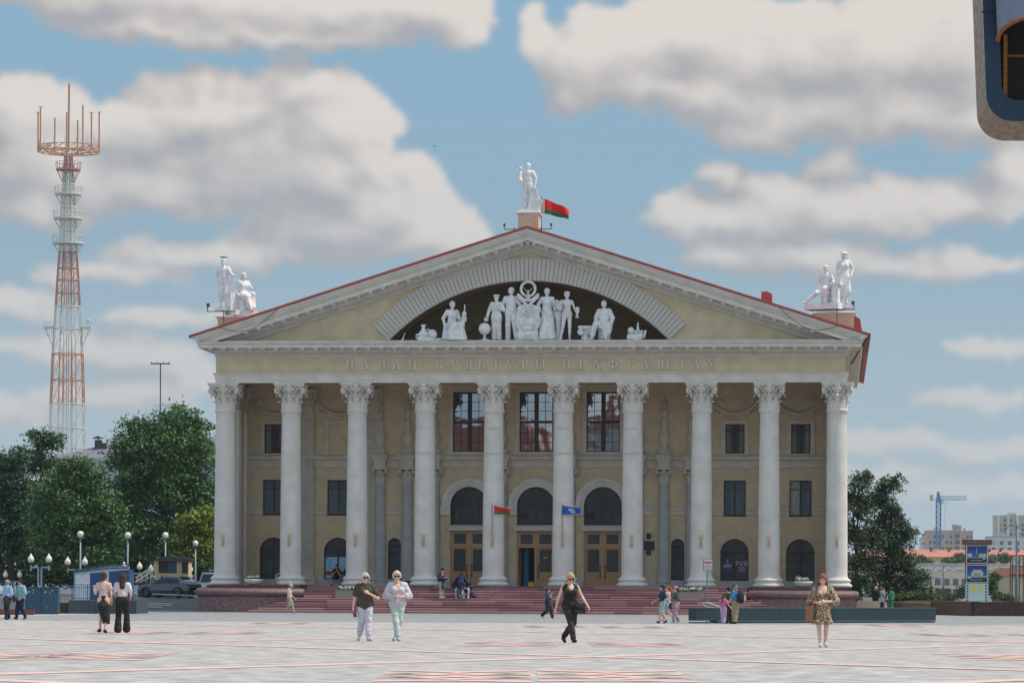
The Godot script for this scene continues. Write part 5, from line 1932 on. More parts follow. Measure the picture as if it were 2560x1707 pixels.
func sculptures() -> void:
	var sw: Material = M.statue_white
	var g := "white statues in the pediment"
	var Y := 16.565
	# the seated violinist
	var o := statue("white statue of a seated woman with a violin upright on her knee", Vector3(-4.65, Y, 0.75), 28, 3.12, {"hair": "bun", "hy": -8, "loose": 0.012, "sleeve": 1.4, "trousers": false,
		"j": seated({"er": Vector3(-0.30, 0.74, -0.05), "wr": Vector3(-0.30, 0.50, 0.10), "el": Vector3(0.22, 0.72, 0.10), "wl": Vector3(0.20, 0.72, 0.36), "kl": Vector3(0.16, 0.55, 0.44), "kr": Vector3(-0.10, 0.50, 0.40), "ar": Vector3(-0.12, 0.08, 0.34), "tr": Vector3(-0.12, 0.03, 0.50)}),
		"extra": [capsule("x", Vector3(-0.08, 0.50, 0.05), Vector3(-0.10, 0.48, 0.42), 0.15, 0.13, 0.05), capsule("x", Vector3(0.08, 0.50, 0.05), Vector3(0.16, 0.52, 0.42), 0.15, 0.12, 0.05), capsule("x", Vector3(-0.12, 0.46, 0.38), Vector3(-0.16, 0.06, 0.36), 0.13, 0.17, 0.06), capsule("x", Vector3(0.14, 0.46, 0.38), Vector3(0.20, 0.05, 0.46), 0.12, 0.15, 0.06), capsule("x", Vector3(0.0, 0.4, 0.3), Vector3(0.0, 0.05, 0.36), 0.13, 0.17, 0.08), capsule("x", Vector3(-0.15, 0.42, -0.02), Vector3(-0.2, 0.02, 0.05), 0.15, 0.18, 0.05), capsule("x", Vector3(0.1, 0.30, 0.0), Vector3(0.1, 0.02, 0.0), 0.16, 0.16, 0.05)], "cuts": [[Vector3.DOWN, 0.0]]}, g)
	var vi := B.new().smooth()
	vi.x = Transform3D(Basis(Vector3.BACK, -0.06), Vector3(0.24, 0.60, 0.44))
	vi.ball(Vector3(0, 0.10, 0), Vector3(0.105, 0.12, 0.035), 10)
	vi.ball(Vector3(0, 0.27, 0), Vector3(0.085, 0.10, 0.035), 10)
	vi.ball(Vector3(0, 0.19, 0), Vector3(0.06, 0.10, 0.035), 8)
	vi.tube([Vector3(0, 0.3, 0.01), Vector3(0, 0.52, 0.0)], [0.022, 0.018], 6)
	vi.ball(Vector3(0, 0.55, 0), Vector3(0.028, 0.035, 0.028), 8)
	part("violin", vi, sw, o)
	part("bow", B.new().bar(Vector3(-0.33, 0.44, 0.14), Vector3(-0.02, 0.14, 0.50), 0.022), sw, o)
	# the student with a globe
	o = statue("white statue of a youth in a peaked cap standing behind a globe", Vector3(-1.95, Y, 0.55), -6, 2.78, {"male": true, "hair": "", "peak": true, "hy": -18, "sleeve": 1.9, "loose": 0.02, "leg_end": 0.95, "leg_flare": 0.06,
		"j": {"er": Vector3(-0.29, 1.13, -0.02), "wr": Vector3(-0.33, 0.90, 0.12), "el": Vector3(0.29, 1.14, 0.02), "wl": Vector3(0.09, 1.24, 0.20)},
		"extra": [capsule("x", Vector3(-0.07, 0.92, 0), Vector3(0.07, 0.92, 0), 0.125, 0.125, 0.04), capsule("x", Vector3(-0.07, 0.83, 0), Vector3(0.07, 0.83, 0), 0.13, 0.13, 0.04)]}, g)
	part("book", B.new().cbox(Vector3(-0.36, 0.80, 0.15), Vector3(0.14, 0.13, 0.10)), sw, o)
	var gl := B.new().smooth()
	gl.ball(Vector3(0, 0.71, 0), Vector3(0.365, 0.365, 0.365), 22)
	gl.lathe([Vector2(0.26, 0.0), Vector2(0.24, 0.06), Vector2(0.10, 0.10), Vector2(0.07, 0.2), Vector2(0.10, 0.28), Vector2(0.06, 0.36)], 14)
	part("pedestal", B.new().box(Vector3(-0.3, -0.0, -0.3), Vector3(0.3, 0.05, 0.3)), sw, part("sculpted_globe", gl, sw))
	var gn := get_node("sculpted_globe") as Node3D
	gn.transform = P.transform * Transform3D(Basis(), Vector3(-2.62, Y, 1.1))
	tag(gn, "large white sculpted globe on a small stand in front of the capped youth statue", "sculpture")
	# the worker
	o = statue("white statue of a bareheaded worker in open shirt leaning on the inscribed shield", Vector3(-1.06, Y, 0.55), 2, 3.2, {"male": true, "hair": "curly", "hy": -6, "sleeve": 0.75, "loose": 0.018, "leg_end": 0.95, "leg_flare": 0.05,
		"j": {"er": Vector3(-0.30, 1.14, -0.10), "wr": Vector3(-0.22, 0.92, -0.16), "el": Vector3(0.31, 1.15, 0.0), "wl": Vector3(0.235, 0.99, 0.19), "kl": Vector3(0.13, 0.50, 0.07), "al": Vector3(0.19, 0.085, 0.04), "tl": Vector3(0.24, 0.03, 0.18)}}, g)
	# the shield with gearwheel, dove and wheat
	var s := B.new()
	s.x = Transform3D(Basis(), Vector3(0, -16.565, 0))
	s.box(Vector3(-0.62, 16.565, -0.35), Vector3(0.62, 17.16, 0.35))
	var base := s
	for k in 8:
		base.bar(Vector3(-0.56 + k * 0.14, 16.72, 0.36), Vector3(-0.49 + k * 0.14, 16.88, 0.36), 0.025)
		base.bar(Vector3(-0.49 + k * 0.14, 16.88, 0.36), Vector3(-0.42 + k * 0.14, 16.72, 0.36), 0.025)
	s.prism(PackedVector2Array([Vector2(-0.52, 17.16), Vector2(-0.66, 17.5), Vector2(-0.72, 18.34), Vector2(-0.60, 18.64), Vector2(-0.3, 18.76), Vector2(0.3, 18.76), Vector2(0.60, 18.64), Vector2(0.72, 18.34), Vector2(0.66, 17.5), Vector2(0.52, 17.16)]), -0.18, 0.16)
	for k in 11:
		var a := PI * (k + 0.5) / 11
		s.bar(Vector3(cos(a) * 0.30, 17.36 + sin(a) * 0.16, 0.17), Vector3(cos(a) * 0.44, 17.42 + sin(a) * 0.36, 0.17), 0.03)
	s.smooth()
	for q in [-1.0, 1.0]:
		for k in 7:
			var p := Vector3(q * (0.40 + 0.05 * sin(k * 0.5)) + q * k * 0.045, 17.14 + k * 0.12, 0.22)
			s.ball(p, Vector3(0.09, 0.12, 0.07), 7)
			s.ball(p + Vector3(q * 0.11, 0.05, -0.02), Vector3(0.10, 0.07, 0.05), 6)
	for q in [-0.2, 0.0, 0.2]:
		s.ball(Vector3(q, 17.30, 0.22), Vector3(0.18, 0.15, 0.12), 8)
	for q in [-1.0, 1.0]:
		for k in 6:
			s.ball(Vector3(q * (0.14 + k * 0.085), 18.80 + k * 0.085, 0.10), Vector3(0.13, 0.10, 0.10), 7)
			s.ball(Vector3(q * (0.18 + k * 0.085), 18.98 + k * 0.075, 0.08), Vector3(0.10, 0.10, 0.08), 7)
		s.ball(Vector3(q * 0.16, 18.72, 0.2), Vector3(0.12, 0.09, 0.1), 6)
		s.tube([Vector3(q * 0.06, 19.52, 0.06), Vector3(q * 0.16, 19.66, 0.06), Vector3(q * 0.36, 19.86, 0.04)], [0.07, 0.055, 0.012], 6, 0.4)
	s.ball(Vector3(0, 18.62, 0.22), Vector3(0.13, 0.11, 0.1), 8)
	s.ball(Vector3(0, 19.45, 0.06), Vector3(0.06, 0.13, 0.06), 8)
	s.ball(Vector3(0, 19.62, 0.08), Vector3(0.045, 0.05, 0.045), 8)
	s.ball(Vector3(0, 19.22, 0.08), Vector3(0.14, 0.11, 0.10), 8)
	for k in 5:
		s.ball(Vector3((k - 2) * 0.13, 19.02 + 0.02 * absf(k - 2), 0.14), Vector3(0.09, 0.11, 0.09), 7)
	s.flat()
	s.arc_band(Vector2(0, 19.72), 0.365, 0.475, 0, TAU, 40, -0.08, 0.08)
	for k in 26:
		var a := TAU * k / 26
		s.x = Transform3D(Basis(Vector3.BACK, a), Vector3(0, 19.72 - 16.565, 0))
		s.cbox(Vector3(0.495, 0, 0), Vector3(0.06, 0.055, 0.15))
	s.x = Transform3D()
	var sh := part("sculpted_shield", s, sw)
	sh.transform = P.transform * Transform3D(Basis(), Vector3(0.0, Y, 0.75))
	tag(sh, "tall white carved shield crowned by a gearwheel with a dove, between the standing statues", "sculpture")
	for k in 2:
		var t := TextMesh.new()
		t.text = ["СЛАВА", "ТРУДУ"][k]
		var f := SystemFont.new()
		f.font_names = PackedStringArray(["Droid Serif"])
		t.font = f
		t.font_size = 40
		t.pixel_size = 0.0064
		t.depth = 0.03
		t.curve_step = 2.0
		mat("carved_letter", lin(0.40, 0.40, 0.41), 0.9)
		part("inscription", t, M.carved_letter, sh).position = Vector3(0, 1.77 - k * 0.25, 0.165)
	# the peasant woman
	o = statue("white statue of a standing woman in a long skirt beside a wheat sheaf", Vector3(1.13, Y, 0.55), -3, 3.16, {"hair": "bun", "hy": -6, "sleeve": 1.7, "loose": 0.016, "trousers": false,
		"j": {"er": Vector3(-0.30, 1.17, 0.03), "wr": Vector3(-0.20, 1.0, 0.17), "el": Vector3(0.25, 1.13, -0.08), "wl": Vector3(0.24, 0.90, -0.10)},
		"extra": [capsule("x", Vector3(0, 0.98, 0), Vector3(-0.04, 0.30, 0.06), 0.15, 0.20, 0.05, Vector3(1, 1, 1.25)), capsule("x", Vector3(0.08, 0.9, 0.0), Vector3(0.12, 0.08, 0.10), 0.12, 0.16, 0.03), capsule("x", Vector3(-0.06, 0.9, 0.02), Vector3(-0.14, 0.08, 0.12), 0.11, 0.14, 0.03), capsule("x", Vector3(0.16, 0.8, 0.02), Vector3(0.23, 0.06, 0.04), 0.06, 0.08, 0.02)], "cuts": [[Vector3.DOWN, -0.02]]}, g)
	var wh := B.new().smooth()
	wh.lathe([Vector2(0.26, 0), Vector2(0.20, 0.7), Vector2(0.24, 1.2), Vector2(0.34, 1.75), Vector2(0.1, 1.9)], 14)
	for k in 12:
		var a := k * 2.4
		var r: float = 0.16 + 0.12 * (k % 3)
		wh.tube([Vector3(sin(a) * 0.15, 1.6, cos(a) * 0.15), Vector3(sin(a) * r, 1.95, cos(a) * r), Vector3(sin(a) * r * 1.7, 2.25, cos(a) * r * 1.3)], [0.06, 0.075, 0.02], 5)
	var we := part("wheat_sheaf", wh, sw)
	we.transform = P.transform * Transform3D(Basis(), Vector3(1.82, Y, 0.25))
	tag(we, "white carved sheaf of wheat between the skirted woman and the gymnast statue", "sculpture")
	# the gymnast
	o = statue("white statue of a bare-armed gymnast holding flowers and a cup", Vector3(2.36, Y, 0.6), 4, 2.95, {"hair": "curly", "hy": 10, "loose": 0.0, "trousers": false,
		"j": {"er": Vector3(-0.27, 1.16, 0.06), "wr": Vector3(-0.22, 1.10, 0.26), "el": Vector3(0.26, 1.14, -0.02), "wl": Vector3(0.34, 0.96, 0.14), "kr": Vector3(-0.14, 0.5, 0.04), "ar": Vector3(-0.22, 0.085, -0.02), "tr": Vector3(-0.26, 0.03, 0.12)}, "grip_l": true}, g)
	var fl := B.new().smooth()
	for k in 16:
		var a := k * 2.39
		fl.ball(Vector3(-0.28 + 0.08 * sin(a), 1.10 + k * 0.018, 0.26 + 0.08 * cos(a)), Vector3(0.06, 0.06, 0.06), 6)
	part("bouquet", fl, sw, o)
	var cu := B.new().smooth()
	cu.x = Transform3D(Basis(), Vector3(0.36, 0.86, 0.17))
	cu.lathe([Vector2(0.07, -0.06), Vector2(0.06, -0.02), Vector2(0.025, 0.0), Vector2(0.03, 0.08), Vector2(0.075, 0.14), Vector2(0.08, 0.24), Vector2(0.05, 0.30), Vector2(0, 0.33)], 12)
	part("cup", cu, sw, o)
	# the seated man in a long coat
	o = statue("white statue of a seated man in a jacket with a cloak across his knees", Vector3(4.62, Y, 0.55), -14, 3.15, {"male": true, "hair": "short", "hy": 14, "sleeve": 1.8, "loose": 0.026, "leg_flare": 0.05,
		"j": seated({"er": Vector3(-0.27, 0.76, 0.02), "wr": Vector3(-0.20, 0.62, 0.24), "el": Vector3(0.29, 0.74, 0.0), "wl": Vector3(0.27, 0.52, 0.16), "kr": Vector3(-0.18, 0.53, 0.36), "ar": Vector3(-0.30, 0.085, 0.36), "tr": Vector3(-0.36, 0.03, 0.50), "kl": Vector3(0.16, 0.50, 0.42), "al": Vector3(0.16, 0.10, 0.30), "tl": Vector3(0.20, 0.03, 0.44)}),
		"extra": [capsule("x", Vector3(-0.10, 0.52, 0.2), Vector3(0.20, 0.46, 0.30), 0.13, 0.15, 0.05), capsule("x", Vector3(0.10, 0.44, 0.30), Vector3(0.24, 0.26, 0.32), 0.14, 0.10, 0.05), capsule("x", Vector3(0, 0.42, -0.02), Vector3(0, 0.04, -0.02), 0.2, 0.2, 0.03), capsule("x", Vector3(0.26, 0.55, 0.05), Vector3(0.24, 0.30, 0.12), 0.06, 0.05, 0.03)]}, g)
	# Ionic capital block
	var io := B.new()
	io.box(Vector3(-0.44, 0.78, -0.4), Vector3(0.44, 0.90, 0.4))
	io.box(Vector3(-0.40, 0.70, -0.36), Vector3(0.40, 0.78, 0.36))
	io.smooth()
	for q in [-1.0, 1.0]:
		io.x = Transform3D(Basis(Vector3.RIGHT, PI / 2), Vector3(q * 0.30, 0.54, 0.36))
		io.lathe([Vector2(0.0, 0.0), Vector2(0.19, 0.0), Vector2(0.19, -0.7)], 16)
		io.lathe([Vector2(0.18, 0.05), Vector2(0.12, 0.06), Vector2(0.10, 0.01), Vector2(0.06, 0.05), Vector2(0, 0.06)], 16)
	io.x = Transform3D()
	io.lathe([Vector2(0.30, 0), Vector2(0.27, 0.06), Vector2(0.26, 0.68)], 16)
	var ion := part("sculpted_capital", io, sw)
	ion.transform = P.transform * Transform3D(Basis(), Vector3(3.50, Y, 0.45))
	tag(ion, "white carved scroll capital standing between the gymnast and the seated man", "sculpture")
	# still lives at both ends
	var va := B.new().smooth()
	va.x = Transform3D(Basis(), Vector3(-0.16, 0.12, 0))
	va.lathe([Vector2(0.15, 0), Vector2(0.30, 0.22), Vector2(0.30, 0.36), Vector2(0.13, 0.56), Vector2(0.09, 0.70), Vector2(0.17, 0.86), Vector2(0.0, 0.86)], 16)
	va.x = Transform3D()
	va.tube([Vector3(0.02, 0.65, 0), Vector3(0.14, 0.72, 0), Vector3(0.20, 0.62, 0), Vector3(0.12, 0.48, 0)], [0.04], 6)
	va.x = Transform3D(Basis(Vector3.RIGHT, PI / 2), Vector3(0.36, 0.38, -0.05))
	va.lathe([Vector2(0, 0.08), Vector2(0.26, 0.07), Vector2(0.32, 0.0), Vector2(0.28, -0.08)], 18)
	va.x = Transform3D()
	for k in 14:
		var a := k * 2.1
		va.ball(Vector3(-0.50 + 0.042 * k + 0.1 * sin(a), 0.24 + 0.11 * cos(a), 0.18), Vector3(0.16, 0.07, 0.09), 6)
	va.flat().box(Vector3(-0.5, 0, -0.2), Vector3(0.5, 0.14, 0.3))
	va.box(Vector3(0.5, 0.04, 0.1), Vector3(0.95, 0.14, 0.3))
	var vs := part("sculpted_still_life", va, sw)
	vs.transform = P.transform * Transform3D(Basis(), Vector3(-6.22, Y, 0.95))
	tag(vs, "white carved jug, plate and leaves at the left end of the pediment group", "sculpture")
	var pa := B.new().smooth()
	pa.ball(Vector3(-0.28, 0.58, 0), Vector3(0.20, 0.24, 0.2), 12)
	for k in 22:
		var a := k * 2.39
		pa.ball(Vector3(0.18 + 0.22 * sin(a), 0.22 + 0.018 * k, 0.1 * cos(a)), Vector3(0.11, 0.08, 0.10), 6)
	for k in 5:
		pa.ball(Vector3(0.14, 0.60 + k * 0.11, 0), Vector3(0.12 - k * 0.017, 0.08, 0.1), 7)
		pa.ball(Vector3(0.52 + k * 0.02, 0.2 + k * 0.09, 0.05), Vector3(0.09, 0.07, 0.08), 6)
	pa.flat().box(Vector3(-0.5, 0, -0.25), Vector3(0.42, 0.36, 0.25))
	var pn := part("sculpted_still_life", pa, sw)
	pn.transform = P.transform * Transform3D(Basis(), Vector3(6.55, Y, 0.85))
	tag(pn, "white carved fruit, gourd and leaves at the right end of the pediment group", "sculpture")
	for q in [[-7.6, 1.1, -0.3], [0.1, 1.38, 0.0]]:
		var fb := B.new()
		if q[0] < -1:
			fb.bar(Vector3(-0.12, 0, 0), Vector3(0.12, 0.46, 0), 0.09, 0.05)
			fb.bar(Vector3(0.02, 0.0, 0), Vector3(0.0, 0.18, 0), 0.05)
		else:
			fb.cbox(Vector3(0, 0.10, 0), Vector3(0.42, 0.10, 0.12))
			fb.bar(Vector3(-0.2, 0, 0), Vector3(0.2, 0.02, 0), 0.03)
		var fo := part("floodlight", fb, M.trim_light if q[0] < -1 else M.letter_grey)
		fo.transform = P.transform * Transform3D(Basis(), Vector3(q[0], Y, q[1]))
		tag(fo, "slim white floodlight leaning at the far left end of the pediment shelf" if q[0] < -1 else "small grey floodlight at the foot of the carved shield", "floodlight")
	var cab := B.new()
	var pts := []
	for k in 60:
		pts.append(Vector3(-5.2 + k * 0.22, 0.02 + 0.03 * sin(k * 0.9) + 0.02 * sin(k * 2.3), 0.0))
	cab.tube(pts, [0.016], 4)
	var ca := part("cable", cab, M.frame_black)
	ca.transform = P.transform * Transform3D(Basis(), Vector3(0, Y, 1.46))
	tag(ca, "thin dark cable lying along the shelf in front of the statues", "cable")

	# ---- groups on the roof
	var R := "statues on the roof"
	var yl := 18.19
	o = statue("white roof statue of a man in breeches beside a surveying tripod", Vector3(-19.33 + 0.36, yl + 0.52, -0.35), -10, 2.99, {"male": true, "hair": "short", "hy": 22, "sleeve": 0.7, "loose": 0.014, "leg_end": 0.45, "leg_flare": 0.055,
		"j": {"er": Vector3(-0.26, 1.13, -0.02), "wr": Vector3(-0.28, 0.93, 0.10), "el": Vector3(0.30, 1.18, 0.06), "wl": Vector3(0.42, 1.16, 0.22)}}, R)
	part("plinth", B.new().box(Vector3(-0.25, -0.10, -0.25), Vector3(0.25, -0.0, 0.25)), sw, o)
	var tp := B.new()
	tp.cbox(Vector3(0, 2.42, 0), Vector3(0.22, 0.26, 0.2))
	tp.cbox(Vector3(0.16, 2.5, 0.0), Vector3(0.2, 0.14, 0.14))
	for q in [Vector3(-0.42, 0.02, 0.1), Vector3(0.12, 0.0, 0.35), Vector3(0.62, 0.02, -0.1)]:
		tp.bar(Vector3(0, 2.3, 0), q, 0.05)
	tp.bar(Vector3(-0.04, 2.3, 0.03), Vector3(0.04, 0.0, 0.3), 0.035)
	var tn := part("sculpted_tripod", tp, sw)
	tn.transform = P.transform * Transform3D(Basis(), Vector3(-18.36, yl + 0.3, -0.3))
	tag(tn, "white sculpted surveying tripod between the two left roof statues", "sculpture")
	o = statue("white roof statue of a seated woman at the palace's left corner", Vector3(-17.72, yl + 0.34, -0.3), 40, 3.05, {"hair": "bun", "hy": 10, "sleeve": 0.5, "loose": 0.01, "trousers": false,
		"j": seated({"er": Vector3(-0.26, 0.72, -0.06), "wr": Vector3(-0.24, 0.54, 0.06), "el": Vector3(0.24, 0.76, 0.16), "wl": Vector3(0.22, 0.78, 0.40), "kl": Vector3(0.14, 0.58, 0.40), "al": Vector3(0.14, 0.14, 0.40), "tl": Vector3(0.16, 0.08, 0.52), "kr": Vector3(-0.10, 0.44, 0.44), "ar": Vector3(-0.06, 0.02, 0.66), "tr": Vector3(-0.06, -0.02, 0.82)}),
		"extra": [capsule("x", Vector3(-0.06, 0.50, 0.05), Vector3(-0.06, 0.44, 0.42), 0.15, 0.11, 0.05), capsule("x", Vector3(0.08, 0.52, 0.05), Vector3(0.14, 0.55, 0.40), 0.14, 0.10, 0.05), capsule("x", Vector3(0.12, 0.5, 0.36), Vector3(0.16, 0.12, 0.38), 0.10, 0.12, 0.05), capsule("x", Vector3(-0.06, 0.42, 0.38), Vector3(0.0, 0.12, 0.46), 0.10, 0.12, 0.06), capsule("x", Vector3(0, 0.36, 0), Vector3(0, 0.06, 0.05), 0.17, 0.19, 0.05)]}, R)
	var blk := B.new()
	blk.box(Vector3(-0.5, -0.18, -0.35), Vector3(-0.2, 0.62, 0.0))
	blk.box(Vector3(-0.5, -0.19, -0.4), Vector3(0.35, -0.0, 0.35))
	part("block", blk, sw, o)
	o = statue("white roof statue of a seated man with one leg stretched out", Vector3(18.05, yl + 0.62, -0.3), -20, 3.05, {"male": true, "hair": "short", "hy": 25, "sleeve": 0.7, "loose": 0.018, "leg_flare": 0.03, "leg_end": 0.9,
		"j": seated({"er": Vector3(-0.29, 0.76, 0.0), "wr": Vector3(-0.20, 0.60, 0.14), "el": Vector3(0.28, 0.78, 0.06), "wl": Vector3(0.30, 0.68, 0.24), "kr": Vector3(-0.26, 0.36, 0.30), "ar": Vector3(-0.54, 0.09, 0.42), "tr": Vector3(-0.66, 0.05, 0.52), "kl": Vector3(0.06, 0.48, 0.36), "al": Vector3(0.08, 0.085, 0.30), "tl": Vector3(0.09, 0.03, 0.44)}),
		"extra": [capsule("x", Vector3(0, 0.5, 0.1), Vector3(0.04, 0.36, 0.26), 0.14, 0.15, 0.05), capsule("x", Vector3(0, 0.4, 0), Vector3(0, 0.06, 0.0), 0.17, 0.19, 0.05)]}, R)
	var an := B.new()
	an.box(Vector3(0.30, -0.05, 0.05), Vector3(0.52, 0.62, 0.3))
	an.box(Vector3(0.22, 0.62, 0.02), Vector3(0.60, 0.72, 0.33))
	an.box(Vector3(0.26, -0.06, 0.0), Vector3(0.56, 0.04, 0.34))
	an.box(Vector3(-0.6, -0.2, -0.3), Vector3(0.6, -0.0, 0.5))
	part("anvil_block", an, sw, o)
	o = statue("white roof statue of a standing woman in a knee-length work dress, right corner", Vector3(19.12, yl + 0.62, -0.3), 8, 3.12, {"hair": "bob", "hy": 16, "sleeve": 0.6, "loose": 0.016, "trousers": false,
		"j": {"er": Vector3(-0.24, 1.12, -0.04), "wr": Vector3(-0.23, 0.88, 0.06), "el": Vector3(0.29, 1.15, -0.05), "wl": Vector3(0.22, 0.94, 0.12)},
		"extra": [capsule("x", Vector3(0, 0.98, 0), Vector3(0, 0.40, 0.02), 0.155, 0.20, 0.04, Vector3(1, 1, 1.25)), capsule("x", Vector3(-0.1, 0.9, 0.04), Vector3(-0.12, 0.42, 0.07), 0.09, 0.11, 0.03), capsule("x", Vector3(0.1, 0.9, 0.04), Vector3(0.12, 0.42, 0.07), 0.09, 0.11, 0.03)]}, R)
	part("plinth", B.new().box(Vector3(-0.26, -0.13, -0.25), Vector3(0.26, 0.0, 0.25)), sw, o)
	# man with a child on the apex
	o = statue("white statue of a man carrying a child at the roof's peak", Vector3(-0.10, 24.62, 0.0), -4, 2.78, {"male": true, "hair": "short", "hy": 0, "sleeve": 0.75, "loose": 0.016, "leg_end": 0.86, "leg_flare": 0.06,
		"j": {"er": Vector3(-0.24, 1.16, 0.0), "wr": Vector3(-0.20, 1.06, 0.22), "el": Vector3(0.29, 1.13, -0.03), "wl": Vector3(0.27, 0.87, 0.06), "kr": Vector3(-0.12, 0.5, 0.05), "ar": Vector3(-0.10, 0.085, 0.02)},
		"extra": [capsule("x", Vector3(-0.30, 1.14, 0.16), Vector3(-0.28, 1.36, 0.14), 0.085, 0.07, 0.03), capsule("x", Vector3(-0.27, 1.51, 0.15), Vector3(-0.27, 1.53, 0.15), 0.065, 0.065, 0.02), capsule("x", Vector3(-0.32, 1.36, 0.16), Vector3(-0.42, 1.52, 0.22), 0.03, 0.022, 0.02), capsule("x", Vector3(-0.28, 1.12, 0.2), Vector3(-0.22, 0.92, 0.24), 0.055, 0.035, 0.02), capsule("x", Vector3(-0.34, 1.10, 0.18), Vector3(-0.30, 0.90, 0.22), 0.06, 0.035, 0.02)]})
	part("toy_plane", B.new().bar(Vector3(-0.52, 1.60, 0.22), Vector3(-0.36, 1.58, 0.22), 0.03).bar(Vector3(-0.43, 1.52, 0.22), Vector3(-0.44, 1.62, 0.22), 0.03), sw, o)
	var scr := B.new()
	scr.prism(PackedVector2Array([Vector2(0.02, 0), Vector2(0.50, 0), Vector2(0.52, 0.14), Vector2(0.44, 0.40), Vector2(0.34, 0.72), Vector2(0.24, 0.84), Vector2(0.14, 0.80), Vector2(0.10, 0.4)]), 0.10, 0.20)
	scr.smooth()
	for q in [[0.24, 0.72, 0.10], [0.44, 0.26, 0.12]]:
		scr.x = Transform3D(Basis(Vector3.RIGHT, PI / 2), Vector3(q[0], q[1], 0.22))
		scr.lathe([Vector2(q[2], -0.06), Vector2(q[2], 0.02), Vector2(q[2] * 0.7, 0.03), Vector2(q[2] * 0.6, -0.01), Vector2(q[2] * 0.3, 0.02), Vector2(0, 0.03)], 14)
	scr.x = Transform3D()
	scr.flat().box(Vector3(-0.30, -0.165, -0.25), Vector3(0.44, 0.0, 0.3))
	part("scroll", scr, sw, o)

func lantern(b: B, at_: Vector3) -> void:      # an acorn of milky glass
	b.x = Transform3D(Basis(), at_)
	b.lathe([Vector2(0, 0), Vector2(0.13, 0.0), Vector2(0.19, 0.10), Vector2(0.205, 0.22), Vector2(0.17, 0.36), Vector2(0.10, 0.42), Vector2(0.06, 0.50), Vector2(0.045, 0.57), Vector2(0, 0.60)], 14)
	b.x = Transform3D()

func double_lamp(x0: float, x1: float, ytop: float, depth: float, label: String) -> void:
	var a := at(x0, ytop, depth)
	var c := at(x1, ytop, depth)
	var mid := (a + c) / 2
	var o := thing("street_lamp", label, "street lamp", Vector3(mid.x, 0, mid.z), 0, "twin acorn lamps")
	var half := (c.x - a.x) / 2
	var y := (a.y + c.y) / 2 - 0.60
	for s in [-1.0, 1.0]:
		var p := B.new()
		p.bar(Vector3(s * 0.10, 0, 0), Vector3(s * 0.10, y - 0.30, 0), 0.10)
		p.bar(Vector3(s * 0.05, y - 0.30, 0), Vector3(s * half, y - 0.30, 0), 0.10)
		p.bar(Vector3(s * half, y - 0.52, 0), Vector3(s * half, y - 0.16, 0), 0.09)
		part("post", p, M.lamp_metal, o)
		part("socket", B.new().cbox(Vector3(s * half, y - 0.08, 0), Vector3(0.16, 0.16, 0.16)), M.frame_black, o)
		var l := B.new().smooth()
		lantern(l, Vector3(s * half, y, 0))
		part("lantern", l, M.milk_glass, o)

func globe_lamp(x: float, ytop: float, depth: float, label: String) -> void:
	var a := at(x, ytop, depth)
	var o := thing("globe_lamp", label, "street lamp", Vector3(a.x, 0, a.z), 0, "tall globe lamps")
	part("post", B.new().smooth().tube([Vector3(0, 0, 0), Vector3(0, a.y - 0.5, 0)], [0.075, 0.05], 8), M.lamp_metal, o)
	part("collar", B.new().cbox(Vector3(0, a.y - 0.46, 0), Vector3(0.5, 0.03, 0.5)), M.lamp_metal, o)
	part("globe", B.new().smooth().ball(Vector3(0, a.y - 0.23, 0), Vector3(0.23, 0.23, 0.23), 14), M.milk_glass, o)

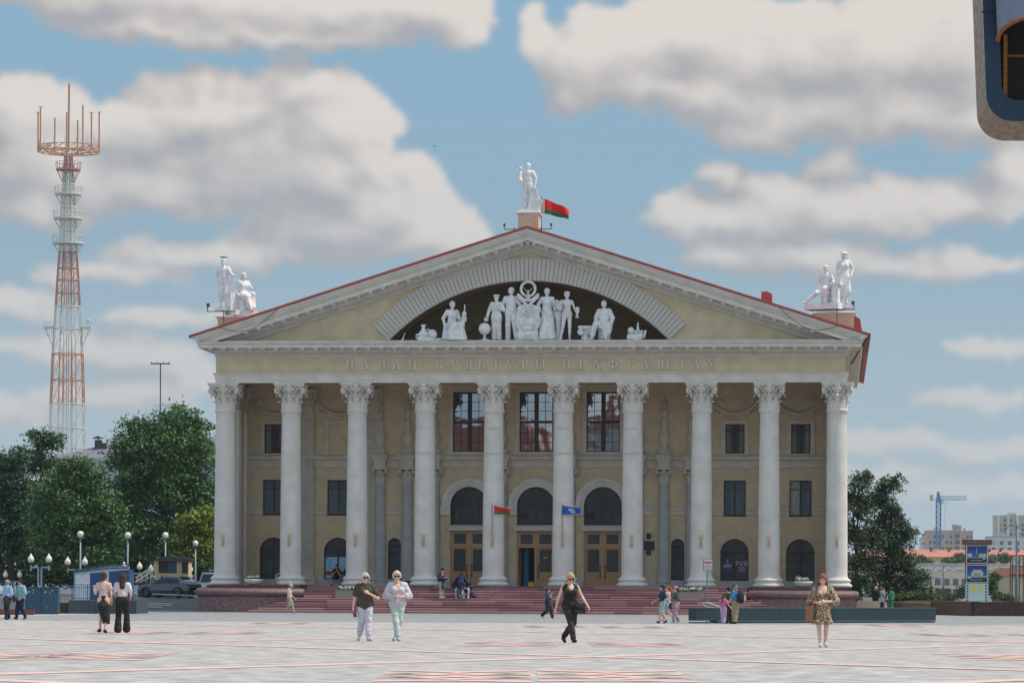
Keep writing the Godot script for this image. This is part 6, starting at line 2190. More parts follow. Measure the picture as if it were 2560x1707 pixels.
func left_side() -> void:
	mat("lamp_metal", lin(0.30, 0.42, 0.48), 0.5)
	mat("milk_glass", lin(0.80, 0.76, 0.66), 0.35)
	mat("cabinet_blue", lin(0.018, 0.085, 0.15), 0.5, noises.patch, 1.5)
	mat("kiosk_white", lin(0.62, 0.66, 0.72), 0.6, noises.soft, 2.0)
	mat("kiosk_blue", lin(0.015, 0.07, 0.22), 0.6, noises.soft, 2.0)
	mat("steel_blue", lin(0.02, 0.09, 0.20), 0.5)
	mat("ramp_tile", lin(0.055, 0.085, 0.10), 0.7, noises.speck, 0.6)
	mat("cream_wall", lin(0.60, 0.50, 0.32), 0.9, noises.soft, 2.0)
	mat("dark_roof", lin(0.05, 0.05, 0.055), 0.7)
	mat("red_kerb", lin(0.22, 0.075, 0.05), 0.8, noises.speck, 0.8)
	# two blue steel cabinets
	for k in 2:
		var a := ground_at(61 + k * 42.0, 1537)
		a.z = -177
		var w := 0.86
		var b := B.new()
		b.box(Vector3(0, 0.04, -0.7), Vector3(w - 0.01, 1.40, 0))
		b.box(Vector3(-0.02, 1.40, -0.74), Vector3(w + 0.01, 1.45, 0.04))
		var lab: String = ["blue steel cabinet on the left, nearer the two men in shirts", "blue steel cabinet on the right, nearer the dark ramp"][k]
		var o := thing("utility_cabinet", lab, "cabinet", Vector3(at(61 + k * 41.5, 1537, 177).x, 0, -177), 0, "blue steel cabinets")
		part("body", b, M.cabinet_blue, o)
		part("door_panel", B.new().box(Vector3(0.03, 0.08, 0.0), Vector3(w - 0.04, 1.36, 0.012)), M.cabinet_blue, o)
		var s := B.new()
		s.cbox(Vector3(0.2, 1.20, 0.015), Vector3(0.10, 0.05, 0.01))
		s.cbox(Vector3(0.45 + 0.1 * k, 1.28 - k * 0.02, 0.015), Vector3(0.07, 0.04, 0.01))
		s.cbox(Vector3(0.30, 0.42, 0.015), Vector3(0.03, 0.03, 0.01))
		s.cbox(Vector3(0.42, 1.14, 0.015), Vector3(0.04, 0.05, 0.01))
		part("sticker", s, M.kiosk_white, o)
	var kb := part("granite_kerb", B.new().box(Vector3(-3.2, 0, -0.35), Vector3(0, 0.29, 0)), M.red_kerb)
	kb.position = Vector3(at(82, 1538, 176).x, 0, -176)
	tag(kb, "low red granite kerb left of the blue cabinets", "kerb")
	# twin lamps
	double_lamp(76, 121, 1383, 218, "twin acorn lamp standing right behind the blue cabinets")
	double_lamp(168, 211, 1391, 232, "twin acorn lamp behind the left end of the blue and white kiosk")
	double_lamp(12.5, 48, 1425.5, 275, "twin acorn lamp at far left behind the two men in shirts")
	double_lamp(309, 348, 1403.5, 255, "twin acorn lamp between the kiosk and the cream guard booth")
	double_lamp(376, 475, 1411, 268, "widest twin acorn lamp with a lantern on either side of the guard booth")
	globe_lamp(200, 1327, 239, "tall globe lamp farthest left, above the blue and white kiosk's roof")
	globe_lamp(318.5, 1330, 252, "tall globe lamp above the right end of the kiosk roof")
	globe_lamp(412.7, 1330, 264, "tall globe lamp rising behind the cream guard booth")
	globe_lamp(488, 1351, 284, "lowest tall globe lamp, just left of the palace by the white van")
	# ramp wall of tiles, its railing and the kiosk on it
	var zw := -187.0
	var xl := at(170, 1500, 187).x
	var xr := at(340, 1500, 187).x
	var wall := thing("ramp_wall", "low wall of dark blue-grey tiles carrying a blue railing, left of the car park", "wall", Vector3(xl, 0, zw))
	part("core", B.new().box(Vector3(0, 0, -6), Vector3(xr - xl, 0.74, -0.03)), M.ramp_tile, wall)
	for r in 4:
		for c in 10:
			var tw := (xr - xl) / 10
			part("tile", B.new().box(Vector3(c * tw + 0.008, r * 0.187 + 0.005, -0.03), Vector3((c + 1) * tw - 0.008, (r + 1) * 0.187 - 0.005, 0.004 * ((r * 7 + c * 3) % 4))), M.ramp_tile, wall)
	var dr := part("ramp_shade", B.new().box(Vector3(-0.6, 0, -5), Vector3(0.0, 0.6, -0.5)), M.frame_black)  # black box put in for the shade of the ramp opening
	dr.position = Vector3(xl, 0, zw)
	tag(dr, "black box standing for the shaded ramp opening between blue cabinet and tiled wall", "wall")
	railing(Vector3(at(178, 1500, 187).x, 0.745, zw - 0.15), xr - at(178, 1500, 187).x - 0.1, 0.86, M.steel_blue, "blue steel railing with thin upright bars in front of the kiosk", 34)
	railing(Vector3(at(140, 1490, 215).x, 0.55, -215), 1.2, 0.62, M.letter_grey, "pale low railing in the gap between cabinet and kiosk", 9)
	var kd := 193.0
	var kx := at(187, 1500, kd).x
	var kw := at(322, 1500, kd).x - kx
	var ki := thing("kiosk", "blue and white kiosk with a low curved truss roof behind the blue railing", "kiosk", Vector3(kx, 0.745, -kd))
	var n := 4
	for k in n:
		var lo: float = kw * [0.0, 0.27, 0.56, 0.62][k]
		var hi: float = kw * [0.27, 0.56, 0.62, 1.0][k]
		part("wall_panel", B.new().box(Vector3(lo + 0.004, 0, -2.0), Vector3(hi - 0.004, 1.50 + 0.24 * sin(PI * 0.5 * (lo + hi) / 2 / kw), 0)), M.kiosk_white if k % 2 == 0 else M.kiosk_blue, ki)
	var tr := B.new()
	var m := 12
	for k in m:
		var t0 := -0.04 + 1.04 * k / m
		var t1 := -0.04 + 1.04 * (k + 1) / m
		var p0 := Vector3(kw * t0, 1.62 + 0.40 * sin(t0 * 1.75), 0.12)
		var p1 := Vector3(kw * t1, 1.62 + 0.40 * sin(t1 * 1.75), 0.12)
		tr.bar(p0, p1, 0.06)
		tr.bar(p0 - Vector3(0, 0.2 * sin(t0 * 1.6 + 0.3), 0), p1 - Vector3(0, 0.2 * sin(t1 * 1.6 + 0.3), 0), 0.05)
		if k % 2 == 0:
			tr.bar(p0, p1 - Vector3(0, 0.2 * sin(t1 * 1.6 + 0.3), 0), 0.035)
		else:
			tr.bar(p0 - Vector3(0, 0.2 * sin(t0 * 1.6 + 0.3), 0), p1, 0.035)
	part("truss", tr, M.steel_blue, ki)
	var rf := B.new()
	for k in m:
		var t0 := -0.04 + 1.06 * k / m
		var t1 := -0.04 + 1.06 * (k + 1) / m
		var y0 := 1.66 + 0.40 * sin(t0 * 1.75)
		var y1 := 1.66 + 0.40 * sin(t1 * 1.75)
		rf.quad(Vector3(kw * t0, y0, 0.16), Vector3(kw * t1, y1, 0.16), Vector3(kw * t1, y1, -2.2), Vector3(kw * t0, y0, -2.2))
	part("roof", rf, M.steel_blue, ki)
	part("fascia", B.new().prism(PackedVector2Array([Vector2(0, 1.45), Vector2(kw, 1.72), Vector2(kw, 1.96), Vector2(kw * 0.6, 1.92), Vector2(0, 1.58)]), -0.05, 0.02), M.kiosk_white, ki)
	# guard booth on a base, with stairs
	var bd := 256.0
	var bx := at(384, 1449, bd).x
	var bw := at(452, 1449, bd).x - bx
	var by := at(420, 1450, bd).y
	var bo := thing("guard_booth", "cream guard booth with big dark windows and a dark gabled roof above the car", "booth", Vector3(bx, 0, -bd))
	part("base", B.new().box(Vector3(-1.2, 0.7, -3), Vector3(bw + 0.6, by - 0.01, -0.05)), M.ramp_tile, bo)
	part("wall", B.new().box(Vector3(0, by, -2.6), Vector3(bw, by + 1.45, 0)), M.cream_wall, bo)
	part("side_wall", B.new().box(Vector3(bw, by, -2.6), Vector3(bw + 0.55, by + 1.40, -0.02)), M.cream_wall, bo)
	var wn := part("window", B.new().box(Vector3(0.34, by + 0.52, -0.06), Vector3(bw - 0.34, by + 1.42, 0.012)), M.frame_black, bo)
	part("pane", B.new().box(Vector3(1.05, by + 0.56, 0.013), Vector3(1.7, by + 1.38, 0.02)), M.cabinet_blue, wn)
	part("window", B.new().box(Vector3(bw + 0.06, by + 0.50, -0.04), Vector3(bw + 0.5, by + 1.36, 0.0)), M.frame_black, bo)
	part("roof", B.new().prism(PackedVector2Array([Vector2(0.1, by + 1.44), Vector2(bw + 0.65, by + 1.42), Vector2(bw + 0.75, by + 1.58), Vector2(bw * 0.56, by + 1.86), Vector2(0.1, by + 1.60)]), -2.8, 0.25), M.dark_roof, bo)
	var hr := B.new()
	for q in [[0.42, 0.95], [bw - 0.1, bw + 0.35]]:
		hr.bar(Vector3(q[0], by - 0.3, 0.3), Vector3(q[0] + 0.2, by + 0.36, 0.3), 0.05)
		hr.bar(Vector3(q[1], by - 0.3, 0.3), Vector3(q[1], by + 0.36, 0.3), 0.05)
		hr.bar(Vector3(q[0] + 0.2, by + 0.36, 0.3), Vector3(q[1], by - 0.1, 0.3), 0.05)
	part("hand_rail", hr, M.frame_black, bo)
	var st := thing("staircase", "grey metal stair with pale slanting handrails left of the guard booth", "staircase", Vector3(at(336, 1458, 253).x, 0, -253))
	var sw := at(384, 1458, 253).x - at(336, 1458, 253).x
	var y0 := at(336, 1457, 253).y
	for k in 8:
		part("step", B.new().box(Vector3(sw * k / 8, y0 + 0.5 * k / 8, -1.2), Vector3(sw * (k + 1) / 8, y0 + 0.06 + 0.5 * k / 8, 0)), M.letter_grey, st)
	for z in [0.0, -1.0]:
		var r := B.new()
		for h in [0.0, 0.28]:
			r.bar(Vector3(0.0, y0 + h + 0.1, z), Vector3(sw, y0 + 1.05 + h, z), 0.045)
		for k in 4:
			r.bar(Vector3(sw * (k + 0.3) / 4, y0, z), Vector3(sw * (k + 0.3) / 4, y0 + 0.40 + 1.0 * k / 4, z), 0.04)
		part("hand_rail", r, M.letter_grey, st)
	suv()
	van()
	var ba := at(380.7, 1484.5, 232)
	var bb := at(515, 1490.5, 232)
	var bar_t := thing("barrier", "white barrier boom with red patches lowered in front of the dark car", "barrier", Vector3(ba.x, 0, ba.z))
	part("boom", B.new().bar(Vector3(0, ba.y, 0), Vector3(bb.x - ba.x, bb.y, 0), 0.13, 0.07), M.white_paint, bar_t)
	mat("signal_red", lin(0.50, 0.04, 0.05), 0.6)
	for k in 6:
		var t := 0.09 + k * 0.162
		part("red_patch", B.new().cbox(Vector3((bb.x - ba.x) * t, lerpf(ba.y, bb.y, t), 0.0), Vector3(0.18, 0.05, 0.10)), M.signal_red, bar_t)
	part("housing", B.new().box(Vector3(bb.x - ba.x - 0.1, 0.5, -0.2), Vector3(bb.x - ba.x + 0.3, bb.y + 0.2, 0.2)), M.white_paint, bar_t)
	var bin := part("blue_bin", B.new().smooth().ball(Vector3.ZERO, Vector3(0.36, 0.26, 0.3), 12).flat().box(Vector3(-0.36, -0.5, -0.3), Vector3(0.36, 0, 0.3)), mat("bin_blue", lin(0.01, 0.10, 0.45), 0.5))
	bin.position = at(386, 1455, 285)
	tag(bin, "bright blue covered bin peeking over the bonnet of the dark car", "bin")
	back_building()
	tower()

func railing(at_: Vector3, w: float, h: float, m: Material, label: String, bars: int) -> void:
	var o := thing("railing", label, "railing", at_)
	for k in [0, 1, 2]:
		part("rail", B.new().box(Vector3(0, h * [0.10, 0.80, 0.98][k], -0.02), Vector3(w, h * [0.10, 0.80, 0.98][k] + 0.03, 0.02)), m, o)
	for k in bars:
		var x := w * k / (bars - 1)
		var t := 0.05 if k % 8 == 0 else 0.016
		part("post" if k % 8 == 0 else "baluster", B.new().box(Vector3(x - t / 2, 0, -t / 2 - 0.004), Vector3(x + t / 2, h * 0.98, t / 2 + 0.004)), m, o)

func suv() -> void:
	mat("car_paint", lin(0.012, 0.045, 0.075), 0.25).clearcoat_enabled = true
	mat("car_glass", lin(0.006, 0.012, 0.02), 0.06)
	mat("rubber", lin(0.012, 0.012, 0.013), 0.8)
	mat("alloy", lin(0.08, 0.09, 0.10), 0.4)
	var d := 250.0
	var c := at(421, 1502, d)
	var o := thing("parked_car", "dark blue-grey sport utility car with sloping rear, parked behind the barrier boom", "car", Vector3(c.x, 0.765, c.z), deg_to_rad(-28))
	# the body is lofted from cross-sections along its length; front at -x
	var xs := [-2.32, -2.25, -2.0, -1.4, -0.95, -0.2, 0.6, 1.3, 1.85, 2.2, 2.32]
	var belt := [0.62, 0.78, 0.90, 0.98, 1.02, 1.04, 1.06, 1.09, 1.12, 1.08, 0.80]
	var roof := [0.62, 0.78, 0.90, 0.99, 1.05, 1.50, 1.57, 1.52, 1.30, 1.10, 0.80]
	var half := [0.70, 0.82, 0.90, 0.95, 0.96, 0.97, 0.97, 0.96, 0.94, 0.88, 0.80]
	var b := B.new()
	var g := B.new()
	for k in xs.size() - 1:
		var ring := []
		for e in [k, k + 1]:
			var w: float = half[e]
			var top: float = roof[e]
			var tw := w * (0.72 if top > belt[e] + 0.1 else 0.92)
			ring.append([Vector3(xs[e], 0.28, w * 0.92), Vector3(xs[e], 0.55, w), Vector3(xs[e], belt[e], w * 0.97), Vector3(xs[e], top, tw), Vector3(xs[e], top + 0.015, 0), Vector3(xs[e], top, -tw), Vector3(xs[e], belt[e], -w * 0.97), Vector3(xs[e], 0.55, -w), Vector3(xs[e], 0.28, -w * 0.92)])
		for m in 8:
			b.quad(ring[0][m], ring[1][m], ring[1][m + 1], ring[0][m + 1])
	part("body", b, M.car_paint, o)
	for s in [-1.0, 1.0]:
		var sg := B.new()
		var pts := [Vector3(-0.78, 1.08, 0.955), Vector3(1.55, 1.13, 0.94), Vector3(1.25, 1.42, 0.76), Vector3(0.5, 1.50, 0.735), Vector3(-0.15, 1.45, 0.75)]
		for k in range(1, 4):
			var q := [pts[0], pts[k], pts[k + 1]]
			for v in 3:
				q[v] = Vector3(q[v].x, q[v].y, s * (q[v].z + 0.014))
			sg.tri(q[0], q[1], q[2])
		part("side_window", sg, M.car_glass, o)
		part("mirror", B.new().smooth().ball(Vector3(-0.75, 1.10, s * 1.06), Vector3(0.10, 0.08, 0.11), 8), M.car_paint, o)
		for x in [-1.42, 1.40]:
			var wh := B.new().smooth()
			wh.x = Transform3D(Basis(Vector3.RIGHT, s * PI / 2), Vector3(x, 0.36, s * 0.80))
			wh.lathe([Vector2(0.20, 0.15), Vector2(0.34, 0.15), Vector2(0.365, 0.10), Vector2(0.365, -0.10), Vector2(0.2, -0.12)], 24)
			var wm := part("wheel", wh, M.rubber, o)
			var ri := B.new()
			ri.x = wh.x
			ri.lathe([Vector2(0.0, 0.14), Vector2(0.06, 0.14), Vector2(0.07, 0.10)], 10)
			for k in 5:
				var a := TAU * k / 5
				ri.bar(Vector3(sin(a) * 0.05, 0.12, cos(a) * 0.05), Vector3(sin(a) * 0.25, 0.13, cos(a) * 0.25), 0.06, 0.03)
			ri.lathe([Vector2(0.235, 0.145), Vector2(0.26, 0.15), Vector2(0.26, 0.12)], 20)
			part("rim", ri, M.alloy, wm)
			var ar := B.new()
			ar.arc_band(Vector2(x, 0.36), 0.37, 0.46, 0, PI, 14, s * 0.93 - 0.04, s * 0.93 + 0.05)
			part("wheel_arch", ar, M.rubber, o)
		part("tail_light", B.new().cbox(Vector3(2.24, 0.93, s * 0.55), Vector3(0.10, 0.09, 0.5)), mat("tail_red", lin(0.14, 0.012, 0.015), 0.3), o)
		part("headlight", B.new().cbox(Vector3(-2.22, 0.74, s * 0.62), Vector3(0.12, 0.08, 0.26)), M.alloy, o)
	var rg := B.new()
	rg.quad(Vector3(2.17, 1.15, 0.70), Vector3(2.17, 1.15, -0.70), Vector3(1.42, 1.49, -0.62), Vector3(1.42, 1.49, 0.62))
	part("rear_window", rg, M.car_glass, o)
	part("spoiler", B.new().box(Vector3(1.25, 1.51, -0.62), Vector3(1.66, 1.55, 0.62)), M.car_paint, o)
	part("rear_trim", B.new().box(Vector3(2.24, 0.84, -0.80), Vector3(2.325, 1.00, 0.80)), M.rubber, o)
	part("bumper", B.new().box(Vector3(2.22, 0.30, -0.82), Vector3(2.38, 0.58, 0.82)), M.rubber, o)
	part("number_plate", B.new().cbox(Vector3(2.385, 0.50, 0.0), Vector3(0.015, 0.11, 0.50)), mat("plate_green", lin(0.25, 0.42, 0.33), 0.5), o)

func van() -> void:
	var c := at(540, 1476, 262)
	var o := thing("parked_van", "white van with a dark windscreen, half hidden by the palace's leftmost column", "van", Vector3(c.x, 0.80, c.z), 0.06)
	mat("van_white", lin(0.60, 0.66, 0.74), 0.4)
	var b := B.new()
	b.prism(PackedVector2Array([Vector2(-1.5, 0.3), Vector2(1.0, 0.3), Vector2(1.0, 1.90), Vector2(-1.05, 1.90), Vector2(-1.32, 1.15), Vector2(-1.5, 1.0)]), -1.0, 1.0)
	b.prism(PackedVector2Array([Vector2(-1.5, 0.3), Vector2(1.0, 0.3), Vector2(1.0, 1.05), Vector2(-1.5, 1.0)]), 1.0, 1.06)
	part("body", b, M.van_white, o)
	var w := B.new()
	w.prism(PackedVector2Array([Vector2(-1.22, 1.15), Vector2(0.9, 1.18), Vector2(0.9, 1.78), Vector2(-1.0, 1.78)]), 0.99, 1.03)
	part("windscreen", w, M.cabinet_blue, o)
	part("roof_rack", B.new().bar(Vector3(-0.5, 2.1, 0), Vector3(0.8, 2.1, 0), 0.05).bar(Vector3(-0.5, 1.9, 0), Vector3(-0.5, 2.1, 0), 0.05), M.lamp_metal, o)
	part("grille", B.new().box(Vector3(-1.2, 0.55, 1.06), Vector3(0.6, 0.75, 1.09)), M.rubber, o)
	for x in [-1.0, 0.6]:
		var wh := B.new().smooth()
		wh.x = Transform3D(Basis(Vector3.RIGHT, PI / 2), Vector3(x, 0.33, 0.9))
		wh.lathe([Vector2(0, 0.12), Vector2(0.33, 0.12), Vector2(0.33, -0.1)], 16)
		part("wheel", wh, M.rubber, o)

func back_building() -> void:
	mat("slate_roof", lin(0.17, 0.17, 0.21), 0.7, noises.soft, 3.0)
	mat("pale_wall", lin(0.50, 0.53, 0.60), 0.9, noises.soft, 4.0)
	var d := 335.0
	var x0 := at(118, 1146, d).x
	var x1 := at(560, 1146, d).x + 6.0
	var ye := at(200, 1146, d).y
	var yr := at(420, 1082, d).y
	var o := thing("old_building", "pale building with a slate-grey hipped roof behind the trees on the left", "building", Vector3(x0, 0, -d))
	var w := x1 - x0
	part("wall", B.new().box(Vector3(0.4, 0, -14), Vector3(w, ye - 0.3, 0)), M.pale_wall, o)
	var c := B.new().sweep([Vector2(0.4, -14), Vector2(0.4, 0), Vector2(w, 0), Vector2(w, -14)], [Vector2(0, ye - 1.0), Vector2(0.15, ye - 0.8), Vector2(0.2, ye - 0.5), Vector2(0.5, ye - 0.3), Vector2(0.55, ye), Vector2(-0.5, ye)])
	part("cornice", c, M.pale_wall, o)
	var r := B.new()
	var hx := 9.0
	r.quad(Vector3(-0.3, ye, 0.6), Vector3(w, ye, 0.6), Vector3(w, yr, -7), Vector3(hx, yr, -7))
	r.tri(Vector3(-0.3, ye, -14.6), Vector3(-0.3, ye, 0.6), Vector3(hx, yr, -7))
	r.quad(Vector3(w, ye, -14.6), Vector3(-0.3, ye, -14.6), Vector3(hx, yr, -7), Vector3(w, yr, -7))
	part("roof", r, M.slate_roof, o)
	for k in 7:
		for row in 3:
			part("window", B.new().box(Vector3(1.2 + k * 2.4, 2.0 + row * 4.0, 0.0), Vector3(2.2 + k * 2.4, 4.2 + row * 4.0, 0.05)), M.cabinet_blue, o)
	var chx := at(236, 1100, d).x - x0
	var ch := part("chimney", B.new().box(Vector3(chx - 0.32, ye + 0.6, -3.2), Vector3(chx + 0.36, at(236, 1097, d).y, -2.4)), M.dark_roof, o)
	part("chimney_cap", B.new().prism(PackedVector2Array([Vector2(chx - 0.55, at(236, 1092.5, d).y), Vector2(chx + 0.6, at(236, 1092.5, d).y), Vector2(chx, at(236, 1087, d).y)]), -3.4, -2.2), M.dark_roof, ch)
	part("chimney_post", B.new().cbox(Vector3(chx, at(236, 1094.5, d).y, -2.8), Vector3(0.12, 0.3, 0.12)), M.dark_roof, ch)
	part("vent_box", B.new().box(Vector3(chx + 0.36, ye + 0.6, -3.2), Vector3(chx + 0.85, at(250, 1104, d).y, -2.5)), M.dark_roof, o)
	var ax := at(381, 1080, d).x - x0
	var ht := at(381, 908.5, d).y
	var m := thing("antenna_mast", "thin dark antenna mast with a crossbar on top, above the left trees", "antenna", Vector3(x0 + ax, yr - 0.3, -d - 7))
	var k := (d + 7) / d
	ht = at(381, 908.5, d * k).y
	part("pole", B.new().bar(Vector3.ZERO, Vector3(0, ht - yr + 0.3, 0), 0.11), M.dark_roof, m)
	part("crossbar", B.new().box(Vector3(-1.0, ht - yr + 0.22, -0.05), Vector3(0.95, ht - yr + 0.34, 0.05)), M.dark_roof, m)
	part("crossbar", B.new().box(Vector3(-0.7, ht - yr - 3.95, -0.03), Vector3(0.8, ht - yr - 3.88, 0.03)), M.letter_grey, m)
	var dip := B.new()
	for q in [-0.9, -0.3, 0.3, 0.85]:
		dip.bar(Vector3(q, ht - yr + 0.3, -0.3), Vector3(q, ht - yr + 0.45, 0.3), 0.05)
	part("element", dip, M.dark_roof, m)

func tower() -> void:
	mat("mast_red", lin(0.44, 0.22, 0.17), 0.7)
	mat("mast_orange", lin(0.50, 0.24, 0.13), 0.7)
	mat("mast_white", lin(0.58, 0.58, 0.56), 0.7)
	var d := 1000.0
	var base := at(165, 1480, d)
	var o := thing("radio_tower", "tall red and white lattice radio tower crowned by a ring of masts", "tower", Vector3(base.x, 0, -d))
	var k := d / FOCAL
	# half-width in photograph pixels against height
	var prof := [[1480, 55.0], [1130, 46.0], [1020, 44.5], [895, 40.0], [770, 32.0], [700, 28.0], [640, 23.0], [540, 19.0], [440, 13.0], [400, 10.0]]
	var legs := 8
	var bands := [1480, 1360, 1250, 1130, 1080, 1020, 960, 895, 832, 776, 742, 710, 680, 640, 616, 585, 557, 528, 498, 470, 440, 420, 400]
	var hw := []
	for y in bands:
		var v := 0.0
		for i in prof.size() - 1:
			if y <= prof[i][0] and y >= prof[i + 1][0]:
				v = remap(y, prof[i][0], prof[i + 1][0], prof[i][1], prof[i + 1][1])
		hw.append(v * k)
	for i in bands.size() - 1:
		var y0: float = (1485.0 - bands[i]) * k + EYE
		var y1: float = (1485.0 - bands[i + 1]) * k + EYE
		var b := B.new()
		for q in legs:
			var a := TAU * (q + 0.5) / legs + 0.25
			var a2 := TAU * (q + 1.5) / legs + 0.25
			var p0 := Vector3(sin(a) * hw[i], y0, cos(a) * hw[i])
			var p1 := Vector3(sin(a) * hw[i + 1], y1, cos(a) * hw[i + 1])
			var r0 := Vector3(sin(a2) * hw[i], y0, cos(a2) * hw[i])
			var r1 := Vector3(sin(a2) * hw[i + 1], y1, cos(a2) * hw[i + 1])
			b.bar(p0, p1, 0.34 if i < 14 else 0.28)
			b.bar(p0, r1, 0.10)
			b.bar(r0, p1, 0.10)
			b.bar(p1, r1, 0.32)
		for q in 4:
			var a := TAU * q / 4 + 0.4
			b.bar(Vector3(sin(a) * 1.1, y0, cos(a) * 1.1), Vector3(sin(a) * 1.1, y1, cos(a) * 1.1), 0.24)
		var m: Material = M.mast_white
		if bands[i] <= 1020 and bands[i] > 895 or bands[i] <= 776 and bands[i] > 640:
			m = M.mast_orange if bands[i] > 800 else M.mast_red
		elif bands[i] <= 440:
			m = M.mast_red
		part("lattice_section", b, m, o)
	# round galleries
	for g in [[436, 31, M.mast_red], [497, 34.5, M.mast_white], [558, 37.5, M.mast_white], [620, 40, M.mast_white]]:
		var y: float = (1485.0 - g[0]) * k + EYE
		var r: float = g[1] * k
		var b := B.new()
		b.lathe([Vector2(r * 0.4, y), Vector2(r, y), Vector2(r, y + 0.5), Vector2(r * 0.4, y + 0.5)], 20)
		for q in 20:
			var a := TAU * q / 20
			b.bar(Vector3(sin(a) * r, y + 0.4, cos(a) * r), Vector3(sin(a) * r * 1.03, y + 2.4, cos(a) * r * 1.03), 0.10)
			var a2 := TAU * (q + 1) / 20
			b.bar(Vector3(sin(a) * r * 1.03, y + 2.4, cos(a) * r * 1.03), Vector3(sin(a2) * r * 1.03, y + 2.4, cos(a2) * r * 1.03), 0.12)
			if q % 2 == 0:
				b.bar(Vector3(sin(a) * r * 0.95, y, cos(a) * r * 0.95), Vector3(sin(a) * r * 0.5, y - 3.4, cos(a) * r * 0.5), 0.14)
		part("gallery", b, g[2], o)
	# the crown: a ring truss with nine masts
	var ry: float = (1485.0 - 390.0) * k + EYE
	var R := 76.0 * k
	var ring := B.new()
	for q in 16:
		var a := TAU * q / 16
		var a2 := TAU * (q + 1) / 16
		for f in [[1.0, 0.0], [0.97, 1.7], [0.72, 0.4], [0.72, 2.0]]:
			ring.bar(Vector3(sin(a) * R * f[0], ry + f[1], cos(a) * R * f[0]), Vector3(sin(a2) * R * f[0], ry + f[1], cos(a2) * R * f[0]), 0.22)
		ring.bar(Vector3(sin(a) * R, ry, cos(a) * R), Vector3(sin(a2) * R * 0.97, ry + 1.7, cos(a2) * R * 0.97), 0.18)
		ring.bar(Vector3(sin(a) * R, ry, cos(a) * R), Vector3(sin(a) * R * 0.72, ry + 2.0, cos(a) * R * 0.72), 0.18)
		ring.bar(Vector3(sin(a) * R, ry + 0.2, cos(a) * R), Vector3(sin(a) * 1.2, ry - 0.8 + 1.6 * (q % 2), cos(a) * 1.2), 0.18)
		ring.bar(Vector3(sin(a) * R * 0.98, ry + 1.7, cos(a) * R * 0.98), Vector3(sin(a) * R * 0.98, ry + 3.4, cos(a) * R * 0.98), 0.09)
	part("ring_truss", ring, M.mast_orange, o)
	var masts := [[93, 291, 1], [104.5, 283, 1], [126.5, 296, 0], [155, 280, 0], [182.5, 300, 0], [213, 281, 0], [232, 297, 1], [246, 290, 1]]
	for q in masts:
		var x: float = (q[0] - 169.5) * k
		var z := sqrt(maxf(0.0, R * R - x * x)) * (1 if int(q[1]) % 2 else -1)
		var top: float = (1485.0 - q[1]) * k + EYE
		var b := B.new().bar(Vector3(x, ry, z), Vector3(x, top, z), 0.40)
		if q[2] == 1:
			b.bar(Vector3(x - 0.65, top, z), Vector3(x + 0.65, top, z), 0.18)
		part("ring_mast", b, M.mast_orange, o)
	part("centre_mast", B.new().bar(Vector3(0, ry, 0), Vector3(0.1, (1485.0 - 219.0) * k + EYE, 0), 0.50), M.mast_red, o)
	for s in [-1.0, 1.0]:
		var y: float = (1485.0 - 830.0) * k + EYE
		var b := B.new()
		b.box(Vector3(minf(s * 33 * k, s * 60 * k), y, -1.5), Vector3(maxf(s * 33 * k, s * 60 * k), y + 0.4, 1.5))
		b.bar(Vector3(s * 56 * k, y, 0), Vector3(s * 34 * k, y - 6.5, 0), 0.25)
		for q in 4:
			b.bar(Vector3(s * (38 + q * 6) * k, y - 3.0 + q * 0.4, 1), Vector3(s * (40 + q * 5) * k, y + 2.0, 1), 0.14)
		b.bar(Vector3(s * 40 * k, y - 2.6, 1), Vector3(s * 58 * k, y - 2.2, 1), 0.14)
		part("side_platform", b, M.mast_white, o)
	var dish := B.new().smooth().ball(Vector3(53 * k, (1485.0 - 812.0) * k + EYE, 1), Vector3(0.6, 0.6, 0.25), 12)
	part("dish", dish, M.mast_white, o)

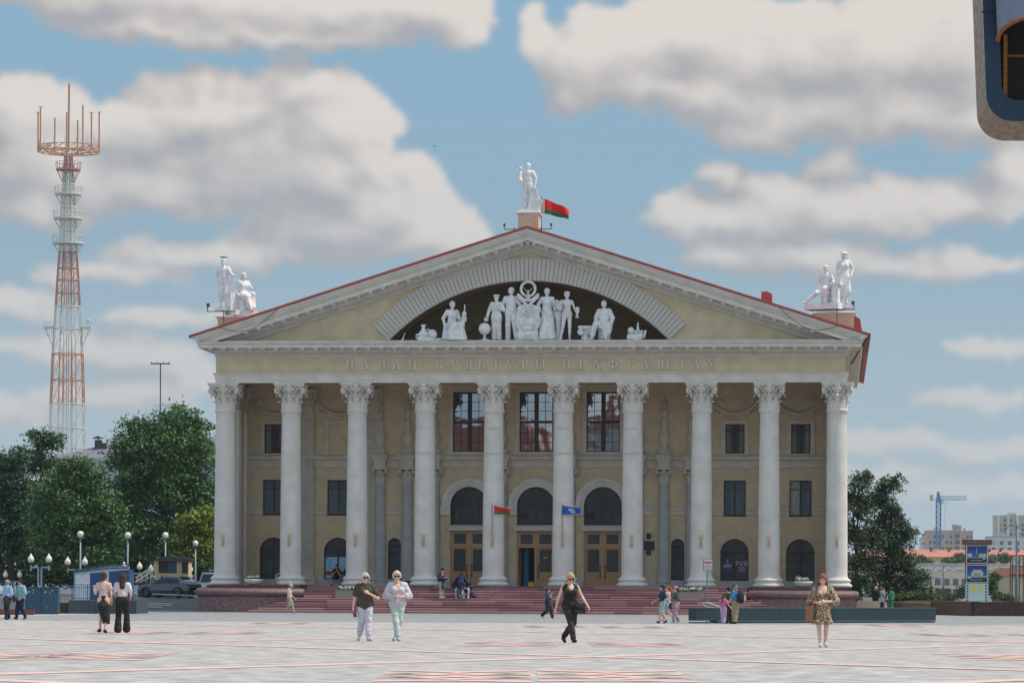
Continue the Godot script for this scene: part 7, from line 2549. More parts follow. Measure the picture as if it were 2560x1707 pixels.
func right_side() -> void:
	mat("teal_granite", lin(0.008, 0.042, 0.062), 0.6, noises.patch, 2.2)
	mat("teal_edge", lin(0.10, 0.16, 0.18), 0.6, noises.patch, 1.0)
	mat("brown_granite", lin(0.085, 0.033, 0.033), 0.5, noises.speck, 0.9, noises.patch, 4.0)
	mat("grey_granite", lin(0.26, 0.23, 0.22), 0.8, noises.speck, 0.6)
	mat("far_beige", lin(0.50, 0.42, 0.34), 0.9, noises.soft, 12.0)
	mat("far_pink", lin(0.50, 0.36, 0.31), 0.9, noises.soft, 12.0)
	mat("far_white", lin(0.58, 0.58, 0.58), 0.9, noises.soft, 12.0)
	mat("far_grey", lin(0.40, 0.39, 0.39), 0.9, noises.soft, 12.0)
	mat("far_window", lin(0.10, 0.12, 0.15), 0.4)
	mat("villa_wall", lin(0.66, 0.58, 0.48), 0.9, noises.soft, 6.0)
	mat("tile_roof", lin(0.52, 0.20, 0.14), 0.85, noises.grain, 3.0)
	mat("crane_blue", lin(0.06, 0.20, 0.42), 0.6)
	mat("rust_brown", lin(0.11, 0.055, 0.04), 0.8)
	mat("lamp_post_grey", lin(0.13, 0.20, 0.25), 0.5)
	# teal parapet of the underpass
	var a := ground_at(1741, 1558.4)
	var b := ground_at(2341, 1556.6)
	var len := (b - a).length()
	var o := thing("underpass_parapet", "long low parapet of dark teal polished granite at the lower right", "parapet", a, -atan2((b - a).z, (b - a).x))
	part("footing", B.new().box(Vector3(0.05, 0, -0.55), Vector3(len - 0.05, 0.06, -0.03)), M.teal_granite, o)
	part("ledge", B.new().box(Vector3(1.2, 0.065, -0.5), Vector3(len - 0.02, 0.115, 0.03)), M.teal_edge, o)  # paler colour puts the specular strip along the base into the stone
	for k in 9:
		part("panel", B.new().box(Vector3(len * k / 9 + 0.006, 0.12, -0.5), Vector3(len * (k + 1) / 9 - 0.006, 0.645, 0.004 * (k % 2))), M.teal_granite, o)
	part("coping", B.new().box(Vector3(-0.01, 0.65, -0.52), Vector3(len + 0.01, 0.675, 0.02)), M.teal_edge, o)
	var hr := B.new()
	var p := []
	for q in [[1790, 1519], [1772, 1517], [1762, 1515], [1758.5, 1511], [1760, 1507.5], [1766, 1506.5], [1772, 1507], [1806, 1520]]:
		p.append(at(q[0], q[1], 147.5))
	hr.smooth().tube(p, [0.03], 6)
	tag(part("hand_rail", hr, M.white_paint), "bent white tubular handrail on the left end of the teal parapet", "handrail")
	# sign of the underground railway
	var s := at(1771, 1397, 150)
	var sg := thing("station_sign", "white square station sign with a red emblem on a thin grey post", "sign", Vector3(s.x, 0, -150))
	part("post", B.new().bar(Vector3(-0.04, 0, -0.04), Vector3(-0.04, s.y - 0.5, -0.04), 0.055), M.lamp_post_grey, sg)
	part("frame", B.new().box(Vector3(-0.215, s.y - 0.53, -0.06), Vector3(0.215, s.y, 0.0)), mat("sign_frame", lin(0.03, 0.10, 0.13), 0.5), sg)
	part("board", B.new().box(Vector3(-0.19, s.y - 0.335, 0.0), Vector3(0.19, s.y - 0.02, 0.006)), M.far_white, sg)
	part("board", B.new().box(Vector3(-0.19, s.y - 0.51, 0.0), Vector3(0.19, s.y - 0.36, 0.006)), M.far_white, sg)
	part("emblem", B.new().prism(PackedVector2Array([Vector2(-0.16, -0.11), Vector2(-0.06, -0.11), Vector2(0.0, -0.16), Vector2(0.06, -0.11), Vector2(0.16, -0.11), Vector2(0.16, -0.19), Vector2(0.06, -0.19), Vector2(0.0, -0.225), Vector2(-0.06, -0.19), Vector2(-0.16, -0.19)]), 0.007, 0.012), M.signal_red, sg).position.y = s.y
	var tx := TextMesh.new()
	tx.text = "пераход"
	var f := SystemFont.new()
	f.font_names = PackedStringArray(["Droid Sans"])
	tx.font = f
	tx.font_size = 24
	tx.pixel_size = 0.0036
	tx.depth = 0.004
	part("lettering", tx, M.signal_red, sg).position = Vector3(0, s.y - 0.435, 0.008)
	# brown granite wall
	var c0 := Vector3(27.4, 0, -201.6)
	var w := thing("granite_wall", "low wall of dark brown granite slabs in front of the picture pylon at right", "wall", c0)
	part("core", B.new().box(Vector3(0.02, 0, -0.6), Vector3(14, 0.80, -0.02)), M.brown_granite, w)
	for k in 16:
		for r in 2:
			part("slab", B.new().box(Vector3(k * 0.85 + 0.006, r * 0.41 + 0.004, -0.02), Vector3(k * 0.85 + 0.844, r * 0.41 + 0.406, 0.004 * ((k + r) % 3))), M.brown_granite, w)
	part("coping", B.new().box(Vector3(-0.03, 0.822, -0.65), Vector3(14, 0.86, 0.04)), M.brown_granite, w)
	var side := part("side_wall", B.new().box(Vector3(0, 0, 0), Vector3(0.5, 0.84, 38)), M.brown_granite, w)
	side.rotation.y = 0.063 + PI
	side.position = Vector3(0.3, 0, -0.1)
	part("side_coping", B.new().box(Vector3(-0.04, 0.845, 0), Vector3(0.54, 0.875, 38)), M.grey_granite, side)
	# picture pylon
	var pd := 207.0
	var pc := at(2443.5, 1506, pd)
	var py := thing("picture_pylon", "tourist pylon with two framed blue pictures above a city map and a brown header", "signboard", Vector3(pc.x, 0, -pd))
	var yy := []
	for q in [1349, 1361.5, 1410, 1458, 1508]:
		yy.append(at(2443, q, pd).y)
	part("column", B.new().box(Vector3(-0.69, 0, -0.25), Vector3(0.69, yy[1], -0.04)), M.plaque_black, py)
	part("header", B.new().box(Vector3(-0.90, yy[1], -0.3), Vector3(0.90, yy[0], 0.06)), mat("header_brown", lin(0.15, 0.05, 0.025), 0.6), py)
	var ht := TextMesh.new()
	ht.text = "Беларусь  Belarus"
	ht.font = f
	ht.font_size = 24
	ht.pixel_size = 0.0062
	ht.depth = 0.01
	part("lettering", ht, M.crane_blue, py).position = Vector3(0, (yy[0] + yy[1]) / 2 - 0.0, 0.065)
	for k in 2:
		var fr := part("picture_frame", B.new().box(Vector3(-0.66, yy[k + 2] + 0.03, -0.04), Vector3(0.66, yy[k + 1] - 0.03, 0.0)), M.far_white, py)
		var pic := QuadMesh.new()
		pic.size = Vector2(1.22, yy[k + 1] - yy[k + 2] - 0.16)
		part("picture", pic, picture(k), fr).position = Vector3(0, (yy[k + 1] + yy[k + 2]) / 2, 0.006)
	var mp := QuadMesh.new()
	mp.size = Vector2(1.40, yy[3] - yy[4])
	part("city_map", mp, picture(2), py).position = Vector3(0, (yy[3] + yy[4]) / 2, -0.03)
	# kerb behind the group of four, pale block and blue box beyond the pedestal
	var k0 := at(2236, 1503, 226)
	var k1 := at(2312, 1516, 216)
	var kb := thing("low_wall", "low grey stone kerb with a pale top sloping away behind the four women", "wall", Vector3(k0.x, 0, k0.z), -atan2(k1.z - k0.z, k1.x - k0.x))
	part("body", B.new().box(Vector3(0, 0, -0.4), Vector3(Vector2(k1.x - k0.x, k1.z - k0.z).length() + 2, 0.72, 0)), M.grey_granite, kb)
	part("coping", B.new().box(Vector3(-0.02, 0.725, -0.44), Vector3(Vector2(k1.x - k0.x, k1.z - k0.z).length() + 2, 0.80, 0.03)), M.far_white, kb)
	var st := part("pale_block", B.new().box(Vector3(0, 0, -1), Vector3(1.5, 0.83, 0)), M.far_beige)
	st.position = Vector3(at(2142, 1500, 214).x, 0, -214)
	tag(st, "pale stone block between the palace's right pedestal and the four women", "block")
	var bx := part("blue_box", B.new().box(Vector3(0, 0.84, -0.8), Vector3(0.55, 1.08, 0)), M.lamp_metal)
	bx.position = Vector3(at(2156, 1500, 215).x, 0, -214.3)
	tag(bx, "small grey-blue box on the pale stone block right of the palace", "box")
	hook_lamp(2543.5, 1305, 212, 1.0, "grey street lamp with three hooded lamps at the right edge")
	hook_lamp(2360, 1405, 400, 1.7, "distant grey lamp with three hooded lamps in front of the white building")
	# far buildings
	var vd := 600.0
	var v0 := at(2150, 1424, vd)
	var vw := at(2700, 1424, vd).x - v0.x
	var v := thing("white_building", "pale classical building with a white balustrade beyond the granite wall", "building", Vector3(v0.x, 0, -vd))
	var ytop := at(2350, 1424, vd).y
	part("wall", B.new().box(Vector3(0, 0, -12), Vector3(vw, ytop, 0)), M.villa_wall, v)
	part("balustrade_base", B.new().box(Vector3(-0.2, ytop, -12), Vector3(vw, ytop + 0.35, 0.35)), M.far_white, v)
	part("balustrade_rail", B.new().box(Vector3(-0.2, ytop + 0.95, -0.1), Vector3(vw, ytop + 1.12, 0.3)), M.far_white, v)
	part("attic", B.new().box(Vector3(0, ytop + 0.35, -6), Vector3(vw, ytop + 0.6, -4)), M.far_grey, v)
	for k in 150:
		part("baluster", B.new().cbox(Vector3(k * vw / 150, ytop + 0.65, 0.1), Vector3(0.11 if k % 8 else 0.5, 0.6, 0.15)), M.far_white, v)
	for k in 14:
		var x: float = at(2301 + k * 22.3, 1446, vd).x - v0.x
		for r in 2:
			if x > vw - 1:
				continue
			var y := at(2350, [1463.0, 1486.5][r], vd).y
			var h: float = [1.18, 1.05][r]
			var wn := part("window", B.new().box(Vector3(x - 0.62, y - 0.06, 0), Vector3(x + 0.62, y + h + 0.06, 0.06)), M.villa_wall, v)
			part("pane", B.new().box(Vector3(x - 0.5, y, 0.06), Vector3(x + 0.5, y + h, 0.09)), M.far_window, wn)
		if k in [1, 2, 9, 10]:
			var y := at(2350, 1443, vd).y
			part("window_gable", B.new().prism(PackedVector2Array([Vector2(x - 0.9, y), Vector2(x + 0.9, y), Vector2(x, y + 0.5)]), 0, 0.2), M.far_white, v)
	for k in [1.5, 3.5, 9.5]:
		var x: float = at(2301 + (k - 1.0) * 22.3, 1446, vd).x - v0.x
		part("pilaster", B.new().box(Vector3(x - 0.22, 0.3, 0), Vector3(x + 0.22, at(2350, 1443, vd).y, 0.12)), M.far_white, v)
	var an := thing("annex", "small grey annex with a red tiled roof behind the metal frame at far right", "building", Vector3(at(2496, 1440, 520).x, 0, -520))
	var aw := at(2620, 1440, 520).x - at(2496, 1440, 520).x
	var ay := at(2500, 1440, 520).y
	part("wall", B.new().box(Vector3(0, 0, -5), Vector3(aw, ay, 0)), M.far_beige, an)
	part("roof", B.new().prism(PackedVector2Array([Vector2(-0.4, ay), Vector2(aw, ay), Vector2(aw, ay + 1.3), Vector2(0.3, ay + 1.25)]), -5, 0.3), M.tile_roof, an)
	for k in 5:
		part("fluting", B.new().box(Vector3(0.3 + k * 0.45, 0.2, 0), Vector3(0.45 + k * 0.45, ay - 0.3, 0.08)), M.far_beige, an)
	var rd := 800.0
	var r0 := at(2120, 1408, rd)
	var rw := at(2720, 1408, rd).x - r0.x
	var rb := thing("long_building", "long cream building under a red tiled roof beyond the balustrade", "building", Vector3(r0.x, 0, -rd))
	var ye := at(2400, 1392.5, rd).y
	var yr := at(2400, 1373.5, rd).y
	part("wall", B.new().box(Vector3(0, 0, -14), Vector3(rw, ye, 0)), mat("far_cream", lin(0.60, 0.53, 0.36), 0.9), rb)
	var rf := B.new()
	rf.quad(Vector3(-1, ye, 0.8), Vector3(rw, ye, 0.8), Vector3(rw, yr, -8), Vector3(6, yr, -8))
	rf.tri(Vector3(-1, ye, -16), Vector3(-1, ye, 0.8), Vector3(6, yr, -8))
	part("roof", rf, M.tile_roof, rb)
	for k in 20:
		var wn := part("window", B.new().box(Vector3(2 + k * 2.9, ye - 2.0, 0), Vector3(3.0 + k * 2.9, ye - 0.7, 0.08)), M.far_grey, rb)
		part("pane", B.new().box(Vector3(2.15 + k * 2.9, ye - 1.9, 0.08), Vector3(2.85 + k * 2.9, ye - 0.8, 0.1)), M.far_window, wn)
	for q in [2337, 2349, 2382, 2484, 2511, 2556]:
		var x: float = at(q, 1380, rd).x - r0.x
		part("chimney", B.new().box(Vector3(x - 0.25, ye + 0.6, -6.2), Vector3(x + 0.25, yr + 0.3, -5.6)), M.rust_brown if q != 2349 else M.far_white, rb)
	block("apartment_block", "pinkish apartment block behind the crane's mast", 2322, 2384, 1328, 1500.0, M.far_pink, 6, 7)
	block("apartment_block", "round-topped beige tower right of the crane", 2384, 2406, 1311, 1450.0, M.far_beige, 1, 9)
	block("apartment_block", "lower pinkish block right of the beige tower", 2407, 2434, 1329, 1520.0, M.far_pink, 3, 4)
	block("apartment_block", "small white block left of the pinkish apartment block", 2309, 2324, 1346, 1550.0, M.far_white, 0, 0)
	block("apartment_block", "white block with square windows right of the pylon's header", 2476, 2575, 1343, 1400.0, M.far_white, 5, 3)
	block("apartment_block", "tall hazy beige high-rise at the right edge", 2492, 2610, 1290, 1900.0, M.far_beige, 8, 12)
	crane()
	var fr := thing("metal_frame", "rusty brown open metal framework at the right edge behind the wall", "framework", Vector3(at(2526, 1500, 235).x, 0, -235))
	for q in [0.0, 0.14, 0.62, 0.9, 1.3]:
		part("post", B.new().box(Vector3(q, 0, -0.05), Vector3(q + 0.06, at(2526, 1389, 235).y, 0.03)), M.rust_brown, fr)
	for q in [1391, 1418, 1440]:
		part("beam", B.new().box(Vector3(0, at(2526, q, 235).y, -0.06), Vector3(1.6, at(2526, q, 235).y + 0.1, 0.04)), M.rust_brown, fr)
	var fence := thing("plank_fence", "weathered brown plank fence below the distant hooded lamp", "fence", Vector3(at(2342, 1495, 330).x, 0, -330))
	for k in 9:
		part("plank", B.new().box(Vector3(k * 0.165, 0, 0), Vector3(k * 0.165 + 0.15, at(2350, 1469, 330).y - 0.05 * (k % 3), 0.03)), M.rust_brown, fence)
	# reflected houses across the street, behind the camera
	for q in [[-95, 48, 21.0], [-42, 40, 24.0], [2, 46, 19.5], [52, 44, 23.0]]:
		var hb := thing("street_house", "pale house with a red roof behind the photographer, the %s of four" % ["leftmost", "second", "third", "rightmost"][[-95, -42, 2, 52].find(int(q[0]))], "building", Vector3(q[0], 0, 62))
		part("wall", B.new().box(Vector3(0, 0, 0), Vector3(q[1], q[2], 14)), M.far_white, hb)
		part("roof", B.new().prism(PackedVector2Array([Vector2(-1, q[2]), Vector2(q[1] + 1, q[2]), Vector2(q[1] - 5, q[2] + 5), Vector2(5, q[2] + 5)]), -0.5, 14.5), M.tile_roof, hb)
		for r in 5:
			for k in 11:
				part("window", B.new().box(Vector3(2 + k * 3.6, 2 + r * 3.7, -0.05), Vector3(3.5 + k * 3.6, 4.2 + r * 3.7, 0.0)), M.far_window, hb)

func picture(k: int) -> StandardMaterial3D:
	var im := Image.create_empty(122, 104, false, Image.FORMAT_RGB8)
	if k < 2:
		for y in 104:
			im.fill_rect(Rect2i(0, y, 122, 1), Color(0.02, 0.16, 0.42).lerp(Color(0.15, 0.45, 0.68), y / 80.0))
		if k == 0:
			im.fill_rect(Rect2i(57, 10, 3, 64), Color(0.7, 0.75, 0.7))
			im.fill_rect(Rect2i(54, 56, 9, 18), Color(0.15, 0.2, 0.3))
			im.fill_rect(Rect2i(2, 46, 28, 26), Color(0.72, 0.70, 0.62))
			im.fill_rect(Rect2i(72, 48, 46, 24), Color(0.70, 0.68, 0.60))
			im.fill_rect(Rect2i(0, 68, 122, 8), Color(0.45, 0.5, 0.5))
		else:
			im.fill_rect(Rect2i(36, 26, 54, 16), Color(0.62, 0.68, 0.66))
			im.fill_rect(Rect2i(28, 40, 70, 26), Color(0.72, 0.72, 0.62))
			for c in 6:
				im.fill_rect(Rect2i(44 + c * 7, 48, 3, 16), Color(0.15, 0.22, 0.3))
			im.fill_rect(Rect2i(0, 64, 122, 12), Color(0.48, 0.60, 0.58))
		im.fill_rect(Rect2i(0, 78, 122, 26), Color(0.04, 0.04, 0.09))
		for c in 15:
			im.fill_rect(Rect2i(20 + c * 5, 88, 3, 4 + c % 2), Color(0.8, 0.8, 0.85))
		im.fill_rect(Rect2i(96 if k == 0 else 8, 72, 14, 12), Color(0.55, 0.75, 0.85))
	else:
		im.fill(Color(0.72, 0.80, 0.80))
		im.fill_rect(Rect2i(22, 12, 76, 30), Color(0.80, 0.80, 0.42))
		im.fill_rect(Rect2i(58, 12, 12, 80), Color(0.72, 0.80, 0.80))
		for r in 6:
			im.fill_rect(Rect2i(5, 8 + r * 15, 11, 10), Color(0.25, 0.42, 0.55))
			im.fill_rect(Rect2i(104, 8 + r * 15, 13, 10), Color(0.28, 0.45, 0.58))
		for c in 30:
			im.fill_rect(Rect2i(22 + (c * 29) % 78, 44 + (c * 17) % 52, 4, 3), [Color(0.6, 0.7, 0.72), Color(0.78, 0.8, 0.5), Color(0.85, 0.87, 0.85)][c % 3])
	var m := mat("picture_print_%d" % k, Color.WHITE, 0.4)
	m.albedo_texture = ImageTexture.create_from_image(im)
	return m

func hook_lamp(x: float, ytop: float, d: float, k: float, label: String) -> void:
	var t := at(x, ytop, d)
	var o := thing("hook_lamp", label, "street lamp", Vector3(t.x, 0, -d))
	part("post", B.new().smooth().tube([Vector3(0, 0, 0), Vector3(0, t.y * 0.5, 0), Vector3(0, t.y, 0)], [0.11 * k, 0.085 * k, 0.045 * k], 8), M.lamp_post_grey, o)
	for s in [-1.0, 0.0, 1.0]:
		var p := []
		for q in 9:
			var a := PI * q / 8
			p.append(Vector3(s * (0.32 - 0.30 * cos(a)) * k, t.y - (0.42 - 0.22 * sin(a)) * k, 0.0 if s != 0 else (0.2 - 0.2 * cos(a)) * k))
		var b := B.new().smooth()
		b.tube(p, [0.03 * k], 5)
		b.x = Transform3D(Basis(), p[-1] + Vector3(0, -0.20 * k, 0))
		b.lathe([Vector2(0.20 * k, 0), Vector2(0.14 * k, 0.06 * k), Vector2(0.05 * k, 0.12 * k), Vector2(0.03 * k, 0.2 * k)], 12)
		part("lamp_hood", b, M.lamp_post_grey, o)

func block(called: String, label: String, x0: float, x1: float, ytop: float, d: float, m: Material, cols: int, rows: int) -> void:
	var a := at(x0, ytop, d)
	var w := at(x1, ytop, d).x - a.x
	var o := thing(called, label, "building", Vector3(a.x, 0, -d))
	if label.contains("round"):
		part("wall", B.new().smooth().lathe([Vector2(w / 2, 0), Vector2(w / 2, a.y - 1), Vector2(w / 2 + 0.3, a.y - 0.8), Vector2(w / 2 + 0.3, a.y), Vector2(0, a.y)], 20, 0, TAU, Vector3(w / 2, 0, -w / 2)), m, o)
	else:
		part("wall", B.new().box(Vector3(0, 0, -14), Vector3(w, a.y, 0)), m, o)
		part("parapet", B.new().box(Vector3(-0.2, a.y, -14), Vector3(w + 0.2, a.y + 0.5, 0.2)), M.far_grey, o)
		part("roof_house", B.new().box(Vector3(w * 0.3, a.y, -8), Vector3(w * 0.45, a.y + 1.8, -5)), M.far_grey, o)
	var base := EYE + 100.0 / FOCAL * d
	for c in cols:
		for r in rows:
			var x := w * (c + 0.5) / cols
			var y := a.y - 1.6 - r * 2.6
			if y < 8:
				continue
			part("window", B.new().box(Vector3(x - w / cols * 0.24, y - 1.5, 0.0), Vector3(x + w / cols * 0.24, y, 0.1 if cols > 1 else 0.3)), M.far_window if (c + r) % 4 else M.far_grey, o)
	if label.contains("high-rise"):
		for c in 5:
			part("bay", B.new().box(Vector3(w * (c + 0.1) / 5, 0, 0), Vector3(w * (c + 0.35) / 5, a.y + 1.5 * (c % 2), 1.4)), M.far_white, o)

func crane() -> void:
	var d := 1300.0
	var k := d / FOCAL
	var p := at(2346.5, 1480, d)
	var o := thing("tower_crane", "blue tower crane with a pale horizontal jib over the far rooftops", "crane", Vector3(p.x, 0, -d))
	var w := 5.2 * k
	var yt := at(2346, 1256, d).y
	var b := B.new()
	for s in [Vector2(-1, -1), Vector2(1, -1), Vector2(1, 1), Vector2(-1, 1)]:
		b.bar(Vector3(s.x * w, 0, s.y * w), Vector3(s.x * w, yt, s.y * w), 0.34)
	var n := 18
	for q in n:
		var y0 := yt * q / n
		var y1 := yt * (q + 1) / n
		for z in [-w, w]:
			b.bar(Vector3(-w, y0, z), Vector3(w, y1, z), 0.2)
			b.bar(Vector3(-w, y1, z), Vector3(w, y1, z), 0.22)
		for x in [-w, w]:
			b.bar(Vector3(x, y0, w), Vector3(x, y1, -w), 0.2)
	part("mast", b, M.crane_blue, o)
	part("slewing_unit", B.new().box(Vector3(-w * 1.2, yt, -w), Vector3(w * 1.3, yt + 1.6, w)), M.crane_blue, o)
	part("cab", B.new().box(Vector3(w * 1.2, yt - 0.6, 0.2), Vector3(w * 2.4, yt + 1.4, w)), M.far_white, o)
	part("apex", B.new().prism(PackedVector2Array([Vector2(-w, yt + 1.6), Vector2(w, yt + 1.6), Vector2(0.1, yt + 4.2), Vector2(-0.5, yt + 4.2)]), -0.5, 0.5), M.crane_blue, o)
	part("counterweight", B.new().box(Vector3(-21 * k, yt + 0.6, -1), Vector3(-14 * k, yt + 2.9, 1)), M.far_beige, o)
	var j := B.new()
	var jl := 71 * k
	for q in 16:
		var x0 := -20 * k + (jl + 20 * k) * q / 16
		var x1 := -20 * k + (jl + 20 * k) * (q + 1) / 16
		j.bar(Vector3(x0, yt + 1.0, 0.6), Vector3(x1, yt + 1.0, 0.6), 0.22)
		j.bar(Vector3(x0, yt + 1.0, -0.6), Vector3(x1, yt + 1.0, -0.6), 0.22)
		if x0 > 0:
			j.bar(Vector3(x0, yt + 2.4, 0), Vector3(x1, yt + 2.4, 0), 0.22)
			j.bar(Vector3(x0, yt + 1.0, 0.6), Vector3((x0 + x1) / 2, yt + 2.4, 0), 0.16)
			j.bar(Vector3((x0 + x1) / 2, yt + 2.4, 0), Vector3(x1, yt + 1.0, -0.6), 0.16)
	part("jib", j, mat("crane_pale", lin(0.28, 0.40, 0.55), 0.6), o)
	part("hoist_rope", B.new().bar(Vector3(16 * k, yt + 1, 0), Vector3(16 * k, yt - 18, 0), 0.10), M.far_grey, o)

# ---- trees: trunk, limbs and a crown of separate leaves gathered in sprays
func tree(called: String, label: String, at_: Vector3, lumps: Array, sprays: int, per: int, leaf_size: float, tint: Color, seed_: int, trunk_r := 0.22, droop := 0.0, spray_r := 0.75) -> void:
	var rg := RandomNumberGenerator.new()
	rg.seed = seed_
	var o := thing(called, label, "tree", at_)
	var tk := B.new().smooth()
	var top := 0.0
	var mid := Vector3.ZERO
	for l in lumps:
		top = maxf(top, l[0].y + l[1].y * 0.5)
		mid += l[0] / lumps.size()
	var sp := [Vector3.ZERO, Vector3(mid.x * 0.15, top * 0.25, mid.z * 0.1), Vector3(mid.x * 0.5, top * 0.55, mid.z * 0.4), Vector3(mid.x * 0.8, top * 0.92, mid.z * 0.6)]
	tk.tube(sp, [trunk_r, trunk_r * 0.8, trunk_r * 0.55, trunk_r * 0.15], 7)
	for l in lumps:
		var c: Vector3 = l[0]
		var from: Vector3 = sp[1].lerp(sp[3], clampf((c.y * 0.62 - sp[1].y) / maxf(0.1, sp[3].y - sp[1].y), 0.0, 0.85))
		tk.tube([from, from.lerp(c, 0.5) + Vector3(0, 0.25, 0), c], [trunk_r * 0.42, trunk_r * 0.28, trunk_r * 0.1], 5)
	var total := 0.0
	for l in lumps:
		total += pow(l[1].x * l[1].y * l[1].z, 0.7)
	var v := PackedVector3Array()
	var cs := PackedColorArray()
	var ix := PackedInt32Array()
	for l in lumps:
		var r: Vector3 = l[1]
		var n := int(sprays * pow(r.x * r.y * r.z, 0.7) / total)
		for k in n:
			var dir := Vector3(rg.randfn(), rg.randfn(), rg.randfn()).normalized()
			var c: Vector3 = l[0] + dir * r * pow(rg.randf(), 0.45)
			if c.y < 0.3:
				continue
			if k % 5 == 0:
				tk.tube([l[0].lerp(c, 0.15), c], [trunk_r * 0.09, 0.012], 3)
			var tone := rg.randf_range(0.62, 1.35)
			var sr := spray_r * rg.randf_range(0.6, 1.3)
			for q in per:
				var e := Vector3(rg.randfn(), rg.randfn() * 0.5, rg.randfn()) * sr * 0.5
				var p := c + e
				p.y -= droop * Vector2(e.x, e.z).length() * rg.randf_range(0.6, 1.6)
				var nn := Vector3(rg.randfn(), rg.randfn() + 1.0, rg.randfn()).normalized()
				var t := nn.cross(Vector3(rg.randfn(), rg.randfn() - droop, rg.randfn())).normalized()
				var u := nn.cross(t)
				var s := leaf_size * rg.randf_range(0.65, 1.25)
				var i := v.size()
				v.append(p - t * s)
				v.append(p + u * s * 0.42 + nn * s * 0.12)
				v.append(p + t * s)
				v.append(p - u * s * 0.42 + nn * s * 0.12)
				var f := tone * rg.randf_range(0.75, 1.25)
				var cc := Color(tint.r * f * rg.randf_range(0.85, 1.2), tint.g * f, tint.b * f * rg.randf_range(0.8, 1.2))
				for m in 4:
					cs.append(cc)
				for m in [0, 1, 2, 0, 2, 3]:
					ix.append(i + m)
	part("trunk", tk, M.bark, o)
	var arr := []
	arr.resize(Mesh.ARRAY_MAX)
	arr[Mesh.ARRAY_VERTEX] = v
	arr[Mesh.ARRAY_COLOR] = cs
	arr[Mesh.ARRAY_INDEX] = ix
	var am := ArrayMesh.new()
	am.add_surface_from_arrays(Mesh.PRIMITIVE_TRIANGLES, arr)
	part("crown", am, M.leaf, o)

func lump(x: float, y: float, rx: float, ry: float, base: Vector3, z := 0.0) -> Array:    # pixel centre and radii at the tree's own distance
	var d := -base.z
	var p := at(x, y, d) - base
	return [Vector3(p.x, p.y, z), Vector3(rx * d / FOCAL, ry * d / FOCAL, maxf(rx, 40.0) * d / FOCAL)]

func trees() -> void:
	mat("bark", lin(0.05, 0.04, 0.032), 0.95, noises.grain, 0.8)
	var lf := mat("leaf", Color.WHITE, 0.55)
	lf.vertex_color_use_as_albedo = true
	lf.backlight_enabled = true
	lf.backlight = Color(0.30, 0.36, 0.14)
	for t in tree_list():
		var b := Vector3(at(t[2], 1480, t[3]).x, t[4], -t[3])
		var ls := []
		for q in t[5]:
			ls.append(lump(q[0], q[1], q[2], q[3], b, q[4] if q.size() > 4 else 0.0))
		tree(t[0], t[1], b, ls, t[6], t[7], t[8], t[9], t[10], t[11], t[12], t[13])

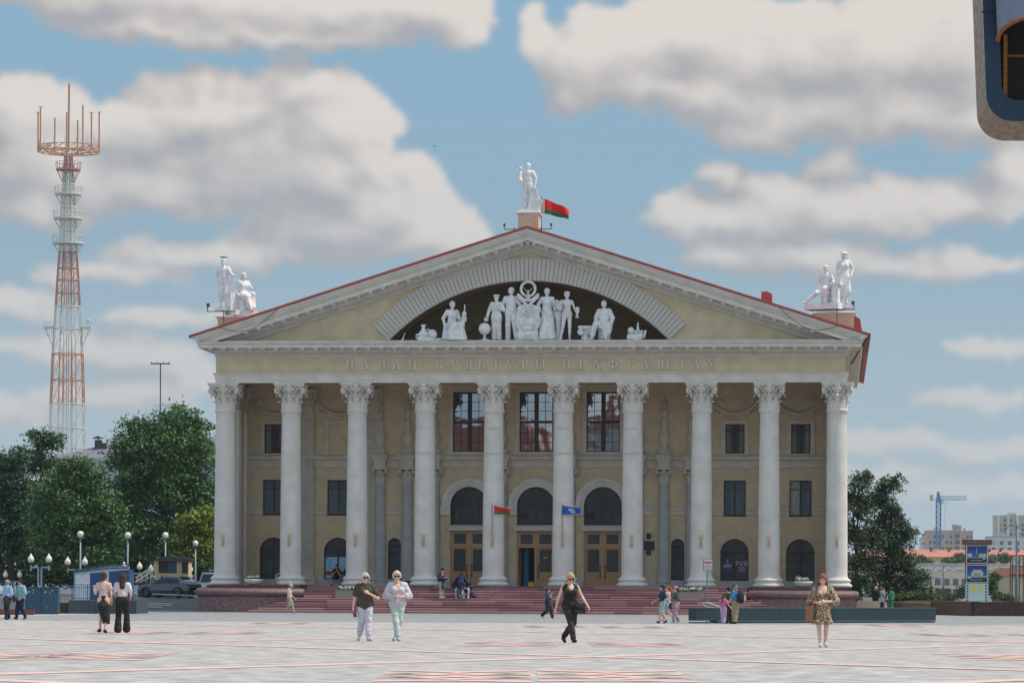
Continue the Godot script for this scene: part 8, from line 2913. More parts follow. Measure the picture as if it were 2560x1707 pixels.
func tree_list() -> Array:
	var dark := Color(0.034, 0.090, 0.030)
	var mid := Color(0.060, 0.140, 0.032)
	var lime := Color(0.15, 0.20, 0.025)
	return [
		["poplar_tree", "dark narrow tree with two upright spires at the far left edge", 28, 285.0, 0.8, [[22, 1160, 16, 45], [46, 1150, 13, 40], [0, 1190, 40, 60], [40, 1230, 50, 60], [0, 1300, 60, 70], [50, 1330, 55, 80], [-40, 1260, 50, 90]], 330, 56, 0.19, dark, 1, 0.22, 0.0, 0.75],
		["birch_tree", "thin open tree with see-through top left of the radio tower's foot", 105, 292.0, 0.8, [[95, 1100, 36, 30], [135, 1105, 22, 28], [75, 1140, 30, 30], [110, 1160, 45, 30], [85, 1230, 50, 45], [110, 1310, 55, 60]], 200, 44, 0.18, dark, 2, 0.2, 0.2, 0.8],
		["round_tree", "broad dark tree in front of the old building's roof, left of the tallest tree", 205, 276.0, 0.75, [[190, 1170, 55, 38], [150, 1215, 60, 50], [235, 1215, 50, 45], [190, 1270, 85, 60], [120, 1300, 60, 70], [250, 1310, 60, 70], [190, 1370, 100, 60]], 400, 66, 0.19, mid, 3, 0.26, 0.1, 1.05],
		["large_tree", "tallest leafy green tree beside the palace's left corner", 410, 294.0, 0.75, [[440, 1045, 45, 30], [490, 1062, 40, 34], [400, 1075, 45, 32], [340, 1075, 36, 30], [320, 1110, 40, 34], [430, 1120, 90, 55], [350, 1170, 80, 55], [490, 1150, 60, 60], [420, 1220, 110, 60], [500, 1240, 60, 60], [320, 1260, 60, 60], [400, 1320, 110, 60], [300, 1340, 60, 50]], 640, 74, 0.20, mid, 4, 0.32, 0.1, 1.2],
		["maple_tree", "yellow-green young tree low against the palace's left corner", 490, 288.0, 0.7, [[480, 1310, 36, 28], [515, 1300, 30, 36], [460, 1350, 40, 30], [510, 1360, 40, 40], [480, 1395, 40, 26]], 150, 60, 0.18, lime, 5, 0.14, 0.0, 0.9],
		["round_tree", "shadowed tree low behind the twin acorn lamps at left", 70, 300.0, 0.85, [[20, 1390, 80, 60], [110, 1390, 80, 60], [60, 1330, 70, 50], [-30, 1350, 60, 80], [50, 1440, 90, 26], [140, 1440, 60, 26]], 700, 26, 0.19, dark, 6, 0.25, 0.0, 0.8],
		["round_tree", "shadowed tree low behind the kiosk", 250, 302.0, 0.9, [[200, 1400, 80, 50], [300, 1400, 80, 50], [250, 1350, 80, 50], [340, 1370, 60, 60], [210, 1445, 60, 26], [320, 1440, 70, 26]], 700, 26, 0.19, dark, 7, 0.25, 0.0, 0.8],
		["round_tree", "shadowed tree low behind the guard booth", 440, 312.0, 0.95, [[400, 1400, 80, 50], [490, 1400, 70, 50], [440, 1350, 90, 50], [520, 1340, 50, 70], [420, 1440, 80, 26], [510, 1440, 50, 26]], 700, 26, 0.20, dark, 8, 0.25, 0.0, 0.8],
		["weeping_tree", "dark open tree with drooping sprays right of the palace, nearer its columns", 2140, 226.0, 0.0, [[2150, 1200, 22, 26], [2165, 1182, 18, 8], [2125, 1245, 26, 36], [2160, 1260, 30, 34], [2130, 1320, 36, 40], [2175, 1340, 36, 40], [2150, 1400, 46, 40], [2130, 1455, 50, 40]], 240, 46, 0.12, Color(0.034, 0.072, 0.030), 9, 0.13, 0.6, 0.5],
		["weeping_tree", "dark open tree with drooping sprays right of the palace, spreading towards the white building", 2212, 228.0, 0.0, [[2212, 1205, 24, 18], [2238, 1200, 14, 18], [2195, 1240, 28, 30], [2225, 1270, 34, 34], [2250, 1290, 18, 26], [2200, 1320, 40, 36], [2240, 1350, 36, 36], [2270, 1330, 24, 18], [2210, 1400, 48, 40], [2270, 1400, 34, 40], [2220, 1460, 60, 36], [2290, 1450, 34, 36], [2300, 1478, 40, 22]], 390, 46, 0.12, Color(0.034, 0.072, 0.030), 10, 0.14, 0.6, 0.5],
		["shrub", "low bright green shrub by the stone kerb behind the four women", 2290, 224.0, 0.0, [[2265, 1492, 26, 10], [2300, 1490, 30, 12], [2330, 1495, 20, 9]], 300, 20, 0.09, Color(0.045, 0.10, 0.022), 11, 0.03, 0.0, 0.3],
		["round_tree", "small round green tree right of the picture pylon", 2486, 240.0, 0.0, [[2487, 1445, 11, 16], [2483, 1468, 10, 16], [2490, 1490, 8, 12]], 90, 20, 0.10, Color(0.04, 0.09, 0.03), 12, 0.05, 0.0, 0.3],
		["shrub", "bright leafy bush between pylon and metal frame", 2512, 236.0, 0.0, [[2510, 1494, 16, 12], [2528, 1500, 14, 8]], 60, 18, 0.09, Color(0.06, 0.11, 0.03), 13, 0.03, 0.0, 0.3],
		["round_tree", "far green tree left of the pylon before the red-roofed building", 2405, 700.0, 0.0, [[2403, 1394, 13, 12], [2390, 1402, 12, 8]], 110, 16, 0.30, Color(0.08, 0.12, 0.05), 14, 0.2, 0.0, 0.8],
		["round_tree", "far green tree at the left end of the balustrade", 2308, 700.0, 0.0, [[2304, 1400, 12, 10], [2316, 1405, 8, 6]], 80, 16, 0.30, Color(0.08, 0.12, 0.05), 15, 0.2, 0.0, 0.8],
		["round_tree", "far green tree midway along the balustrade, left of the distant lamp's ropes", 2372, 705.0, 0.0, [[2370, 1402, 12, 8]], 50, 16, 0.30, Color(0.08, 0.12, 0.05), 16, 0.2, 0.0, 0.8],
		["round_tree", "far green tree just right of the pylon before the red-roofed building", 2480, 700.0, 0.0, [[2482, 1398, 9, 10]], 60, 16, 0.30, Color(0.09, 0.13, 0.05), 17, 0.2, 0.0, 0.8],
		["round_tree", "far green tree beside the metal frame before the red-roofed building", 2513, 702.0, 0.0, [[2512, 1396, 14, 12]], 90, 16, 0.30, Color(0.09, 0.13, 0.05), 18, 0.2, 0.0, 0.8],
		["shrub", "dark conifer-like bush at the white building's foot left of the pylon", 2408, 330.0, 0.0, [[2407, 1480, 8, 18], [2380, 1494, 18, 7], [2350, 1496, 20, 6]], 110, 18, 0.13, Color(0.03, 0.06, 0.03), 19, 0.05, 0.0, 0.4]]

func walk(s: float, extra := {}) -> Dictionary:      # left foot forward when s > 0
	var a := absf(s)
	var l := "l" if s > 0 else "r"
	var r := "r" if s > 0 else "l"
	var x := 1.0 if s > 0 else -1.0
	var j := {}
	j["k" + l] = Vector3(x * 0.09, 0.52, 0.17 * a)
	j["a" + l] = Vector3(x * 0.07, 0.095, 0.27 * a)
	j["t" + l] = Vector3(x * 0.085, 0.075, 0.42 * a)
	j["k" + r] = Vector3(-x * 0.09, 0.49, 0.02 * a)
	j["a" + r] = Vector3(-x * 0.075, 0.085 + 0.10 * a, -0.33 * a)
	j["t" + r] = Vector3(-x * 0.085, 0.032, -0.19 * a)
	for k in extra:
		j[k] = extra[k]
	return j

func held(fig: Node3D, called: String, b: B, m: Material, label: String, category: String, t := Transform3D()) -> MeshInstance3D:
	var o := part(called, b, m)
	o.transform = fig.transform * t
	tag(o, label, category)
	return o

func bag_shape(w: float, h: float, d: float, strap: Array, sr := 0.012) -> B:
	var b := B.new()
	b.prism(PackedVector2Array([Vector2(-w * 0.46, 0), Vector2(-w * 0.5, h * 0.08), Vector2(-w * 0.46, h), Vector2(w * 0.46, h), Vector2(w * 0.5, h * 0.08), Vector2(w * 0.46, 0)]), -d / 2, d / 2)
	b.box(Vector3(-w * 0.47, h * 0.55, d / 2), Vector3(w * 0.47, h * 1.02, d / 2 + 0.012))
	if strap.size():
		b.smooth().tube(strap, [sr], 5)
	return b

func people() -> void:
	var hair_white := dye("hair_white", 0.62, 0.55, 0.45)
	var hair_blond := dye("hair_blond", 0.50, 0.37, 0.22)
	var hair_brown := dye("hair_brown", 0.055, 0.025, 0.016)
	var hair_black := dye("hair_black", 0.010, 0.009, 0.009)
	var hair_red := dye("hair_red", 0.30, 0.085, 0.022)
	var hair_auburn := dye("hair_auburn", 0.24, 0.085, 0.035)
	var hair_grey := dye("hair_grey", 0.28, 0.28, 0.28)
	var black := dye("black_cloth", 0.014, 0.014, 0.016)
	var charcoal := dye("charcoal_cloth", 0.028, 0.025, 0.030)
	var navy := dye("navy_cloth", 0.014, 0.024, 0.075)
	var gown := dye("gown_navy", 0.010, 0.018, 0.080)
	var white := dye("white_cloth", 0.72, 0.72, 0.75)
	var lilac := dye("lilac_white_cloth", 0.64, 0.62, 0.70)
	var mint := dye("mint_cloth", 0.55, 0.66, 0.63)
	var blush := dye("blush_knit", 0.66, 0.52, 0.50)
	var sky := dye("sky_shirt", 0.34, 0.52, 0.78)
	var aqua := dye("aqua_shirt", 0.28, 0.50, 0.56)
	var tan := dye("khaki_cloth", 0.36, 0.28, 0.17)
	var sage := dye("sage_cloth", 0.36, 0.40, 0.34)
	var pink := dye("pink_cloth", 0.62, 0.17, 0.32)
	var rose := dye("rose_cloth", 0.46, 0.30, 0.38)
	var denim := dye("denim_pale", 0.30, 0.48, 0.58)
	var green := dye("green_cloth", 0.012, 0.22, 0.13)
	var red := dye("red_satin", 0.50, 0.012, 0.025)
	var rubber_white := dye("shoe_white", 0.62, 0.62, 0.60)
	var leopard := mat("spotted_cloth", lin(0.50, 0.38, 0.25), 0.8, noise_tex("spots", 0.034, -0.1, 2.0, FastNoiseLite.TYPE_CELLULAR, 1, Color(1, 1, 1), Color(1, 1, 1)), 0.9)
	var floral := mat("speckled_cloth", lin(0.075, 0.075, 0.09), 0.8, noise_tex("floral", 0.045, -0.3, 2.4, FastNoiseLite.TYPE_CELLULAR, 1, Color(0.8, 1, 1.2), Color(1.2, 1.0, 0.7)), 0.7)
	var petrol := mat("printed_cloth", lin(0.09, 0.14, 0.24), 0.8, noises.floral, 1.2)
	var D := Vector3.DOWN
	var q: Node3D
	# --- the six nearest
	q = figure({"label": "woman with cropped white hair, sunglasses, dark speckled top and white trousers", "at": ground_at(912, 1603), "yaw": 2, "h": 1.75, "fat": 1.16, "cell": 0.019, "hair": hair_white, "hair_kind": "pixie", "shades": true, "top": floral, "loose": 0.03, "sleeve": 0.62, "flare": 0.03, "hem": 0.80, "legs": lilac, "legs_name": "trousers", "leg_loose": 0.022, "leg_end": 1.78, "leg_flare": 0.012, "shoes": rubber_white, "hy": 14,
		"j": walk(0.5, {"el": Vector3(0.32, 1.09, 0.03), "wl": Vector3(0.10, 1.21, 0.22), "er": Vector3(-0.26, 1.11, -0.04), "wr": Vector3(-0.30, 0.86, 0.06), "ar": Vector3(-0.14, 0.12, -0.14), "tr": Vector3(-0.17, 0.04, -0.01), "al": Vector3(0.08, 0.09, 0.18), "tl": Vector3(0.16, 0.05, 0.30)}), "thumb_l": Vector3.UP})
	held(q, "wallet", B.new().cbox(Vector3.ZERO, Vector3(0.085, 0.20, 0.05)), dye("wallet_red", 0.25, 0.012, 0.035, 0.4), "dark red purse in the lowered hand of the woman in the speckled top", "purse", Transform3D(Basis(Vector3.BACK, 0.35), Vector3(-0.27, 0.71, 0.10)))
	q = figure({"label": "woman with short white hair in a white blouse and pale mint trousers, hands together", "at": ground_at(993, 1603), "yaw": 4, "h": 1.80, "fat": 1.08, "cell": 0.019, "hair": hair_white, "hair_kind": "pixie", "shades": true, "top": lilac, "loose": 0.03, "sleeve": 1.35, "flare": 0.02, "hem": 0.84, "vneck": 0.085, "top_name": "blouse", "legs": mint, "leg_loose": 0.012, "leg_end": 1.9, "leg_flare": 0.02, "shoes": rubber_white,
		"j": walk(-0.42, {"el": Vector3(0.29, 1.12, 0.0), "wl": Vector3(0.06, 1.10, 0.22), "er": Vector3(-0.29, 1.12, 0.0), "wr": Vector3(-0.02, 1.10, 0.22), "hd": Vector3(-0.02, 1.585, 0.03), "al": Vector3(-0.02, 0.12, -0.10), "ar": Vector3(0.02, 0.09, 0.16), "tr": Vector3(0.04, 0.04, 0.30), "tl": Vector3(-0.10, 0.03, 0.03), "kr": Vector3(-0.05, 0.5, 0.10), "kl": Vector3(0.05, 0.5, 0.02)}), "grip_l": true, "grip_r": true, "thumb_l": Vector3.UP, "thumb_r": Vector3.UP})
	q = figure({"label": "blond woman in sunglasses and sleeveless black clothes striding with a shoulder bag", "at": ground_at(1425, 1607), "yaw": 6, "h": 1.76, "fat": 1.16, "cell": 0.019, "hair": hair_blond, "hair_kind": "bob", "shades": true, "top": black, "loose": 0.018, "sleeve": 0.0, "hem": 0.82, "vneck": 0.095, "top_name": "sleeveless_top", "legs": charcoal, "leg_loose": 0.014, "leg_end": 1.9, "leg_flare": 0.016, "shoes": black, "hy": 12, "hp": 16,
		"j": walk(-0.5, {"el": Vector3(0.30, 1.14, -0.03), "wl": Vector3(0.42, 0.93, 0.12), "er": Vector3(-0.28, 1.12, -0.05), "wr": Vector3(-0.36, 0.86, 0.0), "ch": Vector3(0, 1.28, 0.02), "kr": Vector3(0.0, 0.5, 0.14), "ar": Vector3(0.06, 0.09, 0.24), "tr": Vector3(0.09, 0.045, 0.38), "kl": Vector3(0.09, 0.5, 0.0), "al": Vector3(-0.14, 0.14, -0.22), "tl": Vector3(-0.12, 0.03, -0.09)})})
	held(q, "shoulder_bag", bag_shape(0.26, 0.22, 0.11, [Vector3(-0.05, 0.22, 0), Vector3(-0.22, 0.50, 0.05), Vector3(-0.40, 0.74, 0.0), Vector3(-0.36, 0.80, -0.08)]), black, "black shoulder bag at the hip of the blond woman in black", "bag", Transform3D(Basis(Vector3.UP, 0.3), Vector3(0.22, 0.74, 0.15)))
	q = figure({"label": "long-haired auburn woman in a spotted brown knee-length dress with a tan bag", "at": ground_at(2057, 1619), "yaw": -4, "h": 1.74, "fat": 1.0, "cell": 0.019, "hair": hair_auburn, "hair_kind": "long", "top": leopard, "loose": 0.02, "sleeve": 1.02, "flare": 0.055, "hem": 0.90, "vneck": 0.12, "top_name": "dress_bodice", "skirt": leopard, "skirt_name": "dress_skirt", "skirt_caps": [capsule("x", Vector3(0, 1.0, 0), Vector3(0, 0.58, 0), 0.14, 0.235, 0.03, Vector3(1, 1, 1.2)), capsule("x", Vector3(-0.1, 0.9, 0.06), Vector3(-0.15, 0.58, 0.10), 0.06, 0.09, 0.03), capsule("x", Vector3(0.1, 0.9, 0.06), Vector3(0.15, 0.58, 0.1), 0.06, 0.09, 0.03)], "skirt_cuts": [[D, -0.55], [Vector3.UP, 1.04]], "shoes": rubber_white, "hp": 18, "hy": -4,
		"j": walk(-0.35, {"el": Vector3(0.30, 1.09, 0.0), "wl": Vector3(0.07, 1.08, 0.20), "er": Vector3(-0.27, 1.09, 0.0), "wr": Vector3(-0.13, 1.05, 0.20), "ar": Vector3(-0.05, 0.09, 0.14), "tr": Vector3(-0.05, 0.045, 0.28), "al": Vector3(0.07, 0.13, -0.22), "tl": Vector3(0.09, 0.03, -0.08)}), "grip_r": true, "grip_l": true, "thumb_r": Vector3.UP, "thumb_l": Vector3.UP})
	held(q, "handbag", bag_shape(0.17, 0.36, 0.24, [Vector3(-0.06, 0.35, 0), Vector3(0.06, 0.50, 0), Vector3(0.17, 0.46, 0), Vector3(0.06, 0.35, 0.02)], 0.014), dye("bag_tan", 0.38, 0.15, 0.065, 0.5), "tan leather bucket bag on the forearm of the woman in the spotted dress", "bag", Transform3D(Basis(), Vector3(-0.31, 0.62, 0.16)))
	q = figure({"label": "woman seen from behind with hair in a bun, blush camisole and black slit skirt", "at": ground_at(258, 1583), "yaw": 178, "h": 1.82, "fat": 0.98, "cell": 0.02, "hair": hair_brown, "hair_kind": "bun", "top": blush, "straps": true, "hem": 1.10, "top_above": 1.315, "top_name": "camisole", "skirt": black, "skirt_caps": [capsule("x", Vector3(0, 1.02, 0), Vector3(0, 0.72, 0), 0.125, 0.165, 0.03, Vector3(1, 1, 1.15)), capsule("x", Vector3(-0.02, 0.75, 0), Vector3(-0.08, 0.28, 0), 0.16, 0.10, 0.03), capsule("x", Vector3(0.05, 0.78, -0.02), Vector3(0.0, 0.5, -0.02), 0.14, 0.10, 0.03)], "skirt_cuts": [[D, -0.26], [Vector3.UP, 1.07]], "shoes": black,
		"j": walk(0.4, {"el": Vector3(0.23, 1.12, -0.02), "wl": Vector3(0.30, 1.20, 0.20), "er": Vector3(-0.21, 1.11, -0.03), "wr": Vector3(-0.20, 0.90, 0.12), "ar": Vector3(-0.05, 0.10, -0.10), "tr": Vector3(-0.06, 0.03, 0.04), "al": Vector3(0.13, 0.11, 0.14), "tl": Vector3(0.20, 0.06, 0.26)}), "grip_l": true, "thumb_l": Vector3.UP})
	held(q, "drink_cup", B.new().lathe([Vector2(0, 0), Vector2(0.03, 0), Vector2(0.042, 0.15), Vector2(0.0, 0.16)], 10), rubber_white, "white drink cup in the raised hand of the woman with the bun", "cup", Transform3D(Basis(), Vector3(0.31, 1.20, 0.29)))
	q = figure({"label": "woman seen from behind with long brown hair, white cropped T-shirt and black wide trousers", "at": ground_at(305, 1583), "yaw": 180, "h": 1.80, "fat": 0.98, "cell": 0.02, "hair": hair_brown, "hair_kind": "long", "top": white, "loose": 0.02, "sleeve": 0.62, "hem": 1.07, "top_name": "t_shirt", "legs": black, "leg_loose": 0.026, "leg_end": 1.94, "leg_flare": 0.045, "waist": 1.05, "shoes": rubber_white,
		"j": walk(-0.4, {"el": Vector3(0.24, 1.13, -0.02), "wl": Vector3(0.20, 1.02, 0.20), "er": Vector3(-0.24, 1.12, -0.02), "wr": Vector3(-0.19, 0.98, 0.16), "al": Vector3(0.13, 0.09, -0.02), "tl": Vector3(0.15, 0.03, 0.12), "kl": Vector3(0.12, 0.5, 0.03), "kr": Vector3(-0.11, 0.5, 0.10), "ar": Vector3(-0.10, 0.10, 0.16), "tr": Vector3(-0.11, 0.06, 0.30)}), "grip_r": true})
	# --- two men at the far left
	q = figure({"label": "grey-haired man in a light blue shirt with a jacket over his arm", "at": ground_at(17, 1549.5), "yaw": -38, "h": 1.70, "male": true, "fat": 1.05, "hair": hair_grey, "hair_kind": "short", "shades": true, "top": sky, "loose": 0.024, "sleeve": 1.85, "hem": 0.93, "legs": navy, "leg_loose": 0.026, "shoes": black, "hy": -6, "hp": 12, "skin": M.skin_tan,
		"j": walk(0.55, {"el": Vector3(0.26, 1.11, 0.0), "wl": Vector3(0.10, 1.00, 0.22), "er": Vector3(-0.27, 1.12, -0.05), "wr": Vector3(-0.30, 0.87, 0.02)}), "grip_l": true})
	held(q, "folded_jacket", B.new().smooth().tube([Vector3(-0.02, 1.0, 0.0), Vector3(-0.02, 0.85, 0.02), Vector3(0.0, 0.62, 0.03), Vector3(0.02, 0.42, 0.02)], [0.09, 0.13, 0.15, 0.09], 8, 0.6), black, "dark jacket hanging over the forearm of the man in the light blue shirt", "jacket", Transform3D(Basis(), Vector3(0.18, 0.06, 0.20)))
	q = figure({"label": "dark-haired man in glasses and an aqua shirt with a crossbody strap, navy trousers", "at": ground_at(50, 1549.5), "yaw": -46, "h": 1.74, "male": true, "fat": 1.16, "hair": hair_black, "hair_kind": "short", "shades": true, "top": aqua, "loose": 0.03, "sleeve": 1.2, "hem": 0.84, "legs": navy, "leg_loose": 0.028, "shoes": dye("shoe_navy", 0.02, 0.025, 0.05), "hy": -18, "skin": M.skin_tan,
		"j": walk(-0.6, {"el": Vector3(0.29, 1.12, -0.02), "wl": Vector3(0.20, 0.92, 0.12), "er": Vector3(-0.27, 1.12, -0.02), "wr": Vector3(-0.26, 0.88, 0.08)})})
	held(q, "crossbody_bag", bag_shape(0.20, 0.24, 0.08, [Vector3(0.02, 0.24, 0), Vector3(0.14, 0.40, 0.02), Vector3(0.34, 0.62, -0.04), Vector3(0.38, 0.68, -0.12)], 0.012), navy, "navy bag on a strap across the man in the aqua shirt", "bag", Transform3D(Basis(Vector3.UP, -0.4), Vector3(-0.22, 0.76, 0.20)))
	# --- on and before the steps
	q = figure({"label": "elderly man in a white cap and sage trousers walking along the steps", "at": ground_at(723, 1534), "yaw": 78, "h": 1.68, "male": true, "fat": 1.04, "hat": rubber_white, "hair": hair_grey, "hair_kind": "short", "top": dye("cream_shirt", 0.55, 0.55, 0.42), "loose": 0.024, "sleeve": 0.7, "hem": 0.93, "legs": sage, "leg_loose": 0.028, "shoes": tan, "hp": 14, "skin": M.skin_tan, "cell": 0.03,
		"j": walk(0.8, {"hd": Vector3(0, 1.575, 0.07), "el": Vector3(0.25, 1.12, 0.02), "wl": Vector3(0.22, 0.90, 0.22)})})
	q = figure({"label": "child in baggy black trousers walking and eating before the steps", "at": ground_at(1369, 1547), "yaw": 78, "h": 1.47, "hair": hair_brown, "hair_kind": "short", "top": dye("shirt_indigo", 0.02, 0.06, 0.15), "loose": 0.035, "sleeve": 0.9, "hem": 0.84, "legs": black, "leg_loose": 0.045, "leg_flare": 0.01, "shoes": rubber_white, "cell": 0.03, "male": true, "skin": M.skin_tan,
		"j": walk(1.0, {"el": Vector3(0.22, 1.12, 0.12), "wl": Vector3(0.15, 1.10, 0.36), "er": Vector3(-0.20, 1.14, 0.14), "wr": Vector3(-0.05, 1.38, 0.22)}), "grip_r": true, "grip_l": true})
	held(q, "drawstring_bag", bag_shape(0.20, 0.24, 0.16, [Vector3(0, 0.24, 0), Vector3(0, 0.42, -0.02)]), black, "black bag dangling from the hand of the walking child", "bag", Transform3D(Basis(), Vector3(0.16, 0.62, 0.40)))
	var land := func_at(1103, 1496)
	q = figure({"label": "young man in an open navy gown with red collar looking down at his phone", "at": land, "yaw": 52, "h": 1.80, "male": true, "hair": hair_black, "hair_kind": "short", "top": gown, "top_name": "gown", "loose": 0.03, "sleeve": 1.5, "flare": 0.05, "hem": 0.50, "vneck": 0.10, "top_extra": [capsule("x", Vector3(0, 0.95, 0), Vector3(0, 0.48, 0), 0.16, 0.19, 0.04, Vector3(1, 1, 1.2))], "legs": sage, "leg_loose": 0.03, "shoes": rubber_white, "hp": 30, "cell": 0.028,
		"j": {"el": Vector3(0.24, 1.12, 0.06), "wl": Vector3(0.06, 1.16, 0.26), "er": Vector3(-0.24, 1.12, 0.06), "wr": Vector3(-0.06, 1.15, 0.26), "hd": Vector3(0, 1.57, 0.07)}, "grip_l": true, "grip_r": true})
	held(q, "stole", B.new().smooth().tube([Vector3(-0.10, 1.12, 0.18), Vector3(-0.11, 1.34, 0.15), Vector3(-0.08, 1.47, 0.03), Vector3(0, 1.49, -0.08), Vector3(0.08, 1.47, 0.03), Vector3(0.11, 1.34, 0.15), Vector3(0.10, 1.12, 0.18)], [0.03], 6), red, "red gown collar round the neck of the young man with the phone", "stole")
	held(q, "phone", B.new().cbox(Vector3.ZERO, Vector3(0.075, 0.15, 0.012)), black, "dark phone in the hands of the young man in the gown", "phone", Transform3D(Basis(Vector3.RIGHT, -0.7), Vector3(0, 1.16, 0.37)))
	q = figure({"label": "long-haired woman in a short navy gown with a red hood, back turned, bending forward", "at": func_at(1152, 1496), "yaw": 176, "h": 1.68, "hair": hair_black, "hair_kind": "long", "top": gown, "top_name": "gown", "loose": 0.03, "sleeve": 1.0, "flare": 0.06, "hem": 0.56, "top_extra": [capsule("x", Vector3(0, 0.95, 0), Vector3(0, 0.56, 0), 0.16, 0.20, 0.04, Vector3(1, 1, 1.2))], "shoes": black, "hp": 30, "cell": 0.028,
		"j": {"ws": Vector3(0, 1.06, 0.05), "ch": Vector3(0, 1.22, 0.13), "nk": Vector3(0, 1.34, 0.22), "hd": Vector3(0, 1.45, 0.30), "sl": Vector3(0.17, 1.29, 0.18), "sr": Vector3(-0.17, 1.29, 0.18), "el": Vector3(0.27, 1.10, 0.28), "wl": Vector3(0.22, 0.90, 0.40), "er": Vector3(-0.27, 1.10, 0.28), "wr": Vector3(-0.22, 0.90, 0.40)}})
	var hood := B.new()
	hood.prism(PackedVector2Array([Vector2(-0.17, 1.28), Vector2(0.17, 1.28), Vector2(0.10, 1.05), Vector2(0.03, 0.80), Vector2(-0.03, 0.80), Vector2(-0.10, 1.05)]), -0.02, 0.0)
	held(q, "gown_hood", hood, red, "red satin hood down the back of the bending woman in a gown", "hood", Transform3D(Basis(Vector3.RIGHT, 0.42), Vector3(0, 0.04, -0.40)))
	for k in 2:
		q = figure({"label": ["person in a navy gown seated on the steps holding a blue bag", "person in a navy gown seated on the steps, gown spread to the right"][k], "at": func_at([1141, 1170][k], 1490) + Vector3(0, 0.0, -0.55), "yaw": [14, -16][k], "h": 1.68, "hair": hair_black, "hair_kind": "long" if k == 0 else "short", "top": gown, "top_name": "gown", "loose": 0.03, "sleeve": 1.5, "flare": 0.05, "legs": lilac, "shoes": rubber_white, "hp": 35, "waist": 0.7, "cell": 0.03,
			"top_extra": [capsule("x", Vector3(0, 0.55, 0.05), Vector3(0, 0.48, 0.36), 0.20, 0.18, 0.05), capsule("x", Vector3(0.1, 0.4, 0.2), Vector3(0.42 * k + 0.05, 0.12, 0.3), 0.16, 0.12, 0.05)],
			"j": seated({"hd": Vector3(0, 1.14, 0.14), "wl": Vector3(0.10, 0.62, 0.40), "wr": Vector3(-0.10, 0.62, 0.40)})})
		if k == 0:
			held(q, "blue_bag", bag_shape(0.26, 0.34, 0.10, [Vector3(-0.08, 0.34, 0), Vector3(0, 0.42, 0), Vector3(0.08, 0.34, 0)]), dye("bag_blue", 0.012, 0.15, 0.27), "bright blue bag at the knees of the seated graduate", "bag", Transform3D(Basis(), Vector3(0.02, 0.20, 0.62)))
	# --- sitting in a window on the left
	q = figure({"label": "man in black shorts seated at the arched window, hand at his mouth", "at": P.transform * Vector3(-12.52, 1.66, -4.9), "yaw": -4, "h": 1.72, "male": true, "hair": hair_black, "hair_kind": "short", "top": black, "loose": 0.02, "sleeve": 0.7, "legs": black, "leg_end": 1.0, "waist": 0.72, "shoes": black, "hp": 10, "cell": 0.03, "skin": M.skin_tan,
		"j": seated({"kl": Vector3(0.22, 0.50, 0.36), "al": Vector3(0.24, 0.085, 0.32), "tl": Vector3(0.30, 0.03, 0.46), "kr": Vector3(-0.22, 0.50, 0.36), "ar": Vector3(-0.24, 0.085, 0.32), "tr": Vector3(-0.30, 0.03, 0.46), "el": Vector3(0.22, 0.66, 0.26), "wl": Vector3(0.06, 1.02, 0.22), "er": Vector3(-0.24, 0.70, 0.2), "wr": Vector3(-0.02, 0.86, 0.24)})})
	q = figure({"label": "person in dark blue seated at the arched window, half hidden by the third column", "at": P.transform * Vector3(-11.82, 1.66, -4.9), "yaw": -20, "h": 1.66, "male": true, "hair": hair_black, "hair_kind": "short", "top": navy, "loose": 0.02, "sleeve": 1.6, "legs": navy, "waist": 0.72, "shoes": black, "hp": 15, "cell": 0.032, "j": seated({})})
	# --- three walking left
	q = figure({"label": "dark-haired man in a navy T-shirt and pale denim shorts, leading the three walkers", "at": ground_at(1656, 1559), "yaw": -78, "h": 1.60, "male": true, "hair": hair_black, "hair_kind": "short", "top": navy, "loose": 0.03, "sleeve": 0.75, "hem": 0.84, "legs": denim, "leg_loose": 0.035, "leg_end": 0.98, "shoes": dye("shoe_navy", 0.02, 0.025, 0.05), "cell": 0.026, "skin": M.skin_tan,
		"j": walk(0.6, {"er": Vector3(-0.25, 1.14, 0.06), "wr": Vector3(-0.28, 0.98, 0.30), "el": Vector3(0.25, 1.14, -0.12)})})
	q = figure({"label": "woman with wild red hair and denim shorts beside the man in navy", "at": ground_at(1670, 1554), "yaw": -74, "h": 1.58, "hair": hair_red, "hair_kind": "wild", "top": white, "sleeve": 0.0, "hem": 0.92, "legs": denim, "leg_end": 0.55, "leg_loose": 0.03, "shoes": rubber_white, "cell": 0.026, "j": walk(-0.8)})
	held(q, "black_bag", bag_shape(0.2, 0.26, 0.1, [Vector3(0, 0.26, 0), Vector3(0, 0.5, 0)]), black, "black bag at the side of the red-haired woman", "bag", Transform3D(Basis(Vector3.UP, 1.2), Vector3(0.27, 0.62, -0.10)))
	q = figure({"label": "woman in a pink sun hat and rose trousers, last of three walkers", "at": ground_at(1690, 1558.5), "yaw": -70, "h": 1.54, "hair": hair_brown, "hair_kind": "pony", "hat": dye("hat_pink", 0.58, 0.26, 0.36), "top": petrol, "loose": 0.03, "sleeve": 1.2, "hem": 0.86, "legs": rose, "leg_loose": 0.045, "shoes": rubber_white, "cell": 0.026, "j": walk(0.55)})
